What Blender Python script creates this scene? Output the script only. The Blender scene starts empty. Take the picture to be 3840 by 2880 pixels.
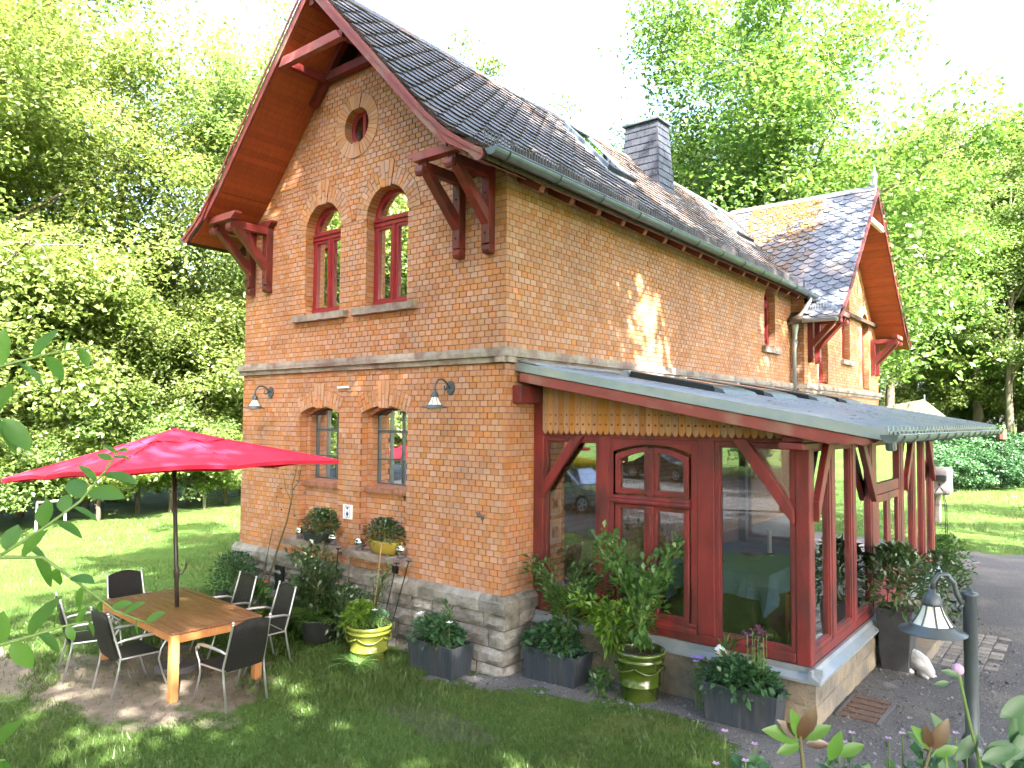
import bpy, math, random, os
import numpy as np
from mathutils import Vector, Matrix
from mathutils.geometry import tessellate_polygon
random.seed(7); rng = np.random.default_rng(7)
sc = bpy.context.scene
col = sc.collection
R = math.radians
# ------------------------------------------------------------ camera, sky, sun, exposure
CAM = Vector((5.673, -6.926, 3.114))
cam_d = bpy.data.cameras.new('camera'); cam = bpy.data.objects.new('camera', cam_d); col.objects.link(cam)
cam_d.lens = 25.68; cam_d.sensor_width = 36; cam_d.clip_end = 600; cam_d.clip_start = 0.05
yaw, pit, rol = -0.677, 0.0466, 0.00887
fw = Vector((math.sin(yaw)*math.cos(pit), math.cos(yaw)*math.cos(pit), math.sin(pit)))
r0 = Vector((math.cos(yaw), -math.sin(yaw), 0)); u0 = r0.cross(fw)
rt = r0*math.cos(rol)+u0*math.sin(rol); up = -r0*math.sin(rol)+u0*math.cos(rol)
cam.matrix_world = Matrix(((rt.x, up.x, -fw.x, CAM.x), (rt.y, up.y, -fw.y, CAM.y), (rt.z, up.z, -fw.z, CAM.z), (0, 0, 0, 1)))
sc.camera = cam
SUN = Vector((0.64, -0.36, 0.68)).normalized()
w = bpy.data.worlds.new('World'); sc.world = w; w.use_nodes = True
nt = w.node_tree; nt.nodes.clear()
sky = nt.nodes.new('ShaderNodeTexSky'); sky.sky_type = 'NISHITA'; sky.sun_disc = False
sky.sun_elevation = math.asin(SUN.z); sky.sun_rotation = math.atan2(SUN.x, SUN.y)
sky.air_density = 1.0; sky.dust_density = 4.0; sky.ozone_density = 0.6
bg = nt.nodes.new('ShaderNodeBackground'); bg.inputs[1].default_value = 0.15
wo = nt.nodes.new('ShaderNodeOutputWorld')
nt.links.new(sky.outputs[0], bg.inputs[0]); nt.links.new(bg.outputs[0], wo.inputs[0])
sd = bpy.data.lights.new('sun', 'SUN'); sd.energy = 4.7; sd.angle = R(0.53); sd.color = (1.0, 0.95, 0.86)
so = bpy.data.objects.new('sun', sd); col.objects.link(so)
so.rotation_euler = SUN.to_track_quat('Z', 'Y').to_euler(); so.location = (20, -12, 30)
sc.view_settings.view_transform = 'Standard'; sc.view_settings.look = 'None'
sc.view_settings.exposure = 3.42; sc.view_settings.gamma = 1.0
sc.render.engine = 'CYCLES'
cy = sc.cycles
cy.use_denoising = True
try: cy.denoiser = 'OPENIMAGEDENOISE'
except Exception: pass
cy.max_bounces = 6; cy.diffuse_bounces = 3; cy.glossy_bounces = 3; cy.transmission_bounces = 5; cy.transparent_max_bounces = 10
cy.use_adaptive_sampling = True; cy.adaptive_threshold = .03
cy.sample_clamp_indirect = 8.0; cy.caustics_reflective = False; cy.caustics_refractive = False

# ------------------------------------------------------------ materials
def _n(nt, t, **kw):
    n = nt.nodes.new(t)
    for k, v in kw.items(): setattr(n, k, v)
    return n
MATS = {}
def mk(name, base, rough=.6, var=.18, scale=6.0, bump=0.0, bscale=40.0, metal=0.0, rnd=0.0, hue=0.0, second=None, sscale=2.0, sfac=.5, spec=.4, stretch=None, coat=0.0, world=False):
    """Principled material: base colour with noise mottling, per-piece random shade, optional second colour in patches, fine bump"""
    m = bpy.data.materials.new(name); m.use_nodes = True; nt = m.node_tree; L = nt.links.new
    b = nt.nodes['Principled BSDF']; b.inputs['Roughness'].default_value = rough; b.inputs['Metallic'].default_value = metal
    b.inputs['Specular IOR Level'].default_value = spec
    if coat: b.inputs['Coat Weight'].default_value = coat; b.inputs['Coat Roughness'].default_value = .08
    tc = _n(nt, 'ShaderNodeTexCoord'); vec = tc.outputs['Object']
    if world: vec = _n(nt, 'ShaderNodeNewGeometry').outputs['Position']
    if stretch:
        mp = _n(nt, 'ShaderNodeMapping'); mp.inputs['Scale'].default_value = stretch; L(vec, mp.inputs[0]); vec = mp.outputs[0]
    no = _n(nt, 'ShaderNodeTexNoise'); no.inputs['Scale'].default_value = scale; no.inputs['Detail'].default_value = 6; no.inputs['Roughness'].default_value = .6
    L(vec, no.inputs['Vector'])
    cur = None
    rgb = _n(nt, 'ShaderNodeRGB'); rgb.outputs[0].default_value = (*base, 1); cur = rgb.outputs[0]
    if second:
        n2 = _n(nt, 'ShaderNodeTexNoise'); n2.inputs['Scale'].default_value = sscale; n2.inputs['Detail'].default_value = 5; L(vec, n2.inputs['Vector'])
        rp = _n(nt, 'ShaderNodeValToRGB'); rp.color_ramp.elements[0].position = max(0.0, .62-sfac*.35); rp.color_ramp.elements[1].position = min(1.0, .75-sfac*.25)
        L(n2.outputs[0], rp.inputs[0])
        mx = _n(nt, 'ShaderNodeMix', data_type='RGBA'); L(rp.outputs[0], mx.inputs[0]); L(cur, mx.inputs[6]); mx.inputs[7].default_value = (*second, 1); cur = mx.outputs[2]
    hs = _n(nt, 'ShaderNodeHueSaturation'); L(cur, hs.inputs['Color'])
    mr = _n(nt, 'ShaderNodeMapRange'); mr.inputs[1].default_value = .25; mr.inputs[2].default_value = .75; mr.inputs[3].default_value = 1-var; mr.inputs[4].default_value = 1+var
    L(no.outputs[0], mr.inputs[0]); val = mr.outputs[0]
    if rnd or hue:
        oi = _n(nt, 'ShaderNodeObjectInfo'); ge = _n(nt, 'ShaderNodeNewGeometry')
        ad = _n(nt, 'ShaderNodeMath', operation='ADD'); L(oi.outputs['Random'], ad.inputs[0]); L(ge.outputs['Random Per Island'], ad.inputs[1])
        fr = _n(nt, 'ShaderNodeMath', operation='FRACT'); L(ad.outputs[0], fr.inputs[0])
        m1 = _n(nt, 'ShaderNodeMapRange'); m1.inputs[3].default_value = 1-rnd; m1.inputs[4].default_value = 1+rnd; L(fr.outputs[0], m1.inputs[0])
        mu = _n(nt, 'ShaderNodeMath', operation='MULTIPLY'); L(val, mu.inputs[0]); L(m1.outputs[0], mu.inputs[1]); val = mu.outputs[0]
        if hue:
            m7 = _n(nt, 'ShaderNodeMath', operation='MULTIPLY'); m7.inputs[1].default_value = 7.31; L(fr.outputs[0], m7.inputs[0])
            f2 = _n(nt, 'ShaderNodeMath', operation='FRACT'); L(m7.outputs[0], f2.inputs[0])
            mh = _n(nt, 'ShaderNodeMapRange'); mh.inputs[3].default_value = .5-hue; mh.inputs[4].default_value = .5+hue; L(f2.outputs[0], mh.inputs[0]); L(mh.outputs[0], hs.inputs['Hue'])
            m9 = _n(nt, 'ShaderNodeMath', operation='MULTIPLY'); m9.inputs[1].default_value = 23.7; L(fr.outputs[0], m9.inputs[0])
            f3 = _n(nt, 'ShaderNodeMath', operation='FRACT'); L(m9.outputs[0], f3.inputs[0])
            ms = _n(nt, 'ShaderNodeMapRange'); ms.inputs[3].default_value = .78; ms.inputs[4].default_value = 1.12; L(f3.outputs[0], ms.inputs[0]); L(ms.outputs[0], hs.inputs['Saturation'])
    L(val, hs.inputs['Value']); L(hs.outputs[0], b.inputs['Base Color'])
    if bump:
        nb = _n(nt, 'ShaderNodeTexNoise'); nb.inputs['Scale'].default_value = bscale; nb.inputs['Detail'].default_value = 4; L(vec, nb.inputs['Vector'])
        bp = _n(nt, 'ShaderNodeBump'); bp.inputs['Strength'].default_value = bump; bp.inputs['Distance'].default_value = .02; L(nb.outputs[0], bp.inputs['Height']); L(bp.outputs[0], b.inputs['Normal'])
    MATS[name] = m
    return m
def leafmat(name, c1, c2, trans=.42, gloss=.03):
    m = bpy.data.materials.new(name); m.use_nodes = True; nt = m.node_tree; nt.nodes.clear(); L = nt.links.new
    oi = _n(nt, 'ShaderNodeObjectInfo'); ge = _n(nt, 'ShaderNodeNewGeometry')
    tc = _n(nt, 'ShaderNodeTexCoord'); no = _n(nt, 'ShaderNodeTexNoise'); no.inputs['Scale'].default_value = .5; no.inputs['Detail'].default_value = 3; L(tc.outputs['Object'], no.inputs['Vector'])
    ad = _n(nt, 'ShaderNodeMath', operation='MULTIPLY_ADD'); L(ge.outputs['Random Per Island'], ad.inputs[0]); ad.inputs[1].default_value = .55; L(no.outputs[0], ad.inputs[2])
    mr = _n(nt, 'ShaderNodeMapRange'); mr.inputs[1].default_value = .3; mr.inputs[2].default_value = 1.2; L(ad.outputs[0], mr.inputs[0])
    mx = _n(nt, 'ShaderNodeMix', data_type='RGBA'); L(mr.outputs[0], mx.inputs[0]); mx.inputs[6].default_value = (*c1, 1); mx.inputs[7].default_value = (*c2, 1)
    hs = _n(nt, 'ShaderNodeHueSaturation'); L(mx.outputs[2], hs.inputs['Color'])
    m1 = _n(nt, 'ShaderNodeMapRange'); m1.inputs[3].default_value = .85; m1.inputs[4].default_value = 1.15; L(oi.outputs['Random'], m1.inputs[0]); L(m1.outputs[0], hs.inputs['Value'])
    df = _n(nt, 'ShaderNodeBsdfDiffuse'); tr = _n(nt, 'ShaderNodeBsdfTranslucent'); gl = _n(nt, 'ShaderNodeBsdfGlossy'); gl.inputs['Roughness'].default_value = .38; gl.inputs['Color'].default_value = (.9, .95, .9, 1)
    L(hs.outputs[0], df.inputs[0])
    ht = _n(nt, 'ShaderNodeHueSaturation'); ht.inputs['Saturation'].default_value = 1.1; ht.inputs['Value'].default_value = 1.35; ht.inputs['Hue'].default_value = .485; L(hs.outputs[0], ht.inputs['Color']); L(ht.outputs[0], tr.inputs[0])
    a = _n(nt, 'ShaderNodeMixShader'); a.inputs[0].default_value = trans; L(df.outputs[0], a.inputs[1]); L(tr.outputs[0], a.inputs[2])
    b2 = _n(nt, 'ShaderNodeMixShader'); b2.inputs[0].default_value = gloss; L(a.outputs[0], b2.inputs[1]); L(gl.outputs[0], b2.inputs[2])
    o = _n(nt, 'ShaderNodeOutputMaterial'); L(b2.outputs[0], o.inputs[0]); MATS[name] = m; return m
def glassmat(name, tint=(.86, .9, .88), k=2.0, base=.05):
    m = bpy.data.materials.new(name); m.use_nodes = True; nt = m.node_tree; nt.nodes.clear(); L = nt.links.new
    t = _n(nt, 'ShaderNodeBsdfTransparent'); t.inputs[0].default_value = (*tint, 1); g = _n(nt, 'ShaderNodeBsdfGlossy'); g.inputs['Roughness'].default_value = 0.0; g.inputs['Color'].default_value = (.95, .97, 1, 1)
    f = _n(nt, 'ShaderNodeFresnel'); f.inputs[0].default_value = 1.5
    tc = _n(nt, 'ShaderNodeTexCoord'); no = _n(nt, 'ShaderNodeTexNoise'); no.inputs['Scale'].default_value = 1.3; no.inputs['Detail'].default_value = 1; L(tc.outputs['Object'], no.inputs['Vector'])
    bp = _n(nt, 'ShaderNodeBump'); bp.inputs['Strength'].default_value = .012; bp.inputs['Distance'].default_value = .05; L(no.outputs[0], bp.inputs['Height']); L(bp.outputs[0], g.inputs['Normal'])
    ma = _n(nt, 'ShaderNodeMath', operation='MULTIPLY_ADD', use_clamp=True); L(f.outputs[0], ma.inputs[0]); ma.inputs[1].default_value = k; ma.inputs[2].default_value = base
    x = _n(nt, 'ShaderNodeMixShader'); L(ma.outputs[0], x.inputs[0]); L(t.outputs[0], x.inputs[1]); L(g.outputs[0], x.inputs[2])
    o = _n(nt, 'ShaderNodeOutputMaterial'); L(x.outputs[0], o.inputs[0]); MATS[name] = m; return m

mk('brick', (.445, .208, .098), rough=.74, var=.13, scale=1.6, bump=.2, bscale=90, rnd=.085, hue=.0045, second=(.385, .182, .095), sscale=.9, sfac=.4, world=True)
mk('brick_clean', (.44, .213, .102), rough=.72, var=.08, scale=3, bump=.2, bscale=90, rnd=.10, hue=.005, world=True)
mk('mortar', (.215, .092, .07), rough=.9, var=.25, scale=14, bump=.3, bscale=120, world=True)
mk('brick_sill', (.30, .13, .08), rough=.75, var=.2, scale=20, bump=.3, rnd=.12)
mk('sandstone', (.30, .26, .22), rough=.85, var=.3, scale=9, bump=.6, bscale=60, rnd=.1, second=(.20, .14, .12), sscale=3, sfac=.5)
mk('plinth_stone', (.26, .245, .22), rough=.9, var=.28, scale=11, bump=.9, bscale=45, rnd=.16, hue=.012, second=(.17, .15, .125), sscale=2.5, sfac=.5)
mk('plinth_mortar', (.13, .12, .11), rough=.95, var=.3, scale=14)
mk('block_stone', (.23, .19, .135), rough=.9, var=.25, scale=7, bump=.8, bscale=50, second=(.15, .135, .115), sscale=2.2, sfac=.6, rnd=.08)
mk('red_paint', (.165, .023, .021), rough=.5, var=.26, scale=9, bump=.18, bscale=35, rnd=.1, second=(.10, .024, .021), sscale=4, sfac=.5, stretch=(1, 1, .35))
mk('red_faded', (.24, .055, .048), rough=.6, var=.16, scale=5, bump=.1, second=(.26, .15, .11), sscale=1.6, sfac=.25)
mk('red_window', (.25, .022, .028), rough=.3, var=.08, scale=7, rnd=.05)
mk('soffit_wood', (.33, .078, .028), rough=.55, var=.22, scale=5, bump=.12, bscale=30, rnd=.15, stretch=(1, 6, 1))
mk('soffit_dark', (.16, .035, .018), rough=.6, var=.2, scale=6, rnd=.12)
mk('slate_old', (.095, .10, .112), rough=.6, var=.3, scale=13, bump=.5, bscale=50, rnd=.28, second=(.12, .078, .055), sscale=2.0, sfac=.55)
mk('slate_new', (.10, .11, .135), rough=.5, var=.16, scale=8, bump=.15, rnd=.14, second=(.2, .17, .16), sscale=1.5, sfac=.3)
mk('slate_moss', (.055, .034, .022), rough=.95, var=.45, scale=30, bump=1.0, bscale=60)
mk('moss_yellow', (.13, .08, .022), rough=.95, var=.4, scale=24, bump=1.0, bscale=60)
mk('chimney_slate', (.036, .038, .046), rough=.5, var=.25, scale=7, bump=.2, rnd=.22)
mk('zinc', (.34, .39, .44), rough=.38, var=.12, scale=4, bump=.03, metal=.55, second=(.40, .42, .43), sscale=2, rnd=.04)
mk('zinc_dark', (.13, .155, .165), rough=.4, var=.2, scale=5, metal=.5, bump=.05)
mk('roof_metal', (.19, .215, .235), rough=.36, var=.18, scale=3, metal=.55, bump=.05, second=(.25, .25, .24), sscale=1.2)
mk('black_plastic', (.016, .018, .02), rough=.35, var=.2, scale=6)
mk('planter_zinc', (.055, .066, .085), rough=.48, var=.3, scale=4, metal=.35, bump=.06, stretch=(6, 6, .8), second=(.085, .085, .09), sscale=2.2, sfac=.4)
mk('larch', (.40, .175, .062), rough=.55, var=.2, scale=6, bump=.08, rnd=.15, hue=.008, stretch=(9, 9, .8), second=(.38, .16, .06), sscale=3.2, sfac=.35)
mk('table_wood', (.20, .085, .042), rough=.45, var=.2, scale=6, bump=.1, rnd=.12, stretch=(1, 10, 10), second=(.26, .13, .07), sscale=3)
mk('leg_wood', (.46, .2, .07), rough=.5, var=.15, scale=6, rnd=.08, stretch=(9, 9, 1))
mk('alu', (.52, .53, .55), rough=.32, var=.06, metal=.75)
mk('wicker', (.016, .015, .016), rough=.5, var=.5, scale=3, bump=1.0, bscale=1, stretch=(150, 150, 20), rnd=.1)
mk('umbrella_red', (.68, .023, .068), rough=.7, var=.06, scale=3, bump=.08, bscale=12)
mk('pole_brown', (.045, .035, .03), rough=.35, metal=.4)
mk('green_glaze', (.045, .075, .008), rough=.16, var=.2, scale=5, coat=.6, second=(.06, .09, .012), sscale=3)
mk('lime_glaze', (.17, .195, .03), rough=.2, var=.15, scale=6, coat=.4)
mk('yellow_glaze', (.38, .28, .045), rough=.25, var=.12, scale=6, coat=.3)
mk('terracotta', (.34, .10, .045), rough=.8, var=.2, scale=8)
mk('dark_pot', (.035, .037, .04), rough=.6, var=.3, scale=6)
mk('grey_pot', (.2, .21, .22), rough=.6, var=.2, scale=6)
mk('soil', (.045, .03, .02), rough=1, var=.5, scale=30, bump=1.0)
mk('chrome', (.8, .8, .82), rough=.06, var=.02, metal=1.0)
mk('white', (.75, .74, .72), rough=.5, var=.06)
mk('white_glass', (.72, .7, .62), rough=.35, var=.12, scale=14)
mk('blue', (.05, .07, .30), rough=.4)
mk('lamp_metal', (.075, .09, .108), rough=.4, var=.15, metal=.3)
mk('statue', (.4, .41, .42), rough=.7, var=.12, scale=8, bump=.3)
mk('iron', (.012, .012, .012), rough=.5)
mk('bark', (.11, .085, .065), rough=.95, var=.4, scale=5, bump=1.0, bscale=14, stretch=(1, 1, .25), second=(.13, .14, .09), sscale=1.5)
mk('stem', (.10, .09, .045), rough=.8, var=.3)
mk('stem_green', (.12, .19, .05), rough=.6, var=.2)
mk('cane', (.40, .27, .12), rough=.6)
mk('cloth_blue', (.17, .25, .38), rough=.85, var=.1, bump=.2, bscale=30)
mk('floor_dark', (.07, .05, .038), rough=.4, var=.25, scale=4)
mk('orange_wood', (.5, .21, .05), rough=.4)
mk('cushion_red', (.4, .03, .025), rough=.8)
mk('petal_white', (.75, .76, .74), rough=.7, var=.1)
mk('petal_pink', (.42, .26, .42), rough=.7, var=.1)
mk('petal_violet', (.25, .17, .55), rough=.7, var=.1)
mk('petal_purple', (.10, .02, .06), rough=.7, var=.2)
mk('petal_yellow', (.7, .5, .04), rough=.7)
mk('petal_red', (.6, .06, .03), rough=.7)
mk('room_dark', (.05, .04, .035), rough=.9)
mk('curtain', (.42, .40, .36), rough=.9)
mk('cover_grey', (.15, .14, .145), rough=.6, var=.15, scale=4, bump=.4, bscale=6)
mk('wagon_brown', (.10, .045, .03), rough=.7, rnd=.2)
mk('sail', (.10, .095, .06), rough=.8, var=.05)
mk('car_silver', (.16, .22, .32), rough=.25, metal=.7, coat=1.0)
mk('car_black', (.006, .008, .014), rough=.22, coat=1.0)
mk('car_glass', (.02, .025, .03), rough=.05, spec=.8)
mk('tyre', (.012, .012, .012), rough=.8)
mk('kayak', (.7, .45, .02), rough=.35)
mk('paver', (.22, .20, .18), rough=.9, var=.25, scale=10, bump=.6, rnd=.2)
mk('mat_brown', (.13, .08, .06), rough=1, var=.3, scale=30, bump=.8)
mk('iron_grey', (.12, .11, .12), rough=.7)
glassmat('glass', (.80, .83, .83), 2.2, .065); glassmat('glass_old', (.6, .65, .65), 2.2, .12)
leafmat('leaf_maple', (.135, .205, .05), (.23, .29, .095), .55)
leafmat('leaf_wood', (.10, .175, .05), (.18, .25, .08), .52)
leafmat('leaf_mid', (.062, .135, .03), (.125, .20, .05), .48)
leafmat('leaf_dark', (.022, .062, .016), (.05, .11, .022), .25, .1)
leafmat('leaf_shrub', (.042, .11, .028), (.088, .175, .036), .38)
leafmat('leaf_conifer', (.02, .045, .015), (.04, .075, .02), .2)
leafmat('leaf_lime', (.11, .24, .035), (.2, .33, .05), .4)
leafmat('leaf_bluegreen', (.035, .10, .045), (.07, .15, .06), .3)
leafmat('leaf_red', (.06, .02, .014), (.12, .055, .022), .4, .06)
leafmat('leaf_near', (.075, .19, .03), (.13, .27, .05), .55, .025)
leafmat('grass_blade', (.05, .10, .024), (.115, .165, .045), .38, .03)

# ------------------------------------------------------------ mesh helpers
class MB:
    def __init__(s): s.v = []; s.f = []; s.m = []
    def poly(s, pts, m=0):
        i = len(s.v); s.v += [tuple(p) for p in pts]; s.f.append(tuple(range(i, i+len(pts)))); s.m.append(m); return s
    def raw(s, vs, fs, m=0):
        i = len(s.v); s.v += [tuple(p) for p in vs]
        for f in fs: s.f.append(tuple(i+k for k in f)); s.m.append(m)
        return s
    def hexa(s, p, m=0): return s.raw(p, [(0, 3, 2, 1), (4, 5, 6, 7), (0, 1, 5, 4), (1, 2, 6, 5), (2, 3, 7, 6), (3, 0, 4, 7)], m)
    def box(s, x0, x1, y0, y1, z0, z1, m=0):
        return s.hexa([(x0, y0, z0), (x1, y0, z0), (x1, y1, z0), (x0, y1, z0), (x0, y0, z1), (x1, y0, z1), (x1, y1, z1), (x0, y1, z1)], m)
    def beam(s, p, q, wd, ht, upv=(0, 0, 1), m=0):
        p = Vector(p); q = Vector(q); d = (q-p).normalized(); u = Vector(upv); sd_ = d.cross(u)
        if sd_.length < 1e-5: sd_ = d.cross(Vector((0, 1, 0)))
        sd_.normalize(); u = sd_.cross(d)
        a = sd_*wd/2; b = u*ht/2
        return s.hexa([p-a-b, p+a-b, q+a-b, q-a-b, p-a+b, p+a+b, q+a+b, q-a+b], m)
    def prism(s, pts, fn, d0, d1, m=0, mside=None, back=True):
        n = len(pts); A = [fn(u, v, d0) for u, v in pts]; B = [fn(u, v, d1) for u, v in pts]
        i = len(s.v); s.v += [tuple(p) for p in A+B]
        ms = m if mside is None else mside
        s.f.append(tuple(range(i+n, i+2*n))); s.m.append(m)
        if back: s.f.append(tuple(range(i+n-1, i-1, -1))); s.m.append(m)
        for k in range(n):
            j = (k+1) % n; s.f.append((i+k, i+j, i+n+j, i+n+k)); s.m.append(ms)
        return s
    def ring(s, outer, inner, fn, d0, d1, m=0, closed=True):
        n = len(outer); V = []
        for d in (d0, d1):
            for P in (outer, inner): V += [fn(u, v, d) for u, v in P]
        i = len(s.v); s.v += [tuple(p) for p in V]
        for k in range(n if closed else n-1):
            j = (k+1) % n
            o0, o1, n0, n1 = i+k, i+j, i+n+k, i+n+j; O0, O1, N0, N1 = i+2*n+k, i+2*n+j, i+3*n+k, i+3*n+j
            for f in ((O0, O1, N1, N0), (o1, o0, n0, n1), (o0, o1, O1, O0), (n1, n0, N0, N1)): s.f.append(f); s.m.append(m)
        return s
    def tube(s, path, r, n=8, m=0, cap=True):
        P = [Vector(p) for p in path]; k = len(P); rr = r if isinstance(r, (list, tuple)) else [r]*k
        i = len(s.v); last = None
        for a in range(k):
            t = (P[min(a+1, k-1)]-P[max(a-1, 0)]).normalized()
            if last is None:
                x = t.orthogonal().normalized()
            else:
                x = (last-t*last.dot(t)); x = x.normalized() if x.length > 1e-6 else t.orthogonal().normalized()
            last = x; y = t.cross(x)
            for b in range(n):
                an = 2*math.pi*b/n; s.v.append(tuple(P[a]+(x*math.cos(an)+y*math.sin(an))*rr[a]))
        for a in range(k-1):
            for b in range(n):
                c = (b+1) % n; s.f.append((i+a*n+b, i+a*n+c, i+(a+1)*n+c, i+(a+1)*n+b)); s.m.append(m)
        if cap:
            s.f.append(tuple(i+b for b in range(n-1, -1, -1))); s.m.append(m); s.f.append(tuple(i+(k-1)*n+b for b in range(n))); s.m.append(m)
        return s
    def lathe(s, prof, c=(0, 0, 0), n=24, m=0, sx=1, sy=1):
        i = len(s.v); k = len(prof); c = Vector(c)
        for (r, z) in prof:
            for b in range(n):
                an = 2*math.pi*b/n; s.v.append((c.x+r*sx*math.cos(an), c.y+r*sy*math.sin(an), c.z+z))
        for a in range(k-1):
            for b in range(n):
                d = (b+1) % n; s.f.append((i+a*n+b, i+a*n+d, i+(a+1)*n+d, i+(a+1)*n+b)); s.m.append(m)
        return s
    def ball(s, c, r, n=16, m=0, sz=1.0):
        return s.lathe([(max(1e-4, r*math.sin(math.pi*k/n)), -r*sz*math.cos(math.pi*k/n)) for k in range(n+1)], c, n*2 if n < 10 else n, m)
    def build(s, name, mats, parent=None, smooth=False, bevel=0, loc=None):
        me = bpy.data.meshes.new(name)
        off = Vector((0, 0, 0))
        if parent is not None: off = world_loc(parent)
        elif loc is not None: off = Vector(loc)
        me.from_pydata([(x-off.x, y-off.y, z-off.z) for x, y, z in s.v], [], s.f)
        return finish(me, name, mats, parent, smooth, bevel, s.m, loc)
def world_loc(o):
    l = Vector(o.get('_l', (0, 0, 0))); return l
def finish(me, name, mats, parent=None, smooth=False, bevel=0, mi=None, loc=None):
    if isinstance(mats, str): mats = [mats]
    for m in mats: me.materials.append(MATS[m])
    if mi is not None and len(mats) > 1: me.polygons.foreach_set('material_index', mi)
    if smooth: me.polygons.foreach_set('use_smooth', [True]*len(me.polygons))
    me.update()
    o = bpy.data.objects.new(name, me); col.objects.link(o)
    if parent is not None: o.parent = parent; o['_l'] = tuple(world_loc(parent))
    elif loc is not None: o.location = loc; o['_l'] = tuple(loc)
    else: o['_l'] = (0, 0, 0)
    if bevel:
        b = o.modifiers.new('bevel', 'BEVEL'); b.width = bevel; b.segments = 2; b.limit_method = 'ANGLE'
    return o
def npmesh(name, V, F, mats, parent=None, smooth=False, mi=None, loc=None):
    """mesh from numpy arrays; F is (n,3) or (n,4)"""
    V = np.asarray(V, np.float32); F = np.asarray(F, np.int32)
    if parent is not None: V = V-np.array(world_loc(parent), np.float32)
    elif loc is not None: V = V-np.array(loc, np.float32)
    me = bpy.data.meshes.new(name); k = F.shape[1]
    me.vertices.add(len(V)); me.vertices.foreach_set('co', V.ravel())
    me.loops.add(F.size); me.loops.foreach_set('vertex_index', F.ravel())
    me.polygons.add(len(F)); me.polygons.foreach_set('loop_start', np.arange(0, F.size, k, dtype=np.int32))
    try: me.polygons.foreach_set('loop_total', np.full(len(F), k, np.int32))
    except Exception: pass
    me.update(calc_edges=True); me.validate()
    return finish(me, name, mats, parent, smooth, 0, mi, loc)
def tag(o, label=None, cat=None, group=None, kind=None):
    if label: o['label'] = label
    if cat: o['category'] = cat
    if group: o['group'] = group
    if kind: o['kind'] = kind
    return o
def empty(name, loc, label, cat, group=None):
    o = bpy.data.objects.new(name, None); col.objects.link(o); o.location = loc; o.empty_display_size = .1; o['_l'] = tuple(loc)
    return tag(o, label, cat, group)
def node(name, parent):
    o = bpy.data.objects.new(name, None); col.objects.link(o); o.parent = parent; o['_l'] = tuple(world_loc(parent)); return o
def copy_tree(o, parent=None):
    c = o.copy(); col.objects.link(c); c.parent = parent
    for ch in list(o.children): copy_tree(ch, c)
    return c
def shared(name, me, mat4, parent):
    """a piece that shares mesh data, placed by a world matrix under its parent"""
    o = bpy.data.objects.new(name, me); col.objects.link(o); o.parent = parent
    off = world_loc(parent); m = mat4.copy(); m.translation = m.translation-off; o.matrix_basis = m
    return o
def clip(P, a, b, c):
    """keep the side a*u+b*v+c >= 0 of a convex polygon"""
    out = []; n = len(P)
    for i in range(n):
        p, q = P[i], P[(i+1) % n]; dp = a*p[0]+b*p[1]+c; dq = a*q[0]+b*q[1]+c
        if dp >= 0: out.append(p)
        if dp*dq < 0: t = dp/(dp-dq); out.append((p[0]+t*(q[0]-p[0]), p[1]+t*(q[1]-p[1])))
    return out
def area(P): return abs(sum(P[i][0]*P[(i+1) % len(P)][1]-P[(i+1) % len(P)][0]*P[i][1] for i in range(len(P))))/2 if len(P) > 2 else 0
def sm(t): t = max(0., min(1., t)); return t*t*(3-2*t)
def gh(x, y):
    """height of the ground"""
    z = 0.13*sm((x+.8)/3.6)
    d = math.hypot(x-CAM.x, y-CAM.y); z += 1.42*(1-sm((d-1.0)/4.0))
    return z+2.0*sm((y-32)/16)
def ghn(x, y):
    f = lambda t: (lambda c: c*c*(3-2*c))(np.clip(t, 0, 1))
    return 0.13*f((x+.8)/3.6)+1.42*(1-f((np.hypot(x-CAM.x, y-CAM.y)-1.0)/4.0))+2.0*f((y-32)/16)
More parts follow.
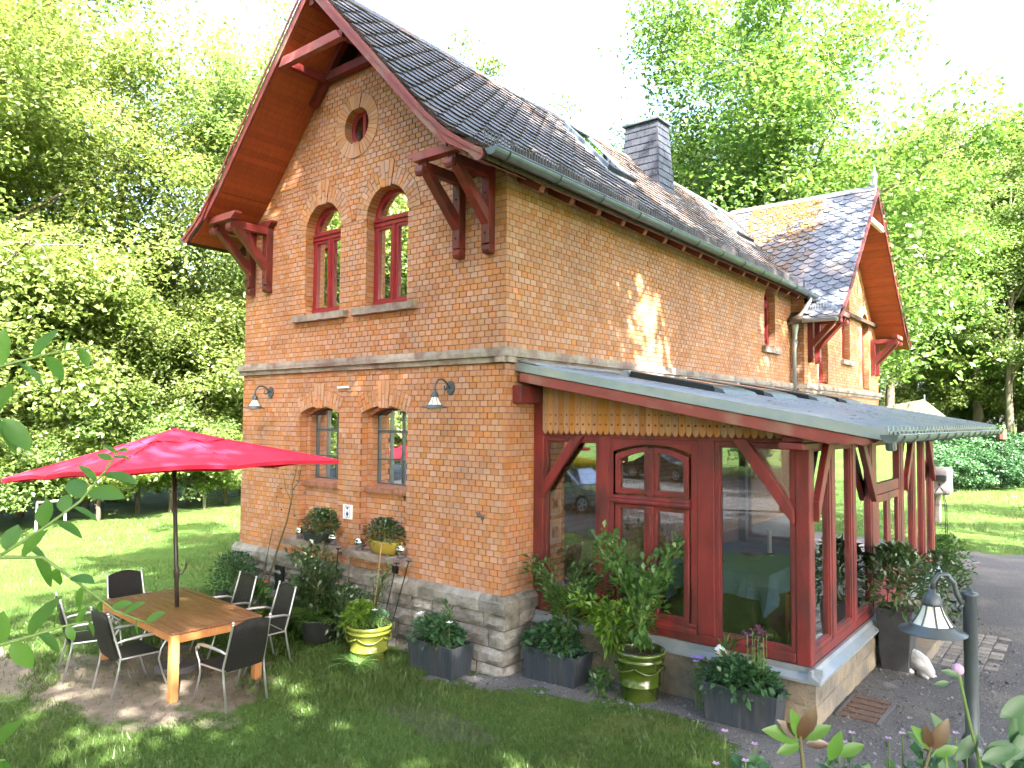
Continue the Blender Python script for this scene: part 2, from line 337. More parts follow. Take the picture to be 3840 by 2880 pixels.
# ------------------------------------------------------------ ground
def ground_material():
    m = bpy.data.materials.new('lawn'); m.use_nodes = True; nt = m.node_tree; L = nt.links.new; b = nt.nodes['Principled BSDF']; b.inputs['Roughness'].default_value = .95; b.inputs['Specular IOR Level'].default_value = .1
    tc = _n(nt, 'ShaderNodeTexCoord'); co = tc.outputs['Object']
    def noise(s, d=6, r=.6):
        n = _n(nt, 'ShaderNodeTexNoise'); n.inputs['Scale'].default_value = s; n.inputs['Detail'].default_value = d; n.inputs['Roughness'].default_value = r; L(co, n.inputs['Vector']); return n.outputs[0]
    def ramp(x, p0, p1, c0=(0, 0, 0), c1=(1, 1, 1)):
        r = _n(nt, 'ShaderNodeValToRGB'); r.color_ramp.elements[0].position = p0; r.color_ramp.elements[1].position = p1; r.color_ramp.elements[0].color = (*c0, 1); r.color_ramp.elements[1].color = (*c1, 1); L(x, r.inputs[0]); return r.outputs[0]
    def mix(f, a, c):
        x = _n(nt, 'ShaderNodeMix', data_type='RGBA'); L(f, x.inputs[0])
        for k, v in ((6, a), (7, c)):
            if isinstance(v, tuple): x.inputs[k].default_value = (*v, 1)
            else: L(v, x.inputs[k])
        return x.outputs[2]
    g = ramp(noise(1.2), .3, .7, (.035, .08, .016), (.075, .13, .028))
    g = mix(ramp(noise(35, 4, .7), .35, .7), g, (.085, .145, .032))
    g = mix(ramp(noise(.7, 5), .56, .74), g, (.15, .155, .05))
    # worn earth round the garden table: noisy ellipse in plan
    sp = _n(nt, 'ShaderNodeSeparateXYZ'); L(co, sp.inputs[0])
    def mth(op, a, bb):
        n = _n(nt, 'ShaderNodeMath', operation=op)
        for k, v in ((0, a), (1, bb)):
            if isinstance(v, (int, float)): n.inputs[k].default_value = v
            else: L(v, n.inputs[k])
        return n.outputs[0]
    def ell(cx, cy_, rx, ry):
        ex = mth('DIVIDE', mth('SUBTRACT', sp.outputs[0], cx), rx); ey = mth('DIVIDE', mth('SUBTRACT', sp.outputs[1], cy_), ry)
        return mth('ADD', mth('MULTIPLY', ex, ex), mth('MULTIPLY', ey, ey))
    e = mth('MINIMUM', ell(-3.1, -2.75, 1.75, 1.25), ell(-5.2, -3.9, 1.6, .55)); e = mth('ADD', e, mth('MULTIPLY', mth('SUBTRACT', noise(2.3), .5), 2.4))
    f = ramp(e, .62, 1.0, (1, 1, 1), (0, 0, 0))
    earth = mix(ramp(noise(9, 8, .7), .35, .7), (.17, .135, .105), (.27, .225, .18))
    e2 = mth('ADD', ell(.4, -1.5, .9, .35), mth('MULTIPLY', mth('SUBTRACT', noise(2.0), .5), 2.6)); f2 = ramp(e2, .5, .9, (1, 1, 1), (0, 0, 0))
    bare = mth('MULTIPLY', f2, .55)
    c = mix(f, g, earth); c = mix(bare, c, (.12, .11, .09)); L(c, b.inputs['Base Color'])
    bp = _n(nt, 'ShaderNodeBump'); bp.inputs['Strength'].default_value = .7; bp.inputs['Distance'].default_value = .03; L(noise(55, 4, .7), bp.inputs['Height']); L(bp.outputs[0], b.inputs['Normal'])
    MATS['lawn'] = m
ground_material()
mk('gravel', (.10, .098, .102), rough=.95, var=.5, scale=70, bump=1.0, bscale=110, second=(.15, .138, .13), sscale=1.0, sfac=.45)
xs = np.concatenate([[-400, -200, -100, -60, -40, -28], np.arange(-22, 16.01, .4), [20, 28, 40, 60, 100, 200, 400]])
ys = np.concatenate([[-400, -200, -100, -60, -40, -25], np.arange(-14, 20.01, .4), [22, 24, 27, 30, 32, 34, 36, 38, 40, 42, 44, 46, 48, 51, 60, 100, 200, 400]])
X, Y = np.meshgrid(xs, ys); Z = ghn(X, Y)+.012*np.sin(X*1.7+Y)*np.cos(Y*1.3-X*.4)
nx, ny = len(xs), len(ys); idx = np.arange(nx*ny).reshape(ny, nx)
F = np.stack([idx[:-1, :-1], idx[:-1, 1:], idx[1:, 1:], idx[1:, :-1]], -1).reshape(-1, 4)
tag(npmesh('ground', np.stack([X, Y, Z], -1).reshape(-1, 3), F, 'lawn', smooth=True), kind='structure')

# gravel: path round the conservatory and off to the far right
GR = [(-.75, -.75), (.1, -.5), (.9, -.33), (1.6, -.12), (2.3, .0), (2.9, -.25), (3.2, -.75), (3.35, -1.4), (3.5, -2.2), (4.6, -3.4), (7.5, -5.2), (12, -5.6), (14, 2), (13, 9), (12.5, 13.3), (8, 13.8), (4.5, 13.4), (3.1, 12.9), (2.2, 12.0), (1.2, 10.9), (-.2, 10.75), (-.2, -.05), (-.75, -.15)]
def inpoly(P, x, y):
    r = np.zeros(np.shape(x), bool); n = len(P); j = n-1
    for i in range(n):
        xi, yi = P[i]; xj, yj = P[j]
        r ^= ((yi > y) != (yj > y)) & (x < (xj-xi)*(y-yi)/(yj-yi+1e-12)+xi); j = i
    return r
gx = np.arange(-1, 14.5, .14); gy = np.arange(-6, 14.2, .14)
X, Y = np.meshgrid(gx, gy)
wob = .1*np.sin(X*5.1+Y*3.3)+.07*np.sin(X*11+1.3)*np.cos(Y*9.1)+.05*np.sin(23*X-17*Y)
ing = inpoly(GR, X+wob, Y+wob[::-1, ::-1]*.6+.08*np.sin(X*7))
Z = ghn(X, Y)+.012*np.sin(X*1.7+Y)*np.cos(Y*1.3-X*.4)+.008+rng.normal(0, .002, X.shape)
nx, ny = len(gx), len(gy); idx = np.arange(nx*ny).reshape(ny, nx)
ok = ing[:-1, :-1] & ing[1:, :-1] & ing[:-1, 1:] & ing[1:, 1:]
F = np.stack([idx[:-1, :-1], idx[:-1, 1:], idx[1:, 1:], idx[1:, :-1]], -1)[ok]
used = np.unique(F); remap = -np.ones(nx*ny, int); remap[used] = np.arange(len(used))
tag(npmesh('gravel_path', np.stack([X, Y, Z], -1).reshape(-1, 3)[used], remap[F], 'gravel', smooth=True), kind='structure')

# grass blades: dense near the camera, thinner away
def grass(name, boxes, label, hmin=.03, hmax=.075, wd=.006):
    P = []
    for (x0, x1, y0, y1, n) in boxes:
        x = rng.uniform(x0, x1, n); y = rng.uniform(y0, y1, n)
        keep = ~inpoly(GR, x, y) & ~((x > -6.05) & (x < .2) & (y > -.12) & (y < 18.5))
        e = np.minimum(((x+3.1)/1.55)**2+((y+2.75)/1.1)**2, ((x+5.2)/1.45)**2+((y+3.9)/.45)**2)+.55*np.sin(x*3.1+y*2.2)*np.sin(y*4.3-x*1.9)
        keep &= (e > .95) | (rng.random(n) < .07)
        patch = .5+.5*np.sin(x*1.9+.7*np.sin(y*2.3))*np.cos(y*1.6+.9*np.sin(x*1.4)); keep &= rng.random(n) < .45+.55*patch
        P.append(np.stack([x[keep], y[keep]], -1))
    P = np.concatenate(P); n = len(P)
    h = rng.uniform(hmin, hmax, n)*(1+.5*np.sin(P[:, 0]*1.3)*np.sin(P[:, 1]*1.7)); a = rng.uniform(0, 6.283, n); ln = rng.uniform(.1, .8, n)*h; b = rng.uniform(0, 6.283, n)
    z = ghn(P[:, 0], P[:, 1])-.004
    base = np.stack([P[:, 0], P[:, 1], z], -1); s = np.stack([np.cos(a)*wd, np.sin(a)*wd, 0*a], -1)*(0.7+.6*rng.random((n, 1)))
    tip = base+np.stack([np.cos(b)*ln, np.sin(b)*ln, h], -1)
    V = np.stack([base-s, base+s, tip], 1).reshape(-1, 3); F = np.arange(3*n).reshape(-1, 3)
    return tag(npmesh(name, V, F, 'grass_blade'), label, 'grass', kind='stuff')
grass('lawn_grass', [(-7, 3.6, -5.2, .0, 150000), (-17, -5.5, -5, 8, 60000), (3, 9, -6.5, -1.0, 26000)], 'short green lawn grass growing in front of the house')
grass('verge_grass', [(3.35, 4.3, 6.6, 9.2, 2600), (2.2, 3.3, 10.2, 13.0, 2500), (-3, 16, 12.5, 32, 46000)], 'lawn grass beyond the gravel path behind the conservatory', .05, .12, .009)

def stones(name, label, n, x0, x1, y0, y1):
    x = rng.uniform(x0, x1, n); y = rng.uniform(y0, y1, n); k = inpoly(GR, x, y) & ~((x < 3.5) & (x > 0) & (y > .53)) & ~((x < 0) & (y > -.1)); x, y = x[k], y[k]; n = len(x)
    r_ = rng.uniform(.006, .016, n)*(1+1.2*(rng.random(n) < .06)); z = ghn(x, y)+.012*np.sin(x*1.7+y)*np.cos(y*1.3-x*.4)+.008
    a = rng.uniform(0, 6.283, n); V = []
    for j in range(3): V.append(np.stack([x+r_*np.cos(a+j*2.094)*rng.uniform(.7, 1.2, n), y+r_*np.sin(a+j*2.094)*rng.uniform(.7, 1.2, n), z-.002], -1))
    V.append(np.stack([x+rng.normal(0, .3, n)*r_, y+rng.normal(0, .3, n)*r_, z+r_*rng.uniform(.5, .9, n)], -1))
    V = np.stack(V, 1).reshape(-1, 3); i = np.arange(n)*4; F = np.stack([np.stack([i, i+1, i+3], -1), np.stack([i+1, i+2, i+3], -1), np.stack([i+2, i, i+3], -1)], 1).reshape(-1, 3)
    tag(npmesh(name, V, F, 'gravel_stone'), label, 'gravel', kind='stuff')
mk('gravel_stone', (.135, .132, .136), rough=.9, var=.2, scale=30, rnd=.6)
stones('gravel_stones', 'loose dark grey gravel on the path round the conservatory', 60000, -1, 8, -4.5, 6)

# gravel yard behind the viewpoint, where the cars stand
mk('yard_tarmac', (.045, .045, .05), rough=.9, var=.3, scale=8, bump=.4, bscale=80)
YARD = [(-40, -9.5), (-20, -8.2), (-8, -7.8), (0, -8.6), (2.0, -9.8), (9, -12), (14, -14), (14, -30), (2, -31), (-20, -30), (-40, -29)]
gx = np.arange(-40, 14.1, .5); gy = np.arange(-31, -7, .5); X, Y = np.meshgrid(gx, gy); ing = inpoly(YARD, X+.25*np.sin(Y*2.1), Y+.2*np.sin(X*1.7))
Z = ghn(X, Y)+.012*np.sin(X*1.7+Y)*np.cos(Y*1.3-X*.4)+.02; nx, ny = len(gx), len(gy); idx = np.arange(nx*ny).reshape(ny, nx); ok = ing[:-1, :-1] & ing[1:, :-1] & ing[:-1, 1:] & ing[1:, 1:]
F = np.stack([idx[:-1, :-1], idx[:-1, 1:], idx[1:, 1:], idx[1:, :-1]], -1)[ok]; used = np.unique(F); remap = -np.ones(nx*ny, int); remap[used] = np.arange(len(used))
tag(npmesh('gravel_yard', np.stack([X, Y, Z], -1).reshape(-1, 3)[used], remap[F], 'yard_tarmac', smooth=True), kind='structure')
# ------------------------------------------------------------ the house
house = empty('brick_house', (-2.92, 0, 0), 'two storey yellow brick house with steep slate roof and red painted gable timber', 'house')
GW, HC, ZB = 5.84, -2.92, .95
CO, HD, JT = .077, .125, .010
class Wall:
    def __init__(s, O, U, N): s.O = Vector(O); s.U = Vector(U); s.N = Vector(N)
    def __call__(s, u, z, d=0.): return s.O+s.U*u+s.N*d+Vector((0, 0, z))
GABLE = Wall((0, 0, 0), (1, 0, 0), (0, -1, 0))        # u = x
SIDE = Wall((0, 0, 0), (0, 1, 0), (1, 0, 0))          # u = y
WX, WY0, WY1, WYC = .29, 10.75, 18.1, 14.42
WING = Wall((WX, 0, 0), (0, 1, 0), (1, 0, 0))
RET = Wall((0, WY0, 0), (1, 0, 0), (0, -1, 0))

def arch_pts(cx, hw, z0, zs, rise, n=14, off=0.0):
    hw += off; z0 -= off; rise += off*(1 if rise > .9*(hw-off) else .98)
    r = (hw*hw+rise*rise)/(2*rise); zc = zs+rise-r; t = math.asin(min(1, hw/r)) if rise <= hw+1e-6 else math.pi/2
    return [(cx-hw, z0)]+[(cx+r*math.sin(-t+2*t*k/n), zc+r*math.cos(-t+2*t*k/n)) for k in range(n+1)]+[(cx+hw, z0)]
class Opening:
    """arched opening: jambs, spring line, arch with a ring of radial bricks"""
    def __init__(s, cx, hw, z0, zs, rise, ring=.25, sector=True):
        s.cx, s.hw, s.z0, s.zs, s.rise, s.ring = cx, hw, z0, zs, rise, ring
        s.r = (hw*hw+rise*rise)/(2*rise); s.zc = zs+rise-s.r; s.t = math.asin(min(1, hw/s.r)); s.Ro = s.r+ring
    def cut(s, P):
        for region in (0, 1):
            if len(P) < 3: return P
            c = (sum(p[0] for p in P)/len(P), sum(p[1] for p in P)/len(P))
            if region == 0: H = [(-1, 0, s.cx-s.hw), (1, 0, -(s.cx+s.hw)), (0, -1, s.z0), (0, 1, -s.zs)]
            else:
                dx, dz = c[0]-s.cx, c[1]-s.zc; l = math.hypot(dx, dz) or 1e-6; a, b = dx/l, dz/l
                H = [(a, b, -(a*s.cx+b*s.zc)-s.Ro), (0, -1, s.zs)]
                if s.t <= 1.5:
                    ca, sa = math.cos(s.t), math.sin(s.t); H += [(-ca, -sa, ca*s.cx+sa*s.zc), (ca, -sa, -ca*s.cx+sa*s.zc)]
            sdv = [[h[0]*p[0]+h[1]*p[1]+h[2] for p in P] for h in H]
            if any(min(d) >= -1e-9 for d in sdv): continue
            P = clip(P, *max(H, key=lambda h: h[0]*c[0]+h[1]*c[1]+h[2]))
        return P
class Disc:
    def __init__(s, cx, cz, r, ring): s.cx, s.cz, s.r, s.Ro = cx, cz, r, r+ring
    def cut(s, P):
        c = (sum(p[0] for p in P)/len(P), sum(p[1] for p in P)/len(P)); dx, dz = c[0]-s.cx, c[1]-s.cz; l = math.hypot(dx, dz) or 1e-6
        return clip(P, dx/l, dz/l, -(dx/l*s.cx+dz/l*s.cz)-s.Ro)
bm_brick = MB(); hw_, hh_ = (HD-JT)/2, (CO-JT)/2
bm_brick.hexa([(-hw_, -.0, -hh_), (hw_, -.0, -hh_), (hw_, .03, -hh_), (-hw_, .03, -hh_), (-hw_, -.0, hh_), (hw_, -.0, hh_), (hw_, .03, hh_), (-hw_, .03, hh_)])
_tmp = bm_brick.build('brick', 'brick'); brick_me = _tmp.data; bpy.data.objects.remove(_tmp)
ALLB = []                                              # (distance, wall, centre, parent) of whole bricks
def brickwork(wall, parent, u0, u1, z0, z1, openings=(), halfplanes=(), start=0, corner=None, name='bricks', mat='brick', cand=True):
    mb = MB(); kmax = int((z1-z0)/CO+1)
    for k in range(kmax):
        za = z0+k*CO; zb = min(za+CO-JT, z1)
        if zb-za < .02: continue
        u = u0-(HD/2 if (k+start) % 2 else 0.0)
        while u < u1:
            a, b = max(u, u0), min(u+HD-JT, u1); u += HD
            if b-a < .02: continue
            P = [(a, za), (b, za), (b, zb), (a, zb)]; full = b-a > HD-JT-1e-4 and zb-za > CO-JT-1e-4
            n0 = 0
            for hp in halfplanes:
                P = clip(P, *hp)
                if len(P) < 3: break
            for op in openings:
                if len(P) < 3: break
                P = op.cut(P)
            if len(P) < 3 or area(P) < .0008: continue
            whole = full and abs(area(P)-(HD-JT)*(CO-JT)) < 1e-6
            pr = random.uniform(-.0015, .002)
            if whole and cand:
                c = wall((a+b)/2, (za+zb)/2, pr); ALLB.append(((c-CAM).length, wall, c, parent, mb, P, pr))
            else:
                mb.prism(P, wall, -.03, pr, back=False)
    parent_mb.append((mb, name, mat, parent))
    return mb
parent_mb = []
def mortar(wall, parent, outline, holes, depth, d=-.009, name='wall'):
    """flat mortar bed with real openings, and the reveals of those openings"""
    polys = [outline]+holes; tri = tessellate_polygon([[Vector((u, v, 0)) for u, v in p] for p in polys])
    flat = [p for q in polys for p in q]; mb = MB(); mb.raw([wall(u, v, d) for u, v in flat], [tuple(t) for t in tri])
    for h in holes:
        n = len(h); A = [wall(u, v, d) for u, v in h]; B = [wall(u, v, -depth) for u, v in h]
        mb.raw(A+B, [(i, (i+1) % n, n+(i+1) % n, n+i) for i in range(n)])
    return mb.build(name, 'mortar', parent)
vous = []
def voussoirs(wall, parent, op, depth, width=.068, key=False, d0=.002):
    """radial arch bricks, the joints left open to the mortar"""
    t = op.t; n = max(9, int(2*t*(op.r+.06)/width)); n += (n+1) % 2
    for i in range(n):
        a0 = -t+2*t*i/n; a1 = -t+2*t*(i+1)/n; g = .0045/op.r; mid = n//2
        ro = op.Ro-.006
        def pt(a, r): return (op.cx+r*math.sin(a), op.zc+r*math.cos(a))
        k = abs(i-mid); e = 0.0; ri = op.r+.002
        if key and k <= 1: ro = op.Ro+.10-.0*k; ri = op.r-.025; e = .012
        go = g*op.r/ro
        segs = [(ri, ro)]
        cut = op.r+(.17 if i % 2 else .085)
        segs = [(ri, cut-.005), (cut+.005, ro)]
        for sa, sb in segs:
            P = [pt(a0+g, sa), pt(a1-g, sa), pt((a1-go) if True else 0, sb), pt(a0+go, sb)]
            P = [P[3], P[2], P[1], P[0]][::-1]
            mb = MB(); mb.prism(P, wall, -depth if sa == ri else -.03, d0+e+random.uniform(-.001, .002), back=False)
            mb.build('arch_brick', 'brick_clean', parent)
def reveal(wall, parent, op, depth, side, d0=-.031):
    mb = MB(); u = op.cx+side*op.hw; k = 0; z = ZB+CO*math.ceil((op.z0-ZB)/CO)
    while z < op.zs-.02:
        cuts = [d0, d0-.105+.0, -depth] if k % 2 else [d0, -depth]
        for a, b in zip(cuts[:-1], cuts[1:]):
            if abs(a-b) < .02: continue
            lo, hi = (u-.02, u) if side < 0 else (u, u+.02)
            pts = [wall(lo, z, b+.008), wall(hi, z, b+.008), wall(hi, z, a), wall(lo, z, a)]; top = min(z+CO-JT, op.zs)
            q = [wall(lo, top, b+.008), wall(hi, top, b+.008), wall(hi, top, a), wall(lo, top, a)]
            mb.hexa([tuple(p) for p in pts+q])
        z += CO; k += 1
    return mb.build('reveal_bricks', 'brick', parent)

# --- openings of the gable
UPW = [Opening(-3.70, .44, 4.70, 6.02, .43), Opening(-2.22, .44, 4.70, 6.02, .43)]
LOW = [Opening(-3.70, .484, 1.21, 3.165, .105), Opening(-2.22, .484, 1.21, 3.165, .105)]
OCU = Disc(-2.935, 7.485, .275, .22)
SOF = lambda dx: 9.19-1.06*dx
half = [(1.06/math.hypot(1, 1.06), -1/math.hypot(1, 1.06), (SOF(0)+1.06*2.92)/math.hypot(1, 1.06)), (-1.06/math.hypot(1, 1.06), -1/math.hypot(1, 1.06), (SOF(0)-1.06*2.92)/math.hypot(1, 1.06))]
half = [(1.06, -1, SOF(0)+1.06*2.92), (-1.06, -1, SOF(0)-1.06*2.92)]
disc_pts = lambda c, z, r, n=28: [(c+r*math.cos(2*math.pi*i/n), z+r*math.sin(2*math.pi*i/n)) for i in range(n)]
gw = mortar(GABLE, house, [(-GW, 0), (0, 0), (0, 6.2), (-.0-.02, 6.22), (HC+.8, 8.32), (HC-.8, 8.32), (-GW+.02, 6.22), (-GW, 6.2)],
            [arch_pts(o.cx, o.hw, o.z0, o.zs, o.rise, off=.006) for o in UPW+LOW]+[disc_pts(OCU.cx, OCU.cz, OCU.r+.006)], .25, name='gable_wall')
brickwork(GABLE, gw, -GW, -.0005, ZB, 3.80, LOW, start=1)
brickwork(GABLE, gw, -GW, -.0005, 3.985, 8.32, UPW+[OCU]+LOW, half, start=0)
for o in UPW:
    voussoirs(GABLE, gw, o, .16, key=True)
    for sd_ in (-1, 1): reveal(GABLE, gw, o, .16, sd_)
for o in LOW:
    voussoirs(GABLE, gw, o, .13, key=True)
    for sd_ in (-1, 1): reveal(GABLE, gw, o, .13, sd_)
# oculus ring
n = 38
for i in range(n):
    a0, a1 = 2*math.pi*i/n, 2*math.pi*(i+1)/n; g = .011
    ri = OCU.r+.002; ro = OCU.Ro-.006
    ext = 0
    if i % (n//2) in (n//4, n//4+1) or i % (n//2) == n//4-1: ri -= .02; ext = .01
    P = [(OCU.cx+r*math.cos(a), OCU.cz+r*math.sin(a)) for r, a in ((ri, a0+g), (ro, a0+g*.6), (ro, a1-g*.6), (ri, a1-g))]
    MB().prism(P, GABLE, -.2, .004+ext+random.uniform(-.001, .002), back=False).build('arch_brick', 'brick_clean', gw)

# --- lower niches: recessed back panel with inner arch, brick sill, steel window
for o in LOW:
    inn = Opening(o.cx, o.hw-.085, 2.10, o.zs-.03, .10, ring=.0)
    W2 = Wall((0, .13, 0), (1, 0, 0), (0, -1, 0))
    bp_ = mortar(W2, house, arch_pts(o.cx, o.hw+.05, o.z0-.1, o.zs, o.rise+.03), [arch_pts(inn.cx, inn.hw, inn.z0, inn.zs, inn.rise, off=.004)], .16, name='niche_panel')
    inn.Ro = inn.r+.002
    brickwork(W2, bp_, o.cx-o.hw, o.cx+o.hw, ZB+CO*3, 2.04, start=1, cand=True)
    brickwork(W2, bp_, o.cx-o.hw, o.cx+o.hw, 2.115, o.zs+o.rise+.02, [inn], [], start=0, cand=False)
    for sd_ in (-1, 1): reveal(W2, bp_, inn, .14, sd_, d0=-.031)
    sl = MB(); nb = 13
    for i in range(nb):
        a = o.cx-o.hw+.005+i*(2*o.hw-.01)/nb; b = a+(2*o.hw-.01)/nb-.008
        sl.hexa([(a, .075, 2.025), (b, .075, 2.025), (b, .27, 2.045), (a, .27, 2.045), (a, .078, 2.10), (b, .078, 2.10), (b, .27, 2.145), (a, .27, 2.145)])
    sl.build('brick_window_sill', 'brick_sill', house)
    # steel window
    F2 = Wall((0, .27, 0), (1, 0, 0), (0, -1, 0)); z0 = 2.13
    wn = MB().ring(arch_pts(inn.cx, inn.hw+.01, z0, inn.zs, inn.rise), arch_pts(inn.cx, inn.hw-.025, z0+.03, inn.zs, inn.rise-.02), F2, -.03, .02).build('steel_window', 'lamp_metal', house, bevel=.003)
    for uu in (-.12, .13): MB().beam((inn.cx+uu, .262, z0+.02), (inn.cx+uu, .262, inn.zs+inn.rise-.03), .018, .03).build('muntin', 'zinc_dark', wn)
    for zz, hh in ((2.50, .02), (2.905, .04)): MB().beam((inn.cx-inn.hw, .258, zz), (inn.cx+inn.hw, .258, zz), .03, hh).build('muntin', 'zinc_dark', wn)
    MB().prism(arch_pts(inn.cx, inn.hw-.01, z0+.01, inn.zs, inn.rise-.01), F2, -.012, -.008).build('pane', 'glass_old', wn)
    # stone ledge at the foot of the niche
    lg = MB(); nx = 14; x0, x1 = o.cx-.64, o.cx+.64
    vs = []; 
    for i in range(nx+1):
        x = x0+(x1-x0)*i/nx; jj = lambda: random.uniform(-.008, .008)
        vs += [(x, -.17+jj(), 1.12+jj()), (x, -.175+jj(), 1.205+jj()), (x, .13, 1.225), (x, .13, 1.12)]
    fs = []
    for i in range(nx):
        for k in range(4): fs.append((4*i+k, 4*i+(k+1) % 4, 4*i+4+(k+1) % 4, 4*i+4+k))
    fs += [(3, 2, 1, 0), (4*nx, 4*nx+1, 4*nx+2, 4*nx+3)]
    lg.raw(vs, fs).build('stone_ledge', 'sandstone', house)

# --- upper windows
def casement(wall, cx, hw, z0, zs, rise, dpl, name='window', mat='red_window', transom=None, parent=None):
    off = lambda u, z, d: wall(u, z, d-dpl)
    transom = transom or zs-.06
    o = MB().ring(arch_pts(cx, hw+.01, z0, zs, rise), arch_pts(cx, hw-.055, z0+.06, zs, rise-.055), off, -.07, .0).build(name, mat, parent or house, bevel=.004)
    q = MB()
    def bx(a, b, c, d, e, f): q.hexa([tuple(off(u, z, dd)) for (u, z, dd) in ((a, c, e), (b, c, e), (b, c, f), (a, c, f), (a, d, e), (b, d, e), (b, d, f), (a, d, f))])
    bx(cx-hw, cx+hw, transom-.05, transom+.05, -.06, .012); bx(cx-hw, cx+hw, transom+.018, transom+.045, .0, .034); bx(cx-hw, cx+hw, transom-.05, transom-.03, .0, .026)
    q.build('transom', mat, o, bevel=.004); q = MB()
    bx(cx-.035, cx+.035, z0+.05, transom-.05, -.05, .022); bx(cx-.014, cx+.014, z0+.05, transom-.05, .0, .034); q.build('mullion', mat, o, bevel=.003)
    for sgn in (-1, 1):
        q = MB(); a, b = sorted((cx+sgn*.035, cx+sgn*(hw-.05)))
        f4 = [(a, z0+.055), (b, z0+.055), (b, transom-.05), (a, transom-.05)]; t = .045
        q.ring(f4, [(a+t, z0+.055+t), (b-t, z0+.055+t), (b-t, transom-.05-t), (a+t, transom-.05-t)], off, -.045, .008); q.build('sash', mat, o, bevel=.004)
        q = MB(); bx(a+t-.01, b-t+.01, z0+.05+t, transom-.04-t, -.03, -.026); q.build('pane', 'glass', o)
    MB().ring(arch_pts(cx, hw-.05, transom+.05, zs, rise-.05), arch_pts(cx, hw-.09, transom+.09, zs, rise-.09), off, -.045, .008).build('sash', mat, o, bevel=.004)
    MB().prism(arch_pts(cx, hw-.085, transom+.085, zs, rise-.085), off, -.03, -.026).build('pane', 'glass', o)
    q = MB(); bx(cx-hw+.02, cx+hw-.02, z0+.0, z0+.06, -.05, .03); q.build('drip_rail', mat, o, bevel=.008)
    q = MB(); bx(cx-hw+.06, cx-hw+.25, z0+.1, transom, -.22, -.2); q.build('curtain', 'curtain', o)
    return o
for o in UPW:
    casement(GABLE, o.cx, o.hw, 4.74, o.zs, o.rise, .16)
    lg = MB(); vs = []; fs = []; nx = 12
    for i in range(nx+1):
        x = o.cx-.645+1.29*i/nx; jj = lambda: random.uniform(-.006, .006)
        vs += [(x, -.10+jj(), 4.60+jj()), (x, -.105+jj(), 4.70+jj()), (x, .2, 4.738), (x, .2, 4.60)]
    for i in range(nx):
        for k in range(4): fs.append((4*i+k, 4*i+(k+1) % 4, 4*i+4+(k+1) % 4, 4*i+4+k))
    fs += [(3, 2, 1, 0), (4*nx, 4*nx+1, 4*nx+2, 4*nx+3)]
    lg.raw(vs, fs).build('window_sill', 'sandstone', house)
# oculus window
offo = lambda u, z, d: GABLE(u, z, d-.13)
oc = MB().ring(disc_pts(OCU.cx, OCU.cz, OCU.r+.02), disc_pts(OCU.cx, OCU.cz, OCU.r-.065), offo, -.05, 0).build('round_window', 'red_window', house, bevel=.004)
MB().box(OCU.cx+.0, OCU.cx+.06, .12, .18, OCU.cz-.26, OCU.cz+.26).build('mullion', 'red_window', oc, bevel=.004)
MB().prism(disc_pts(OCU.cx, OCU.cz, OCU.r-.04), offo, -.03, -.026).build('pane', 'glass_old', oc)

# --- side wall, wing walls
SW = Opening(9.28, .35, 4.74, 5.80, .30); 
sw = mortar(SIDE, house, [(.0, 0), (WY0, 0), (WY0, 6.25), (.0, 6.25)], [arch_pts(SW.cx, SW.hw, SW.z0, SW.zs, SW.rise, off=.006)], .2, name='side_wall')
brickwork(SIDE, sw, .0005, WY0, ZB, 3.80, start=0)
brickwork(SIDE, sw, .0005, WY0, 3.985, 6.2, [SW], start=1)
voussoirs(SIDE, sw, SW, .16, key=False)
reveal(SIDE, sw, SW, .16, -1); reveal(SIDE, sw, SW, .16, 1)
casement(SIDE, SW.cx, SW.hw, SW.z0, SW.zs, SW.rise, .16)
MB().box(-.1, .09, SW.cx-.52, SW.cx+.52, 4.60, 4.735).build('window_sill', 'sandstone', house, bevel=.01)
WW = [Opening(12.28, .40, 4.05, 5.95, .36), Opening(14.42, .40, 4.78, 6.6, .38), Opening(16.56, .40, 4.05, 5.95, .36)]
wv = mortar(WING, house, [(WY0, 0), (WY1, 0), (WY1, 5.7), (WYC, 9.2), (WY0, 5.7)], [arch_pts(o.cx, o.hw, o.z0, o.zs, o.rise, off=.006) for o in WW], .2, name='wing_wall')
wh = [(1.0, -1, 9.2-WYC), (-1.0, -1, 9.2+WYC)]
brickwork(WING, wv, WY0, WY1, 3.0, 3.80, start=0, cand=False)
brickwork(WING, wv, WY0, WY1, 3.985, 8.9, WW, wh, start=1, cand=False)
for o in WW:
    voussoirs(WING, wv, o, .16)
    reveal(WING, wv, o, .16, -1); reveal(WING, wv, o, .16, 1)
    casement(WING, o.cx, o.hw, o.z0, o.zs, o.rise, .16)
    if o.z0 > 4.5: MB().box(WX-.1, WX+.09, o.cx-.55, o.cx+.55, 4.64, 4.775).build('window_sill', 'sandstone', house, bevel=.01)
rv = mortar(RET, house, [(-.1, 0), (WX, 0), (WX, 6.3), (-.1, 6.3)], [], .2, name='wing_wall')
brickwork(RET, rv, .0, WX-.001, 3.0, 3.80, start=0, cand=False); brickwork(RET, rv, .0, WX-.001, 3.985, 6.2, start=1, cand=False)
# hidden outer walls
MB().box(-GW-.01, -GW+.2, .28, WY1, 0, 6.2).build('back_wall', 'brick', house)
bw = MB(); bw.prism([(-GW, 0), (WX, 0), (WX, 5.7), (0, 6.2), (HC, 9.2), (-GW, 6.2)], lambda u, z, d: Vector((u, WY1-d, z)), 0, .2).build('end_wall', 'brick', house)
MB().box(-GW+.2, -.26, .5, WY1-.25, 3.5, 3.6).build('upper_floor', 'room_dark', house)
MB().box(-GW+.2, -.26, .5, WY1-.25, 6.6, 6.7).build('attic_floor', 'room_dark', house)
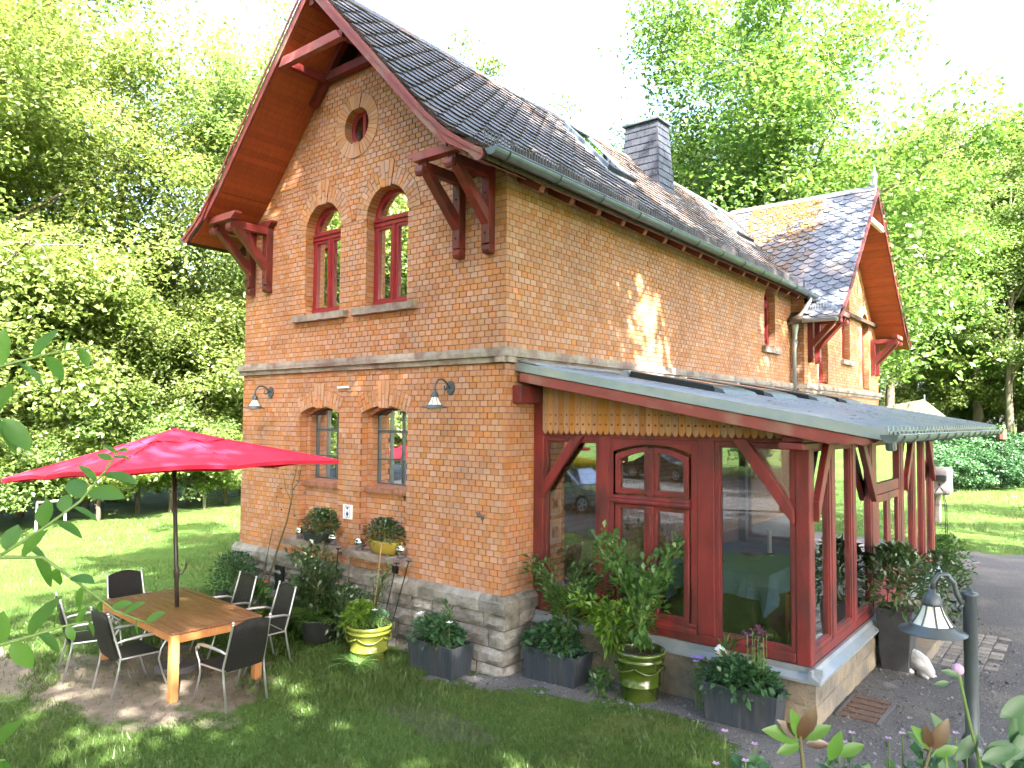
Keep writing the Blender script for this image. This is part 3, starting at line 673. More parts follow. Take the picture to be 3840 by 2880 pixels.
# the 300 whole bricks nearest the camera are pieces of their own, the others are joined per wall
ALLB.sort(key=lambda t: t[0])
for i, (ds, wall, c, par, mb, P, pr) in enumerate(ALLB):
    if i < 300:
        m = Matrix(((wall.U.x, -wall.N.x, 0, c.x), (wall.U.y, -wall.N.y, 0, c.y), (0, 0, 1, c.z), (0, 0, 0, 1)))
        shared('brick', brick_me, m, par)
    else: mb.prism(P, wall, -.03, pr, back=False)
for mb, nm, mt, par in parent_mb:
    if mb.v: tag(mb.build(nm, mt, par), kind='stuff')

# --- plinth of rough stone blocks
def rough_block(wall, u0, u1, z0, z1, d, parent, jag=.018, name='stone_block', mat='plinth_stone', slope=0, nu=None):
    nu = nu or max(3, int((u1-u0)/.09)); nz = 3 if z1-z0 > .12 else 2
    V = []; idx = {}
    for i in range(nu+1):
        for k in range(nz+1):
            e = (i in (0, nu)) or (k in (0, nz)); u = u0+(u1-u0)*i/nu; z = z0+(z1-z0)*k/nz
            dd = d+(random.uniform(-.6, .1)*jag if e else random.uniform(-.2, 1.0)*jag)
            if slope and k == nz: dd = d-slope
            V.append(wall(u+(0 if i in (0, nu) else random.uniform(-.01, .01)), z+(0 if k in (0, nz) else random.uniform(-.012, .012)), dd-(.012 if e and jag > .025 else 0)))
    Fc = [(i*(nz+1)+k, (i+1)*(nz+1)+k, (i+1)*(nz+1)+k+1, i*(nz+1)+k+1) for i in range(nu) for k in range(nz)]
    b = len(V); rim = [i*(nz+1) for i in range(nu+1)]+[nu*(nz+1)+k for k in range(1, nz+1)]+[i*(nz+1)+nz for i in range(nu-1, -1, -1)]+[k for k in range(nz-1, 0, -1)]
    for r_ in rim:
        i, k = divmod(r_, nz+1); V.append(wall(u0+(u1-u0)*i/nu, z0+(z1-z0)*k/nz, d-.14))
    m_ = len(rim); Fc += [(rim[(j+1) % m_], rim[j], b+j, b+(j+1) % m_) for j in range(m_)]
    mb = MB().raw([tuple(p) for p in V], Fc); return mb.build(name, mat, parent)
plinth = MB().box(-GW-.045, .045, -.045, -.012, -.2, .93).build('plinth', 'plinth_mortar', house)
MB().box(.012, .044, -.012, .58, -.2, .93).build('plinth_side', 'plinth_mortar', plinth); MB().box(.012, .044, 8.0, WY0, -.2, .93).build('plinth_side', 'plinth_mortar', plinth)
rows = [(-.14, .125), (.135, .325), (.335, .545), (.555, .735)]
random.seed(21)
for ri_, (z0, z1) in enumerate(rows):
    u = -GW-.06; 
    while u < .06:
        wd = random.uniform(.3, .62)
        if .06-(u+wd) < .2: wd = .06-u
        if not (ri_ in (1, 2, 3) and u < -4.42 and u+wd > -4.68 and False): rough_block(GABLE, u, u+wd-.02, z0+.004, z1-.006, .072, plinth, .03)
        u += wd
    u = -.055
    while u < .585:
        wd = random.uniform(.24, .42)
        if .6-(u+wd) < .12: wd = .6-u
        rough_block(SIDE, u, u+wd-.02, z0+.004, z1-.006, .072, plinth, .03); u += wd
u = -GW-.09
while u < .09:
    wd = random.uniform(.7, 1.15)
    if .09-(u+wd) < .35: wd = .09-u
    rough_block(GABLE, u, u+wd-.008, .748, .955, .10, plinth, .02, 'cap_stone', slope=.075); u += wd
rough_block(SIDE, -.09, .585, .748, .955, .10, plinth, .02, 'cap_stone', slope=.075)
MB().box(-4.66, -4.42, -.085, -.06, .36, .74).build('cellar_vent', 'black_plastic', house)
MB().box(-1.98, -1.86, -.012, .0, .97, 1.12).build('wall_vent', 'black_plastic', house)
# --- string course
def course(wall, u0, u1, parent, n):
    du = (u1-u0)/n
    for i in range(n):
        a, b = u0+i*du, u0+(i+1)*du-.004
        rough_block(wall, a, b, 3.872, 3.985, .088, parent, .006, 'course_stone', 'sandstone', slope=.012, nu=8)
        rough_block(wall, a, b, 3.80, 3.868, .045, parent, .006, 'course_stone', 'sandstone', nu=8)
course(GABLE, -GW-.09, .09, house, 6); course(SIDE, -.088, WY0-.0, house, 9); course(WING, WY0-.09, WY1+.09, house, 7)
rough_block(RET, .09, WX+.088, 3.872, 3.985, .088, house, .006, 'course_stone', 'sandstone', nu=4)
# ------------------------------------------------------------ main roof
PROF = [(0, 9.30), (2.37, 6.80), (2.735, 6.47), (3.073, 6.24), (3.34, 6.09)]
WPROF = [(0, 9.42), (3.15, 6.12), (3.6, 5.74), (4.0, 5.47)]
Y0R, Y1R = -.875, 18.9
WXE = 1.12
def prof_at(prof, s):
    for (a, b) in zip(prof[:-1], prof[1:]):
        l = math.hypot(b[0]-a[0], b[1]-a[1])
        if s <= l or b == prof[-1]:
            t = s/l; d = ((b[0]-a[0])/l, (b[1]-a[1])/l); return (a[0]+(b[0]-a[0])*t, a[1]+(b[1]-a[1])*t), d
        s -= l
def prof_len(prof): return sum(math.hypot(b[0]-a[0], b[1]-a[1]) for a, b in zip(prof[:-1], prof[1:]))
def zprof(prof, d):
    for (a, b) in zip(prof[:-1], prof[1:]):
        if d <= b[0] or b == prof[-1]: return a[1]+(b[1]-a[1])*(d-a[0])/(b[0]-a[0])
rf = MB()
for sg in (1, -1):
    top = [(HC+sg*d, z) for d, z in PROF]; bot = [(HC+sg*d, z-.11) for d, z in PROF]
    rf.prism(top+bot[::-1], lambda u, z, d: Vector((u, d, z)), Y0R+.01, Y1R)
roof = rf.build('roof', ['slate_moss'], house)
wr = MB()
for sg in (1, -1):
    top = [(WYC+sg*d, z) for d, z in WPROF]; bot = [(WYC+sg*d, z-.11) for d, z in WPROF]
    wr.prism(top+bot[::-1], lambda u, z, d: Vector((d, u, z)), -2.6, WXE-.01)
wroof = wr.build('wing_roof', ['slate_moss'], house)
ALLS = []
def slates(mapf, prof, a0, a1, parent, tilt, keep, matf, wd=.23, ht=.31, ex=.165, sgn=1):
    """scale-shaped slates in sloping courses; mapf(a, s) -> (point, along, down, normal)"""
    Ls = prof_len(prof); ct, st = math.cos(tilt), math.sin(tilt); rowsn = int((Ls+abs(a1-a0)*abs(st)+1)/ex)+4; coln = int(abs(a1-a0)/wd)+int(Ls/wd)+6
    for i in range(-rowsn, rowsn):
        for j in range(-coln//2-6, coln+6):
            p = j*wd+(wd*.5 if i % 2 else 0); q = i*ex
            a = a0+p*ct-q*st*sgn; s_ = p*st*sgn+q*ct
            if a < a0-.02 or a > a1+.02 or s_ < -.02 or s_ > Ls-.06: continue
            if not keep(a, s_): continue
            shape = [(-wd*.49, -.03), (wd*.49, -.03), (wd*.49, ht*.50), (wd*.40, ht*.80), (wd*.16, ht*.97), (-wd*.16, ht*1.0), (-wd*.40, ht*.84), (-wd*.49, ht*.58)]
            j_ = random.uniform(-.012, .012); P = [(x*ct-(y+j_)*st*sgn, x*st*sgn+(y+j_)*ct) for x, y in shape]
            n0 = area(P)
            P = clip(P, 1, 0, a-a0+.012); 
            if len(P) > 2: P = clip(P, -1, 0, a1+.012-a)
            if len(P) > 2: P = clip(P, 0, -1, Ls+.03-s_)
            if len(P) > 2: P = clip(P, 0, 1, s_)
            if len(P) < 3 or area(P) < .006: continue
            whole = abs(area(P)-n0) < 1e-6
            pt, al, dn, nm = mapf(a, max(0, s_+ht*.4))
            pt = pt-dn*(ht*.4)
            ALLS.append(((pt-CAM).length, pt, al, dn, nm, P, whole, parent, matf(a, s_), random.uniform(-.002, .006)))
def main_map(a, s):
    (d, z), (dx, dz) = prof_at(PROF, min(s, prof_len(PROF)-.001)); dn = Vector((dx, 0, dz)); return Vector((HC+d, a, z)), Vector((0, 1, 0)), dn, Vector((-dz, 0, dx))
def wing_map(a, s):
    (d, z), (dx, dz) = prof_at(WPROF, min(s, prof_len(WPROF)-.001)); dn = Vector((0, -dx, dz)); return Vector((a, WYC-d, z)), Vector((1, 0, 0)), dn, Vector((0, dz, dx))
def wing_map2(a, s):
    (d, z), (dx, dz) = prof_at(WPROF, min(s, prof_len(WPROF)-.001)); dn = Vector((0, dx, dz)); return Vector((a, WYC+d, z)), Vector((-1, 0, 0)), dn, Vector((0, -dz, dx))
def keep_main(a, s):
    (d, z), _ = prof_at(PROF, max(0, s)); x = HC+d
    if abs(a-WYC) < 4.0 and zprof(WPROF, abs(a-WYC)) > z-.05 and x < WXE: return False
    for (ya, yb, sa, sb) in ((4.95, 5.85, .42, 1.95), (11.6, 12.5, .4, 1.8)):
        if ya-.12 < a < yb+.12 and sa-.25 < s < sb+.0: return False
    return a < 15.5
def keep_wing(a, s):
    (d, z), _ = prof_at(WPROF, max(0, s)); dd = abs(a-HC)
    return not (dd < 3.3 and zprof(PROF, dd) > z+.06)
slates(main_map, PROF, Y0R, 16, roof, R(13), keep_main, lambda a, s: 0, wd=.29, ht=.40, ex=.215, sgn=1)
edge = lambda a, s: 1 if a+.22*math.sin(s*9) > -.05-.12*s*.6 and a > -1.4+.25*math.sin(s*7) else 0
slates(wing_map, WPROF, -2.9, WXE, wroof, R(12), keep_wing, edge, wd=.27, ht=.34, ex=.19, sgn=-1)
def main_map2(a, s):
    (d, z), (dx, dz) = prof_at(PROF, min(s, prof_len(PROF)-.001)); dn = Vector((-dx, 0, dz)); return Vector((HC-d, a, z)), Vector((0, -1, 0)), dn, Vector((dz, 0, dx))
ALLS.sort(key=lambda t: t[0]); ns = 0; sme = {}; joined = {}
def slate_geo(mb, pt, al, dn, nm, P, lift, new):
    fn = lambda u, v, d: pt+al*u+dn*v+nm*(d+(.006+.036*max(0, v)/.3)+lift)
    mb.prism(P, fn, -.02 if new else -.028, .0 if new else .004, m=0, mside=(0 if new else 1), back=False)
for (ds, pt, al, dn, nm, P, whole, par, mt, lift) in ALLS:
    vis = (pt-CAM).dot(nm) < 0
    if whole and ns < 300 and vis and pt.y > -.6:
        key = (mt, round(P[0][0], 2), par.name, len(P))
        if key not in sme:
            mb = MB(); slate_geo(mb, Vector((0, 0, 0)), Vector((1, 0, 0)), Vector((0, 1, 0)), Vector((0, 0, 1)), P, 0, mt)
            t_ = mb.build('slate', ['slate_new', 'slate_new'] if mt else ['slate_old', 'slate_moss']); sme[key] = t_.data; bpy.data.objects.remove(t_)
        m = Matrix(((al.x, dn.x, nm.x, pt.x+nm.x*lift), (al.y, dn.y, nm.y, pt.y+nm.y*lift), (al.z, dn.z, nm.z, pt.z+nm.z*lift), (0, 0, 0, 1)))
        shared('slate', sme[key], m, par); ns += 1
    else:
        mb = joined.setdefault((par.name, mt), (MB(), par, mt)); slate_geo(mb[0], pt, al, dn, nm, P, lift, mt)
for (mb, par, mt) in joined.values():
    tag(mb.build('slates', ['slate_new', 'slate_new'] if mt else ['slate_old', 'slate_moss'], par), kind='stuff')
# moss and litter clumps on the old slates
mo = MB(); ml = MB()
def clump(mb, p, r, nm):
    al = nm.orthogonal().normalized(); bl = nm.cross(al); n = 6; V = [p+nm*r*.6]
    for i in range(n):
        a = 2*math.pi*i/n; rr = r*random.uniform(.6, 1.3); V.append(p+al*math.cos(a)*rr+bl*math.sin(a)*rr*.7-nm*.01)
    mb.raw([tuple(v) for v in V], [(0, 1+i, 1+(i+1) % n) for i in range(n)])
for _ in range(800):
    a = random.uniform(-2.2, -.2); s = abs(random.gauss(.3, .9))+.05
    if s > 4: continue
    if keep_wing(a, s): pt, al, dn, nm = wing_map(a, s); clump(mo, pt+nm*.03, random.uniform(.03, .10), nm)
for _ in range(900):
    a = random.uniform(-.8, 11); s = random.uniform(.2, 4.6) if random.random() < .6 else random.uniform(3.2, 4.6)
    if keep_main(a, s): pt, al, dn, nm = main_map(a, s); clump(ml, pt+nm*.028, random.uniform(.02, .05), nm)
tag(mo.build('moss', 'moss_yellow', wroof), kind='stuff'); tag(ml.build('leaf_litter', 'slate_moss', roof), kind='stuff')
# ridges
for i in range(46):
    y = Y0R+i*.36
    if y > 15.5: break
    MB().prism([(-.16, -.17), (0, .0), (.16, -.17), (.15, -.19), (0, -.03), (-.15, -.19)], lambda u, z, d: Vector((HC+u, d, 9.375+z+random.uniform(-.003, .003))), y, y+.35).build('ridge_slate', 'slate_old', roof)
for i in range(13):
    x = -2.95+i*.315; z = 9.50
    MB().prism([(-.15, -.16), (0, .0), (.15, -.16), (.14, -.18), (0, -.03), (-.14, -.18)], lambda u, zz, d: Vector((d, WYC+u, z+zz)), x, x+.305).build('ridge_slate', 'slate_new' if x > -1.2 else 'slate_old', wroof)
MB().lathe([(.001, 0), (.085, .0), (.05, .2), (.045, .27), (.085, .31), (.09, .36), (.05, .41), (.035, .43), (.05, .45), (.02, .5), (.004, .62)], (WXE-.06, WYC, 9.42), 16).build('finial', 'zinc', wroof, smooth=True)
# --- verge: barge boards, soffit boards, tie beams
def gable_trim(fn, prof, depth, red='red_faded', inner=.2, prefix='', half0=0, soffit=True, parent=house, sofmat='soffit_wood', wallz=None, flare=True):
    """fn(u, z, d): u from gable centre, d outwards from the wall; depth = overhang"""
    for sg in (1, -1):
        top = [(sg*d, z-.012) for d, z in prof]
        n = len(prof)
        bo = [(sg*(prof[0][0]), prof[0][1]-inner*1.02), (sg*(prof[1][0]-.02), prof[1][1]-.17), (sg*prof[2][0], prof[2][1]-.2)]
        lower = top[:3]+bo[::-1]
        MB().prism(lower, fn, depth-.005, depth+.032).build('barge_board', red, parent, bevel=.004)
        fl = top[1:]+[(sg*(prof[-1][0]-.02), prof[-1][1]-.09), (sg*(prof[-1][0]-.1), prof[-1][1]-.11), (sg*(prof[-2][0]+.02), prof[-2][1]-.13), (sg*(prof[2][0]+.02), prof[2][1]-.17)]
        MB().prism(fl, fn, depth+.036, depth+.058).build('barge_board', red, parent, bevel=.004)
        # thin upper strip
        strip = [(u, z+.016) for u, z in top]+[(u, z-.045) for u, z in top[::-1]]
        MB().prism(strip, fn, depth+.061, depth+.075).build('verge_strip', red, parent)
        if soffit:
            L_ = prof_len(prof); k = 0; s = .10
            while s < L_-.1:
                (d, z), (dx, dz) = prof_at(prof, s+.05)
                c = (sg*(d-.125*(-dz)*1), z-.125*dx); hx, hz = dx*.0495, dz*.0495; tx, tz = -dz*.009, dx*.009
                pts = [(c[0]-sg*hx-sg*tx, c[1]-hz-tz), (c[0]+sg*hx-sg*tx, c[1]+hz-tz), (c[0]+sg*hx+sg*tx, c[1]+hz+tz), (c[0]-sg*hx+sg*tx, c[1]-hz+tz)]
                MB().prism(pts, fn, .0, depth-.008).build('soffit_board', sofmat, parent); s += .102
GF = lambda u, z, d: Vector((HC+u, -d, z))
WF = lambda u, z, d: Vector((WX+d, WYC+u, z))
gable_trim(GF, PROF, .875, sofmat='soffit_wood')
WPROF4 = [(0, 9.42), (3.15, 6.12), (3.6, 5.74), (3.85, 5.56), (4.0, 5.47)]
gable_trim(WF, WPROF4, .83, red='red_paint')
# front frame in the gable peak: collar, king post strut, wall tie beam
MB().prism([(-.72, 8.235), (.72, 8.235), (.62, 8.37), (-.62, 8.37)], GF, .80, .90).build('collar_beam', 'red_faded', house, bevel=.006)
MB().prism([(-.86, 8.30), (.86, 8.30), (.74, 8.43), (-.74, 8.43)], GF, .0, .14).build('tie_beam', 'red_paint', house, bevel=.006)
for sg in (1, -1): MB().beam(GF(sg*.0, 9.03, .10), GF(sg*.98, 7.99, .10), .1, .10, (0, -1, 0)).build('inner_rafter', 'red_paint', house, bevel=.005)
MB().beam((HC, .0, 9.0), (HC, -.86, 9.0), .09, .1).build('ridge_beam', 'red_paint', house, bevel=.005)
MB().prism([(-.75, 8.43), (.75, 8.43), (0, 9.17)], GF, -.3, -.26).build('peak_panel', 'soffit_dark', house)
for sg in (1, -1): MB().beam(GF(sg*.66, 8.33, .1), GF(sg*.66, 8.33, .86), .10, .10).build('purlin', 'red_paint', house, bevel=.005)
MB().prism([(-.72, 8.35), (.72, 8.35), (.62, 8.49), (-.62, 8.49)], WF, .76, .85).build('collar_beam', 'white', house, bevel=.006)
# brackets under the eaves
def bracket(fn, u, ztop, zbot, reach, mat='red_paint'):
    q = MB(); hw = .062
    P = lambda pts: q.prism(pts, lambda a, z, d: fn(u+d, z, a), -hw, hw)
    P([(0, zbot+.12), (.125, zbot+.12), (.125, ztop), (0, ztop)])
    P([(0, zbot+.0), (.085, zbot+.0), (.12, zbot+.04), (.12, zbot+.09), (.095, zbot+.119), (0, zbot+.119)])
    P([(.126, ztop-.12), (reach-.0, ztop-.12), (reach, ztop), (.126, ztop)])
    P([(.126, zbot+.36), (.126, zbot+.55), (reach-.18, ztop-.121), (reach-.04, ztop-.121)])
    P([(reach-.02, ztop-.17), (reach+.05, ztop-.17), (reach+.065, ztop-.13), (reach+.05, ztop-.06), (reach+.001, ztop-.06), (reach+.001, ztop-.122)])
    o = q.build('eaves_bracket', mat, house, bevel=.006)
    for zz in (zbot+.25, ztop-.32): MB().ball(fn(u, zz, .126), .014, 6).build('bolt', 'iron', o)
    return o
for u in (-2.69, -2.19, 2.17, 2.67): bracket(GF, u, 6.25, 5.17, .74)
for sg in (1, -1):
    for dd, mt in ((.735, 'red_faded'), (.0, 'red_paint')):
        a, b = (1.98, 2.86) if dd else (2.02, 2.84)
        pr = [(sg*a, 6.36), (sg*b, 6.36), (sg*b, 6.252), (sg*(a+.09), 6.252), (sg*(a+.075), 6.29), (sg*(a+.03), 6.30), (sg*a, 6.33)]
        MB().prism(pr, GF, dd-.06 if dd else .0, dd+.07 if dd else .12).build('wall_plate', mt, house, bevel=.005)
for u in (-3.35, -2.8, 2.8, 3.35): bracket(WF, u, 5.58, 4.5, .70)
for sg in (1, -1):
    MB().prism([(sg*2.62, 5.70), (sg*3.6, 5.70), (sg*3.6, 5.585), (sg*2.7, 5.585), (sg*2.66, 5.63)], WF, .62, .76).build('wall_plate', 'red_faded', house, bevel=.005)
# eaves soffit on the long side
MB().prism([(.0, 6.22), (.42, 5.97), (.42, 5.985), (.0, 6.235)], lambda u, z, d: Vector((u, d, z)), .0, WY0).build('eaves_board', 'soffit_dark', house)  # shadow under the eaves is put into the dark wood colour
ro = MB()
for i in range(17):
    y = .25+i*.66
    if y < WY0-.5: MB().beam((-.05, y, 6.19), (.36, y, 5.95), .1, .09).build('rafter_end', 'soffit_dark', house, bevel=.004)  # rafter ends carry the same painted eaves shadow
# --- gutters and downpipe
def gutter(p0, p1, r=.085, out=Vector((1, 0, 0)), name='gutter', mat='zinc_dark', parent=house, joints=1.0):
    p0 = Vector(p0); p1 = Vector(p1); q = MB(); n = 10; L_ = (p1-p0).length; k = max(2, int(L_/1.0)); V = []
    for i in range(k+1):
        c = p0.lerp(p1, i/k)
        for rr in (r, r-.006):
            for b in range(n+1):
                a = math.pi*b/n; V.append(c-out*math.cos(a)*rr-Vector((0, 0, math.sin(a)*rr)))
    m = 2*(n+1)
    for i in range(k):
        for b in range(n):
            A = i*m+b; q.f.append((A, A+1, A+m+1, A+m)); q.m.append(0); A += n+1; q.f.append((A+1, A, A+m, A+m+1)); q.m.append(0)
    q.v = [tuple(v) for v in V]
    for i in (0, k):
        q.f.append(tuple(i*m+b for b in range(n+1))); q.m.append(0)
    q.tube([p0+out*r, p1+out*r], .011, 6)
    o = q.build(name, mat, parent, smooth=False)
    y = .25
    while y < L_:
        c = p0.lerp(p1, y/L_); dr = (p1-p0).normalized()
        MB().tube([c+dr*0-out*math.cos(math.pi*b/8)*(r+.006)-Vector((0, 0, math.sin(math.pi*b/8)*(r+.006))) for b in range(9)], .010, 5).build('gutter_bracket', mat, o); y += joints
    return o
gutter((.50, -.90, 6.11), (.50, 10.95, 6.07))
gutter((.36, 10.40, 5.45), (WXE+.02, 10.40, 5.45), r=.075, out=Vector((0, -1, 0)), joints=.5, mat='zinc')
gutter((-6.34, -.90, 6.11), (-6.34, 8, 6.07), out=Vector((-1, 0, 0)))
dp = MB(); dp.tube([(.47, 10.62, 6.02), (.47, 10.62, 5.92), (.36, 10.62, 5.72), (.16, 10.62, 5.48), (.10, 10.62, 5.3), (.10, 10.62, 3.7)], .048, 10); dp.lathe([(.05, 0), (.05, .12), (.09, .3), (.09, .36)], (.13, 10.6, 5.02), 12); dp.tube([(.14, 10.62, 5.0), (.1, 10.62, 4.8), (.1, 10.62, 3.75)], .05, 10)
dp.build('downpipe', 'zinc', house, smooth=True)
# --- snow guards
def snow_guard(fnp, a0, a1, h=.2, step=.06, parent=roof, mat='iron_grey'):
    a = a0; sec = 0
    while a < a1-.1:
        b = min(a+1.0, a1); q = MB(); x = a
        while x <= b-.03:
            p = fnp(x); q.tube([p, p+Vector((0, 0, h))], .007, 4); x += step
        for t in (.08, .98): q.tube([fnp(a)+Vector((0, 0, h*t)), fnp(b-.02)+Vector((0, 0, h*t))], .007, 4)
        p = fnp(a+.5); q.beam(p+Vector((0, 0, -.04)), p+Vector((0, 0, h+.02)), .03, .008)
        q.build('snow_guard', mat, parent); a = b+.012
snow_guard(lambda y: Vector((.25, y, 6.235)), -.72, 10.55)
snow_guard(lambda x: Vector((x, 10.66, 5.68)), .34, 1.02, h=.17, parent=wroof, mat='zinc')
# --- skylights
def skylight(y0, y1, s0, s1):
    q = MB(); A = [main_map(y0, s0), main_map(y1, s0), main_map(y1, s1), main_map(y0, s1)]; nm = A[0][3]; P0 = A[0][0]; dn = A[0][2]
    fn = lambda u, v, d: P0+Vector((0, 1, 0))*u+dn*v+nm*d
    wd, ht = y1-y0, s1-s0
    o = MB().ring([(0, 0), (wd, 0), (wd, ht), (0, ht)], [(.1, .1), (wd-.1, .1), (wd-.1, ht-.1), (.1, ht-.1)], fn, -.02, .10).build('skylight', 'zinc_dark', roof, bevel=.01)
    MB().prism([(.09, .09), (wd-.09, .09), (wd-.09, ht-.09), (.09, ht-.09)], fn, .07, .076).build('pane', 'glass', roof)
    MB().prism([(.09, .09), (wd-.09, .09), (wd-.09, ht-.09), (.09, ht-.09)], fn, -.02, .0).build('skylight_blind', 'white', roof)
    MB().prism([(-.03, ht-.02), (wd+.03, ht-.02), (wd+.03, ht+.09), (-.03, ht+.09)], fn, .05, .115).build('skylight_flashing', 'black_plastic', roof)
    MB().prism([(.15, .03), (wd-.15, .03), (wd-.15, .14), (.15, .14)], fn, .1, .115).build('skylight_vent', 'lamp_metal', roof)
    MB().prism([(-.12, -.1), (wd+.12, -.1), (wd+.12, ht+.25), (-.12, ht+.25)], fn, .015, .03).build('skylight_flashing', 'zinc', roof)
skylight(4.95, 5.85, .42, 1.95); skylight(11.6, 12.5, .4, 1.8)
for yy in (4.0, 13.0): MB().tube([(HC+.02, yy, 9.3), (HC+.02, yy, 9.46), (HC+.07, yy, 9.5), (HC+.1, yy, 9.44)], .014, 6).build('roof_hook', 'iron_grey', roof)
# --- slate hung chimney
CX0, CX1, CY0, CY1 = -3.12, -2.06, 7.97, 8.88; TX0, TX1, TY0, TY1 = -2.98, -2.15, 8.08, 8.62; ZT = 10.05
chc = MB().hexa([(CX0, CY0, 7.9), (CX1, CY0, 7.9), (CX1, CY1, 7.9), (CX0, CY1, 7.9), (TX0, TY0, ZT), (TX1, TY0, ZT), (TX1, TY1, ZT), (TX0, TY1, ZT)])
chim = chc.build('chimney', 'chimney_slate', house)
nrow = 13
def lerp(a, b, t): return a+(b-a)*t
for face in (0, 1):
    for i in range(nrow):
        t0, t1 = i/nrow, (i+1.18)/nrow; ncol = 4; sh = .5/ncol if i % 2 else 0
        for j in range(-1, ncol):
            a, b = max(0, j/ncol+sh), min(1, (j+1)/ncol+sh)
            if b-a < .03: continue
            def pt(t, s_, d):
                z = 7.9+(ZT-7.9)*min(t, 1)
                if face == 0: return (lerp(lerp(CX0, TX0, t), lerp(CX1, TX1, t), s_), lerp(CY0, TY0, t)-d, z)
                return (lerp(CX1, TX1, t)+d, lerp(lerp(CY0, TY0, t), lerp(CY1, TY1, t), s_), z)
            e = .004; lo = .022+random.uniform(0, .004); hi = .006
            a_, b_ = a+e, b-e
            q = MB(); q.hexa([pt(t0, a_, 0), pt(t0, b_, 0), pt(t0, b_, lo), pt(t0, a_, lo), pt(t1, a_, 0), pt(t1, b_, 0), pt(t1, b_, hi), pt(t1, a_, hi)])
            q.build('chimney_tile', 'chimney_slate', chim)
MB().box(TX0-.07, TX1+.07, TY0-.07, TY1+.07, ZT, ZT+.05).build('chimney_cap', 'zinc_dark', chim, bevel=.008)
# gable lamps and small fittings on the wall
def wall_lamp(x, label):
    L_ = empty('wall_lamp', (x, -.002, 3.50), label, 'lamp', 'lamps on the gable wall')
    fn = lambda u, z, d: Vector((x+u, -.002-d, 3.50+z))
    MB().prism([(.07*math.cos(a), .095*math.sin(a)) for a in [2*math.pi*i/20 for i in range(20)]], fn, 0, .025).build('wall_plate', 'lamp_metal', L_, bevel=.006)
    arm = [(0, -.02-.002, 3.50), (0, -.06, 3.52), (0, -.10, 3.57), (0, -.17, 3.605), (0, -.24, 3.595), (0, -.285, 3.545), (0, -.30, 3.48), (0, -.30, 3.44)]
    q = MB().tube([(x+a, b, c) for a, b, c in arm], .013, 8); q.tube([(x, -.07, 3.50), (x, -.115, 3.47), (x, -.135, 3.50), (x, -.12, 3.525)], .009, 6); q.build('arm', 'lamp_metal', L_, smooth=True)
    lamp_head(L_, (x, -.30, 3.44))
    return L_
def lamp_head(L_, top, k=1.0):
    t = Vector(top)
    MB().lathe([(.001, .02), (.018*k, .02), (.02*k, 0), (.038*k, -.015*k), (.05*k, -.05*k), (.052*k, -.065*k), (.04*k, -.07*k)], t, 18).build('cap', 'lamp_metal', L_, smooth=True)
    MB().lathe([(.044*k, -.068*k), (.06*k, -.11*k), (.085*k, -.155*k), (.1*k, -.175*k)], t, 24).build('glass_shade', 'white_glass', L_, smooth=True)
    rb = MB()
    for i in range(8):
        a = 2*math.pi*(i+.5)/8; rb.tube([t+Vector((r*k*math.cos(a), r*k*math.sin(a), z*k)) for r, z in ((.046, -.066), (.0625, -.11), (.088, -.155), (.103, -.176))], .0045*k, 5)
    rb.build('shade_rib', 'lamp_metal', L_)
    MB().lathe([(.098*k, -.165*k), (.112*k, -.172*k), (.112*k, -.185*k), (.165*k, -.203*k), (.165*k, -.208*k), (.108*k, -.195*k), (.098*k, -.19*k)], t, 28).build('shade_rim', 'lamp_metal', L_, smooth=True)
    MB().lathe([(.1*k, -.195*k), (.09*k, -.215*k), (.06*k, -.232*k), (.001, -.238*k)], t, 20).build('bulb_glass', 'white_glass', L_, smooth=True)
wall_lamp(-5.0, 'grey swan neck wall lamp near the left edge of the gable'); wall_lamp(-.91, 'grey swan neck wall lamp near the conservatory corner of the gable')
c_ = empty('security_camera', (-2.94, -.002, 3.50), 'small silver bullet camera between the two lower arches', 'camera')
MB().tube([(-2.94, .0, 3.5), (-2.94, -.05, 3.49), (-2.965, -.09, 3.52)], .013, 6).build('mount', 'alu', c_)
MB().tube([(-2.93, -.05, 3.55), (-3.02, -.20, 3.53)], .033, 12).build('housing', 'alu', c_, bevel=.004)
t_ = empty('wall_tile', (-2.95, -.006, 1.72), 'white ceramic tile with blue triangles on the wall between niches', 'tile')
MB().box(-3.055, -2.845, -.024, -.004, 1.615, 1.825).build('tile_body', 'white', t_, bevel=.004)
q = MB(); q.raw([(-2.985, -.0255, 1.79), (-2.915, -.0255, 1.79), (-2.95, -.0255, 1.745)], [(0, 1, 2)]); q.raw([(-2.95, -.0255, 1.735), (-2.985, -.0255, 1.69), (-2.95, -.0255, 1.64), (-2.915, -.0255, 1.69)], [(0, 1, 2, 3)])
q.ring([(-3.01, 1.66), (-2.98, 1.63), (-2.92, 1.63), (-2.89, 1.66), (-2.89, 1.78), (-2.92, 1.81), (-2.98, 1.81), (-3.01, 1.78)], [(-3.005, 1.662), (-2.978, 1.636), (-2.922, 1.636), (-2.895, 1.662), (-2.895, 1.778), (-2.922, 1.804), (-2.978, 1.804), (-3.005, 1.778)], lambda u, z, d: Vector((u, -d, z)), .0245, .0255)
q.build('tile_pattern', 'blue', t_)
g_ = empty('gecko_ornament', (-.37, -.006, 1.89), 'small blue metal lizard ornament on the brick near the corner', 'ornament')
q = MB(); q.tube([(-.31, -.018, 1.87), (-.37, -.02, 1.895), (-.41, -.02, 1.915), (-.44, -.016, 1.935), (-.455, -.014, 1.93)], [.012, .018, .014, .007, .003], 7)
q.build('body', 'lamp_metal', g_)
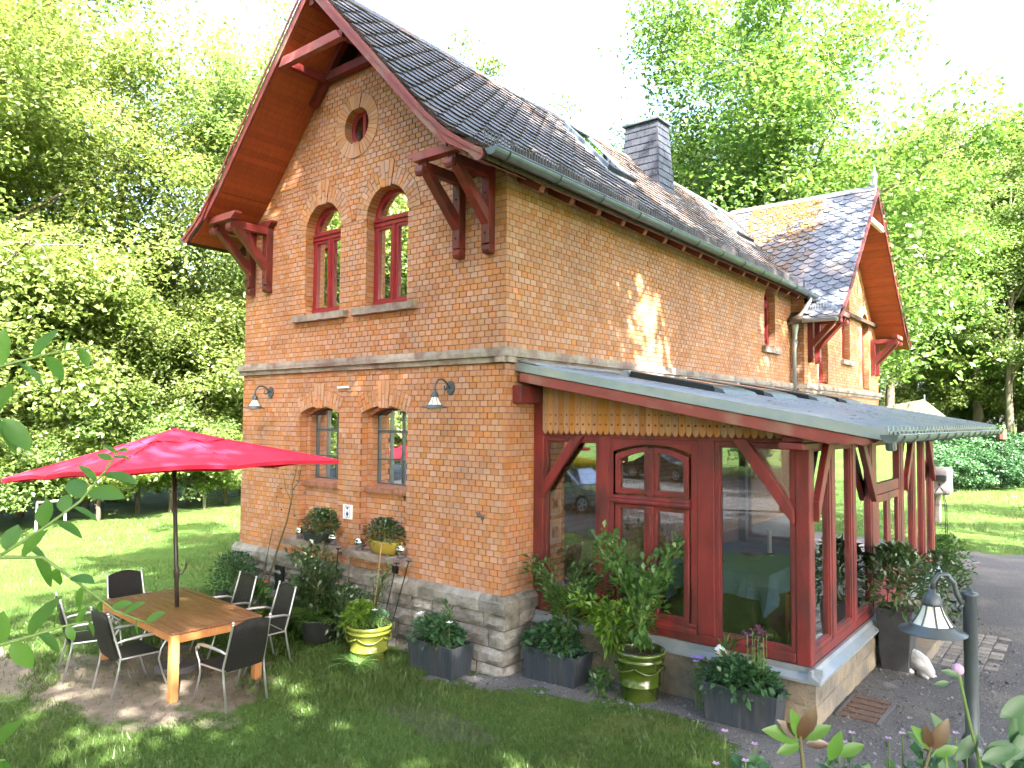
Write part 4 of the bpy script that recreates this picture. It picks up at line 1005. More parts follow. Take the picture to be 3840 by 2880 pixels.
for p in (((-.39, 1.91), (-.385, 1.945)), ((-.40, 1.905), (-.43, 1.87)), ((-.33, 1.885), (-.30, 1.91)), ((-.345, 1.875), (-.35, 1.84))): MB().tube([(p[0][0], -.016, p[0][1]), (p[1][0], -.012, p[1][1])], .006, 5).build('leg', 'lamp_metal', g_)
# ------------------------------------------------------------ conservatory
YF, XC, ZS = .585, 3.424, .70            # front plane, outer corner, top of the sill flashing
YE = 7.54
cons = empty('conservatory', (1.7, 4, .1), 'red timber framed glass conservatory on a stone base beside the brick house', 'conservatory')
RZ = lambda x: 3.795-.183*x
FR = lambda u, z, d: Vector((u, YF-d, z))           # front wall: u = x, d towards the camera
SD = lambda u, z, d: Vector((XC+d, u, z))           # long wall: u = y
# base wall in stone blocks
bw = MB().box(.05, XC+.02, YF-.02, YF+.2, -.2, .60).box(XC-.2, XC+.02, YF+.2, YE, -.2, .60)
base = bw.build('base_wall', 'plinth_mortar', cons)
random.seed(5)
for z0, z1 in ((-.15, .335), (.341, .592)):
    u = .09
    while u < XC+.05:
        wd = random.uniform(.65, 1.2); wd = XC+.06-u if XC+.06-(u+wd) < .4 else wd
        rough_block(Wall((0, YF, 0), (1, 0, 0), (0, -1, 0)), u, u+wd-.006, z0, z1, .055, base, .012, 'base_block', 'block_stone'); u += wd
    u = YF-.05
    while u < YE:
        if 3.5 < u+.3 < 4.7 and z1 > .4: u = 4.75; continue
        wd = random.uniform(.6, 1.1); wd = YE-u if YE-(u+wd) < .4 else wd
        rough_block(Wall((XC, 0, 0), (0, 1, 0), (1, 0, 0)), u, u+wd-.006, z0, z1, .055, base, .012, 'base_block', 'block_stone'); u += wd
# zinc flashing
def flashing(fn, a, b, name='sill_flashing'):
    P = [(.0, .70), (.035, .70), (.035, .645), (.115, .60), (.115, .575), (.108, .575), (.10, .592), (.0, .625)]
    q = MB(); A = [fn(a, z, d) for d, z in P]; B = [fn(b, z, d) for d, z in P]; n = len(P)
    q.raw([tuple(p) for p in A+B], [(i, (i+1) % n, n+(i+1) % n, n+i) for i in range(n)]+[tuple(range(n-1, -1, -1)), tuple(range(n, 2*n))]); return q.build(name, 'zinc', cons)
flashing(FR, .07, XC+.113); flashing(SD, YF-.113, 3.36); flashing(SD, 4.95, YE)
PW = 'red_paint'
def post(x0, x1, y0, y1, z0, z1, name='post', mat=PW, bev=.012): return MB().box(x0, x1, y0, y1, z0, z1).build(name, mat, cons, bevel=bev)
# front wall frame (outer face at YF, members .14 deep)
post(.0, .155, YF, YF+.14, ZS, 3.45); post(.985, 1.118, YF, YF+.14, ZS+.1, 2.9); post(2.235, 2.435, YF, YF+.14, ZS+.1, 2.9); post(XC-.143, XC, YF, YF+.143, ZS, 2.97)
post(.155, XC-.143, YF+.005, YF+.14, ZS, ZS+.10, 'bottom_rail'); post(.155, XC-.143, YF+.004, YF+.13, 2.88, 3.0, 'head_rail')
post(.17, 3.22, YF+.03, YF+.12, 3.0, 3.16, 'head_beam')
def fixed(fn, a, b, z0, z1, nm='window', parent=cons, t=.05, dep=.03, dd=0.0):
    o = MB().ring([(a, z0), (b, z0), (b, z1), (a, z1)], [(a+t, z0+t), (b-t, z0+t), (b-t, z1-t), (a+t, z1-t)], fn, -.09-dd, -.012-dd).build(nm, PW, parent, bevel=.006)
    MB().ring([(a+t*.4, z0+t*.4), (b-t*.4, z0+t*.4), (b-t*.4, z1-t*.4), (a+t*.4, z1-t*.4)], [(a+t*1.25, z0+t*1.25), (b-t*1.25, z0+t*1.25), (b-t*1.25, z1-t*1.25), (a+t*1.25, z1-t*1.25)], fn, -.07-dd, -.03-dd).build('bead', PW, o, bevel=.004)
    MB().prism([(a+t*.9, z0+t*.9), (b-t*.9, z0+t*.9), (b-t*.9, z1-t*.9), (a+t*.9, z1-t*.9)], fn, -.058-dd, -.052-dd).build('pane', 'glass', o); return o
fixed(FR, .155, .985, ZS+.10, 2.88); fixed(FR, 2.435, XC-.143, ZS+.10, 2.88)
# old double casement window with arched top
dw = MB().ring([(1.118, ZS+.1), (2.235, ZS+.1), (2.235, 2.88), (1.118, 2.88)], [(1.19, ZS+.16), (2.165, ZS+.16), (2.165, 2.84), (1.19, 2.84)], FR, -.08, -.005).build('casement_window', PW, cons, bevel=.005)
A_ = arch_pts(1.678, .485, 2.20, 2.74, .085, 14)
MB().ring([(1.19, 2.16), (1.19, 2.84)]+[(1.19+.976*k/13, 2.84) for k in range(1, 13)]+[(2.166, 2.84), (2.166, 2.84), (2.166, 2.16)], arch_pts(1.678, .488, 2.16, 2.735, .09, 14), FR, -.06, .004).build('arched_head', PW, dw, bevel=.004)
for (a, b) in ((1.215, 1.655), (1.702, 2.142)):
    xm = (a+b)/2; left = xm < 1.678
    hL, hR = (2.70, 2.795) if left else (2.795, 2.70)
    def top(a_, b_, o_): return [(a_, 2.25+o_), (b_, 2.25+o_), (b_, hR-o_)]+[(a_+(b_-a_)*(1-k/6), hR-o_+(hL-hR)*(k/6)+.022*math.sin(math.pi*k/6)*1.0) for k in range(1, 6)]+[(a_, hL-o_)]
    MB().ring(top(a, b, 0), top(a+.06, b-.06, .06), FR, -.05, .012).build('sash', PW, dw, bevel=.006)
    MB().prism(top(a+.055, b-.055, .055), FR, -.03, -.026).build('pane', 'glass', dw)
    MB().ring([(a, .88), (b, .88), (b, 2.135), (a, 2.135)], [(a+.06, .95), (b-.06, .95), (b-.06, 2.08), (a+.06, 2.08)], FR, -.05, .012).build('sash', PW, dw, bevel=.006)
    MB().prism([(a+.055, .945), (b-.055, .945), (b-.055, 2.085), (a+.055, 2.085)], FR, -.03, -.026).build('pane', 'glass', dw)
q = MB(); q.prism([(.0, 2.13), (.02, 2.13), (.055, 2.145), (.06, 2.17), (.045, 2.185), (.05, 2.205), (.02, 2.23), (.0, 2.23)], lambda d, z, u: FR(1.19+u*1.0, z, d+.004), 0, .985); q.build('transom', PW, dw)
q = MB(); q.box(1.64, 1.716, YF-.03, YF+.03, .88, 2.13).box(1.655, 1.70, YF-.042, YF-.03, .92, 2.05).box(1.64, 1.716, YF-.03, YF+.03, 2.23, 2.78).box(1.63, 1.726, YF-.046, YF-.0, 2.04, 2.13).box(1.655, 1.70, YF-.042, YF-.03, 2.30, 2.74); q.build('mullion', PW, dw, bevel=.006)
q = MB(); q.prism([(0, .80), (.05, .80), (.055, .84), (.03, .86), (.035, .885), (.0, .90)], lambda d, z, u: FR(1.19+u, z, d+.003), 0, 1.04); q.build('window_sill', PW, dw)
# braces
def brace(pts, fn, d0=-.02, d1=.045): MB().prism(pts, fn, d0, d1).build('brace', PW, cons, bevel=.008)
brace([(.157, 2.10), (.157, 2.28), (.62, 2.90), (.77, 2.90)], FR)
brace([(XC-.145, 2.06), (XC-.145, 2.24), (2.80, 2.92), (2.64, 2.92)], FR)
# boarded gable: planks with drilled holes and pointed feet
def plank(a, b):
    zt0, zt1 = min(RZ(a)-.17, 3.62), min(RZ(b)-.17, 3.62); z0 = 2.915; fn = lambda u, z, d: FR(u, z, d+.03); c = (a+b)/2; hw_ = (b-a)/2-.002
    foot = [(c-hw_, z0+.055), (c-hw_*.45, z0+.012), (c-hw_*.2, z0+.02), (c, z0), (c+hw_*.2, z0+.02), (c+hw_*.45, z0+.012), (c+hw_, z0+.055)]
    if zt0 < z0+.09: return
    out = foot+[(c+hw_, zt1), (c-hw_, zt0)]
    holes = []
    for zz, r in ((3.045, .014), (3.16, .0115), (3.255, .006)):
        if zz+r+.01 < min(zt0, zt1): holes.append([(c+r*math.cos(2*math.pi*i/8), zz+r*math.sin(2*math.pi*i/8)) for i in range(8)])
    polys = [out]+holes; tri = tessellate_polygon([[Vector((u, v, 0)) for u, v in p] for p in polys]); flat = [p for q_ in polys for p in q_]
    mb = MB(); n = len(flat); mb.raw([tuple(fn(u, v, .0)) for u, v in flat]+[tuple(fn(u, v, -.022)) for u, v in flat], [tuple(t) for t in tri]+[tuple(n+k for k in t[::-1]) for t in tri])
    i0 = 0
    for p in polys:
        m_ = len(p); mb.raw([tuple(fn(u, v, .0)) for u, v in p]+[tuple(fn(u, v, -.022)) for u, v in p], [(i, (i+1) % m_, m_+(i+1) % m_, m_+i) for i in range(m_)])
    mb.build('plank', 'larch', cons)
npk = 37
for i in range(npk):
    a = .165+i*(3.17-.165)/npk; plank(a, a+(3.17-.165)/npk)
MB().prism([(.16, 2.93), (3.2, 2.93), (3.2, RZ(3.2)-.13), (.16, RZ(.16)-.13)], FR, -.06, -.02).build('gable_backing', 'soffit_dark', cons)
# purlin ends, verge rafter
VY = .20
VF = lambda u, z, d: Vector((u, VY-d, z))
rp = [(.06, RZ(.06)-.095), (4.05, RZ(4.05)-.095), (4.08, RZ(4.08)-.13), (4.0, RZ(4.0)-.17), (3.93, RZ(3.93)-.165), (3.86, RZ(3.86)-.20), (3.78, RZ(3.78)-.185), (3.72, RZ(3.72)-.215), (.06, RZ(.06)-.215)]
MB().prism(rp, VF, -.10, .0).build('verge_rafter', 'red_faded', cons, bevel=.005)
MB().prism([(.0, RZ(0)+.02), (4.22, RZ(4.22)+.02), (4.22, RZ(4.22)-.085), (.0, RZ(0)-.085)], VF, .003, .02).build('verge_flashing', 'zinc', cons)
for y in np.arange(.9, 9.2, .75): MB().prism([(.02, RZ(.02)-.095), (4.05, RZ(4.05)-.095), (3.95, RZ(3.95)-.17), (3.72, RZ(3.72)-.215), (.02, RZ(.02)-.215)], lambda u, z, d: Vector((u, d, z)), float(y), float(y)+.09).build('rafter', PW, cons)
MB().prism([(.14, 3.30), (.0, 3.30), (.0, 3.52), (.14, 3.52)], lambda u, z, d: Vector((u, d, z)), .14, 9.0).build('wall_purlin', PW, cons, bevel=.01)
q = MB(); q.prism([(XC-.17, 2.965), (XC+.03, 2.965), (XC+.03, RZ(XC)-.22), (XC-.17, RZ(XC-.17)-.22)], lambda u, z, d: Vector((u, d, z)), .30, 9.0); q.build('eaves_purlin', PW, cons, bevel=.008)
q = MB(); q.box(XC-.20, XC+.04, .26, YF+.2, 2.83, 2.90).box(XC-.18, XC+.03, .31, YF+.2, 2.90, 2.965); q.build('purlin_head', PW, cons, bevel=.015)
# corrugated roof
pitch, y = .19, VY-.02; prof_y = []
while y < 9.1: prof_y += [(y, 0), (y+.07, 0), (y+.09, .042), (y+.145, .042), (y+.165, 0)]; y += pitch
V = []
for x in (.0, 1.4, 2.8, 4.20):
    for yy, h in prof_y: V.append((x, yy, RZ(x)+h))
n = len(prof_y); Fc = [(i*n+k, (i+1)*n+k, (i+1)*n+k+1, i*n+k+1) for i in range(3) for k in range(n-1)]
b0 = len(V); V += [(x, yy, z-.05) for x, yy, z in V[:]]
Fc += [(b0+c, b0+b, b0+a, b0+d) for a, b, c, d in [(f[1], f[0], f[2], f[3]) for f in []]]
Fc += [(3*n+k, b0+3*n+k, b0+3*n+k+1, 3*n+k+1) for k in range(n-1)]
croof = MB().raw(V, Fc).build('roof', 'roof_metal', cons)
MB().prism([(.0, RZ(0)-.06), (4.1, RZ(4.1)-.06), (4.1, RZ(4.1)-.09), (.0, RZ(0)-.09)], lambda u, z, d: Vector((u, d, z)), VY+.0, 9.05).build('roof_boarding', 'larch', cons)
MB().prism([(.0, RZ(0)+.12), (.012, RZ(0)+.12), (.03, RZ(0)+.05), (.32, RZ(.32)+.045), (.32, RZ(.32)+.035), (.0, RZ(0)+.03)], lambda u, z, d: Vector((u, d, z)), VY, 9.05).build('wall_flashing', 'zinc', cons)
# roof windows in the corrugated sheet
for (y0, y1) in ((1.35, 2.35), (3.0, 4.0), (5.0, 6.0), (6.7, 7.7)):
    x0, x1 = .95, 2.12
    q = MB().prism([(x0, RZ(x0)+.02), (x0+.03, RZ(x0)+.115), (x1-.02, RZ(x1)+.115), (x1, RZ(x1)+.02)], lambda u, z, d: Vector((u, d, z)), y0, y1); o = q.build('roof_window', 'black_plastic', croof, bevel=.01)
    MB().prism([(x0+.12, RZ(x0+.12)+.116), (x1-.12, RZ(x1-.12)+.116), (x1-.12, RZ(x1-.12)+.121), (x0+.12, RZ(x0+.12)+.121)], lambda u, z, d: Vector((u, d, z)), y0+.12, y1-.12).build('glazing', 'car_glass', croof)
    MB().prism([(x1+.002, RZ(x1)+.01), (x1+.002, RZ(x1)+.10), (x1+.10, RZ(x1+.1)+.085), (x1+.14, RZ(x1+.14)+.04), (x1+.26, RZ(x1+.26)+.01)], lambda u, z, d: Vector((u, d, z)), y0-.02, y1+.02).build('apron_flashing', 'zinc_dark', croof)
    MB().prism([(x0-.2, RZ(x0-.2)+.012), (x0-.06, RZ(x0-.06)+.12), (x0-.004, RZ(x0)+.12), (x0-.004, RZ(x0)+.012)], lambda u, z, d: Vector((u, d, z)), y0, y1).build('apron_flashing', 'zinc', croof)
gutter((4.235, VY-.06, RZ(4.2)-.03), (4.235, 9.15, RZ(4.2)-.05), r=.075, parent=cons, joints=.6)
MB().tube([(4.235, VY-.02, RZ(4.2)-.05), (4.235, VY+.02, RZ(4.2)-.16)], .045, 10).build('gutter_outlet', 'zinc_dark', cons)
# long side: posts, windows and a door
def spost(y0, y1, z0=ZS, z1=2.98): MB().box(XC-.14, XC, y0, y1, z0, z1).build('post', PW, cons, bevel=.01)
for y0, y1 in ((3.14, 3.36), (4.86, 5.06), (YE-.16, YE)): spost(y0, y1, .55 if y0 < 5.2 and y0 > 3 else ZS)
MB().box(XC-.13, XC-.005, YF+.143, 3.14, ZS, ZS+.10).build('bottom_rail', PW, cons, bevel=.008); MB().box(XC-.13, XC-.005, 5.06, YE-.16, ZS, ZS+.10).build('bottom_rail', PW, cons, bevel=.008)
MB().box(XC-.13, XC-.005, YF+.143, YE-.16, 2.86, 2.965).build('head_rail', PW, cons, bevel=.008)
for y0 in (1.36, 2.22): spost(y0, y0+.13, ZS+.1, 2.86)
for y0 in (5.82, 6.6): spost(y0, y0+.13, ZS+.1, 2.86)
for a, b in ((YF+.143, 1.36), (1.49, 2.22), (2.35, 3.14), (5.06, 5.82), (5.95, 6.6), (6.73, YE-.16)): fixed(SD, a, b, ZS+.1, 2.86)
for pts in ([(YF+.145, 2.1), (YF+.145, 2.3), (1.15, 2.97), (1.32, 2.97)], [(3.14, 2.1), (3.14, 2.3), (2.55, 2.97), (2.38, 2.97)], [(5.07, 2.1), (5.07, 2.3), (5.6, 2.97), (5.77, 2.97)], [(YE-.165, 2.1), (YE-.165, 2.3), (6.9, 2.97), (6.72, 2.97)]): brace(pts, SD, -.02, .05)
dr = MB().ring([(3.36, .30), (4.86, .30), (4.86, 2.86), (3.36, 2.86)], [(3.43, .33), (4.79, .33), (4.79, 2.80), (3.43, 2.80)], SD, -.1, -.01).build('door_frame', PW, cons, bevel=.006)
MB().box(XC-.09, XC-.02, 3.43, 4.79, 2.16, 2.30).build('transom', PW, dr, bevel=.006)
MB().prism([(3.45, 2.31), (4.77, 2.31), (4.77, 2.79), (3.45, 2.79)], SD, -.06, -.055).build('pane', 'glass', dr)
for a, b in ((3.44, 4.105), (4.115, 4.78)):
    lf = MB().ring([(a, .34), (b, .34), (b, 2.15), (a, 2.15)], [(a+.1, .46), (b-.1, .46), (b-.1, 2.05), (a+.1, 2.05)], SD, -.07, -.015).build('door_leaf', PW, dr, bevel=.006)
    MB().prism([(a+.1, .46), (b-.1, .46), (b-.1, .98), (a+.1, .98)], SD, -.055, -.03).build('panel', PW, dr, bevel=.01)
    MB().box(XC-.07, XC-.012, a+.1, b-.1, .98, 1.08).build('rail', PW, dr, bevel=.006)
    MB().prism([(a+.09, 1.07), (b-.09, 1.07), (b-.09, 2.06), (a+.09, 2.06)], SD, -.045, -.04).build('pane', 'glass', dr)
MB().box(XC-.05, XC+.55, 3.3, 4.9, -.1, .27).build('door_step', 'block_stone', cons, bevel=.02)
# far end wall: half glazed
post(.0, .14, YE-.14, YE, ZS, 3.4)
for a, b in ((.14, 1.15), (1.15, 2.3), (2.3, XC-.14)):
    MB().box(b-.06, b+.06, YE-.13, YE-.01, ZS, 3.1).build('post', PW, cons); fixed(lambda u, z, d: Vector((u, YE+d, z)), a+.03, b-.06, ZS+.1, 2.88)
MB().box(.05, XC-.05, YE-.12, YE-.02, -.1, ZS+.1).build('end_base', 'block_stone', cons)
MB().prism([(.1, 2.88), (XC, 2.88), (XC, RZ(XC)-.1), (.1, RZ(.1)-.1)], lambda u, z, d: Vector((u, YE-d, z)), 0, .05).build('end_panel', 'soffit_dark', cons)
MB().box(.06, XC-.2, YF+.2, YE-.12, .40, .50).build('floor', 'floor_dark', cons)
lt = MB()
for _ in range(420):
    x, y = random.uniform(.1, 4.1), random.uniform(.25, 9); a = random.uniform(0, 6.28); r_ = random.uniform(.012, .03); z = RZ(x)+.046+random.uniform(0, .004)
    lt.raw([(x-r_*math.cos(a), y-r_*math.sin(a), z), (x+.4*r_*math.sin(a), y-.4*r_*math.cos(a), z+.004), (x+r_*math.cos(a), y+r_*math.sin(a), z), (x-.4*r_*math.sin(a), y+.4*r_*math.cos(a), z+.003)], [(0, 1, 2, 3)])
tag(lt.build('fallen_leaves', 'mat_brown', croof), kind='stuff')
# --- furniture behind the glass
tb = empty('dining_table', (1.9, 2.9, .5), 'dining table inside the conservatory behind the glass', 'table')
for x in (1.35, 2.45):
    for y in (2.0, 3.9): MB().box(x-.03, x+.03, y-.03, y+.03, .5, 1.22).build('leg', 'floor_dark', tb)
MB().box(1.28, 2.52, 1.9, 4.0, 1.22, 1.255).build('tabletop', 'floor_dark', tb)
cl = MB(); x0, x1, y0, y1, zt = 1.24, 2.56, 1.86, 4.04, 1.262
ring_ = []
N_ = 64
for i in range(N_):
    t = i/N_*4; k = int(t); f = t-k; P4 = [(x0, y0), (x1, y0), (x1, y1), (x0, y1)]; a, b = P4[k], P4[(k+1) % 4]; ring_.append((a[0]+(b[0]-a[0])*f, a[1]+(b[1]-a[1])*f, min(f, 1-f)))
V = [(x, y, zt) for x, y, f in ring_]; cxm, cym = (x0+x1)/2, (y0+y1)/2
for lv in (1, 2, 3):
    for i, (x, y, f) in enumerate(ring_):
        dr_ = .22*(1-f*2)**6+.08; wv_ = .02*math.sin(i*1.9)*lv; s_ = lv/3
        V.append((x+(x-cxm)*(.02*s_)+wv_*s_, y+(y-cym)*(.02*s_)+wv_*s_, zt-(dr_+.20)*s_))
fs = [tuple(range(N_))]+[(l*N_+i, (l+1)*N_+i, (l+1)*N_+(i+1) % N_, l*N_+(i+1) % N_) for l in range(3) for i in range(N_)]
tag(cl.raw(V, fs).build('tablecloth', 'cloth_blue', None, smooth=False, loc=(1.9, 2.9, 1.26)), 'pale blue cloth draped over the table in the conservatory', 'tablecloth')
def chair_in(x, y, rz, label, wood='orange_wood'):
    c = empty('dining_chair', (0, 0, 0), label, 'chair', 'chairs inside the conservatory')
    for sx in (-.19, .19):
        MB().box(sx-.018, sx+.018, -.2, -.164, 0, .9).build('leg', wood, c); MB().box(sx-.018, sx+.018, .164, .2, 0, .45).build('leg', wood, c)
    MB().box(-.2, .2, -.2, .2, .43, .455).build('seat', wood, c); MB().box(-.18, .18, -.17, .18, .456, .49).build('cushion', 'cushion_red', c, bevel=.012); MB().box(-.17, .17, -.195, -.17, .72, .88).build('backrest', wood, c, bevel=.01)
    c.location = (x, y, .5); c.rotation_euler.z = rz
chair_in(2.78, 2.55, R(95), 'orange wooden chair with red cushion at the table inside the conservatory'); chair_in(.75, 1.5, R(-50), 'red cushioned chair behind the left conservatory pane', 'wagon_brown'); chair_in(2.75, 3.5, R(88), 'wooden chair at the far side of the blue covered table', 'orange_wood')
for i, (x, y, h, lb) in enumerate(((1.75, 2.3, .30, 'tall cream candle standing at the near end of the blue table'), (2.1, 3.2, .34, 'tall cream candle standing at the far end of the blue table'))):
    c = empty('candle', (x, y, 1.265), lb, 'candle'); MB().lathe([(.001, 0), (.075, 0), (.07, .02), (.03, .03), (.025, .05)], (x, y, 1.265), 16).build('holder', 'chrome', c, smooth=True); MB().lathe([(.03, .03), (.03, h), (.001, h)], (x, y, 1.265), 14).build('wax', 'white_glass', c)
bwl = MB().lathe([(.001, .01), (.06, .01), (.13, .07), (.16, .12), (.155, .12), (.12, .07), (.001, .03)], (2.05, 2.7, 1.263), 20).build('bowl', 'iron_grey', None, smooth=True, loc=(2.05, 2.7, 1.263)); tag(bwl, 'dark round bowl on the blue tablecloth in the conservatory', 'bowl')
ca = empty('candelabra', (2.02, .95, .5), 'silver candelabra with thin candles behind the old casement window', 'candelabra')
q = MB().lathe([(.001, 0), (.1, 0), (.09, .02), (.02, .04), (.012, .3), (.02, .34), (.012, .38), (.012, .68)], (2.02, .95, .5), 14)
for a in (0, 2.1, 4.2): q.tube([(2.02, .95, 1.1), (2.02+.06*math.cos(a), .95+.06*math.sin(a), 1.07), (2.02+.11*math.cos(a), .95+.11*math.sin(a), 1.1), (2.02+.11*math.cos(a), .95+.11*math.sin(a), 1.16)], .008, 6)
q.build('stand', 'chrome', ca, smooth=True)
for a in (0, 2.1, 4.2, None): x, y, z = (2.02, .95, 1.18) if a is None else (2.02+.11*math.cos(a), .95+.11*math.sin(a), 1.16); MB().lathe([(.011, 0), (.011, .24), (.001, .245)], (x, y, z), 8).build('candle_stick', 'white_glass', ca)
for i, (z, lb) in enumerate(((2.0, 'upper white framed picture on the brick wall inside the conservatory'), (1.62, 'lower white framed picture on the brick wall inside the conservatory'))):
    p = empty('framed_picture', (.002, 1.05, z), lb, 'picture'); MB().box(.003, .018, .93, 1.17, z-.15, z+.15).build('mount', 'white', p); MB().ring([(.92, z-.16), (1.18, z-.16), (1.18, z+.16), (.92, z+.16)], [(.935, z-.145), (1.165, z-.145), (1.165, z+.145), (.935, z+.145)], lambda u, zz, d: Vector((d, u, zz)), .003, .026).build('frame', 'white', p); MB().box(.0185, .0195, .985, 1.115, z-.08, z+.06).build('print', 'iron_grey', p)
# ------------------------------------------------------------ garden furniture
TC = (-3.24, -2.36)
tbl = empty('garden_table', (TC[0], TC[1], 0), 'large brown slatted wooden garden table under the red parasol', 'table')
rz = R(-3.5); ct_, st_ = math.cos(rz), math.sin(rz)
TR = lambda u, v, z: (TC[0]+u*ct_-v*st_, TC[1]+u*st_+v*ct_, z)
def tbox(u0, u1, v0, v1, z0, z1, name, mat, bev=.006): return MB().hexa([TR(*p) for p in ((u0, v0, z0), (u1, v0, z0), (u1, v1, z0), (u0, v1, z0), (u0, v0, z1), (u1, v0, z1), (u1, v1, z1), (u0, v1, z1))]).build(name, mat, tbl, bevel=bev)
for i in range(8): tbox(-.97, .97, -.44+i*.11, -.44+i*.11+.105, .722, .742, 'slat', 'table_wood', .003)
tbox(-1.05, -.975, -.53, .53, .718, .744, 'end_board', 'table_wood'); tbox(.975, 1.05, -.53, .53, .718, .744, 'end_board', 'table_wood'); tbox(-.972, .972, -.53, -.445, .718, .744, 'edge_board', 'table_wood'); tbox(-.972, .972, .445, .53, .718, .744, 'edge_board', 'table_wood')
for su in (-1, 1):
    for sv in (-1, 1): tbox(su*1.02-.045, su*1.02+.045, sv*.49-.045, sv*.49+.045, 0, .716, 'leg', 'leg_wood')
for sv in (-1, 1): tbox(-.97, .97, sv*.49-.015, sv*.49+.015, .62, .712, 'apron', 'leg_wood')
for su in (-1, 1): tbox(su*1.02-.015, su*1.02+.015, -.44, .44, .62, .712, 'apron', 'leg_wood')
# parasol
UC = Vector((-3.5, -2.36, 0)); par = empty('parasol', (TC[0], TC[1], 0), 'large square red parasol standing through the garden table', 'parasol')
axis = lambda z: Vector((TC[0]-.30*z/2.95+.02, TC[1], z))
MB().tube([axis(z) for z in (.12, 1.2, 2.88)], .026, 12).build('pole', 'pole_brown', par, smooth=True)
q = MB().lathe([(.026, 0), (.034, .02), (.036, .1), (.028, .14)], axis(1.08)-Vector((0, 0, 0)), 12); q.tube([axis(1.13), axis(1.13)+Vector((.03, .05, .0)), axis(1.18)+Vector((.05, .09, .02)), axis(1.22)+Vector((.06, .1, .04))], .012, 6); q.build('crank', 'pole_brown', par, smooth=True)
C0 = axis(2.42); HS = 1.45; tx = .085
def cano(u, v):
    """square canopy: sagging panels between eight ribs"""
    m = max(abs(u), abs(v)); x, y = u*HS, v*HS; ang = math.atan2(v, u); rib = abs(math.sin(4*ang)); cm = min(abs(u), abs(v))/max(m, 1e-6)
    r = math.hypot(x, y)/HS; top = .50*(1-m)**1.0-.04*math.sin(math.pi*m)*rib
    top -= .06*m*cm*0
    sag = .05*rib*m**3
    return C0+Vector((x, y, top+tx*x+sag*.6))
NN = 24; V = []
for i in range(NN+1):
    for j in range(NN+1): V.append(tuple(cano(-1+2*i/NN, -1+2*j/NN)))
cn = MB().raw(V, [(i*(NN+1)+j, (i+1)*(NN+1)+j, (i+1)*(NN+1)+j+1, i*(NN+1)+j+1) for i in range(NN) for j in range(NN)]).build('canopy', 'umbrella_red', par, smooth=True)
edge_ = [(-1+2*k/24, -1) for k in range(24)]+[(1, -1+2*k/24) for k in range(24)]+[(1-2*k/24, 1) for k in range(24)]+[(-1, 1-2*k/24) for k in range(24)]
V = []; 
for (u, v) in edge_: p = cano(u, v); V += [tuple(p), tuple(p+Vector((-u*.015, -v*.015, -.045)))]
m_ = len(edge_); MB().raw(V, [(2*i, 2*i+1, 2*((i+1) % m_)+1, 2*((i+1) % m_)) for i in range(m_)]).build('hem', 'umbrella_red', cn)
V = []; K_ = 16
for ring_i, f in enumerate((0.0, .16, .30)):
    for k in range(K_*4):
        a = 2*math.pi*k/(K_*4); s_ = 1/max(abs(math.cos(a)), abs(math.sin(a))); u, v = f*s_*math.cos(a), f*s_*math.sin(a); p = cano(u, v)+Vector((0, 0, .03-.009*ring_i+(.008*math.sin(k*1.2) if ring_i == 2 else 0))); V.append(tuple(p))
MB().raw(V, [(l*64+k, (l+1)*64+k, (l+1)*64+(k+1) % 64, l*64+(k+1) % 64) for l in range(2) for k in range(64)]).build('vent_cap', 'umbrella_red', cn, smooth=True)
for k in range(8):
    a = 2*math.pi*k/8; s_ = 1/max(abs(math.cos(a)), abs(math.sin(a))); e = cano(.985*s_*math.cos(a), .985*s_*math.sin(a)); MB().tube([axis(2.84), (cano(.5*s_*math.cos(a), .5*s_*math.sin(a))+Vector((0, 0, -.03))), e+Vector((0, 0, -.02))], .009, 6).build('rib', 'pole_brown', par)
    MB().tube([cano(f_*s_*math.cos(a), f_*s_*math.sin(a))+Vector((0, 0, .004)) for f_ in (.3, .5, .7, .85, .995)], .007, 5).build('seam', 'umbrella_red', par)
    MB().tube([axis(2.42), cano(.5*s_*math.cos(a), .5*s_*math.sin(a))+Vector((0, 0, -.04))], .007, 6).build('strut', 'pole_brown', par)
MB().ball(axis(2.95), .035, 8, sz=.7).build('finial', 'pole_brown', par)
MB().lathe([(.001, .12), (.05, .12), (.05, .07), (.22, .06), (.26, .03), (.26, -.02)], (TC[0], TC[1], 0), 24).build('base', 'iron_grey', par)
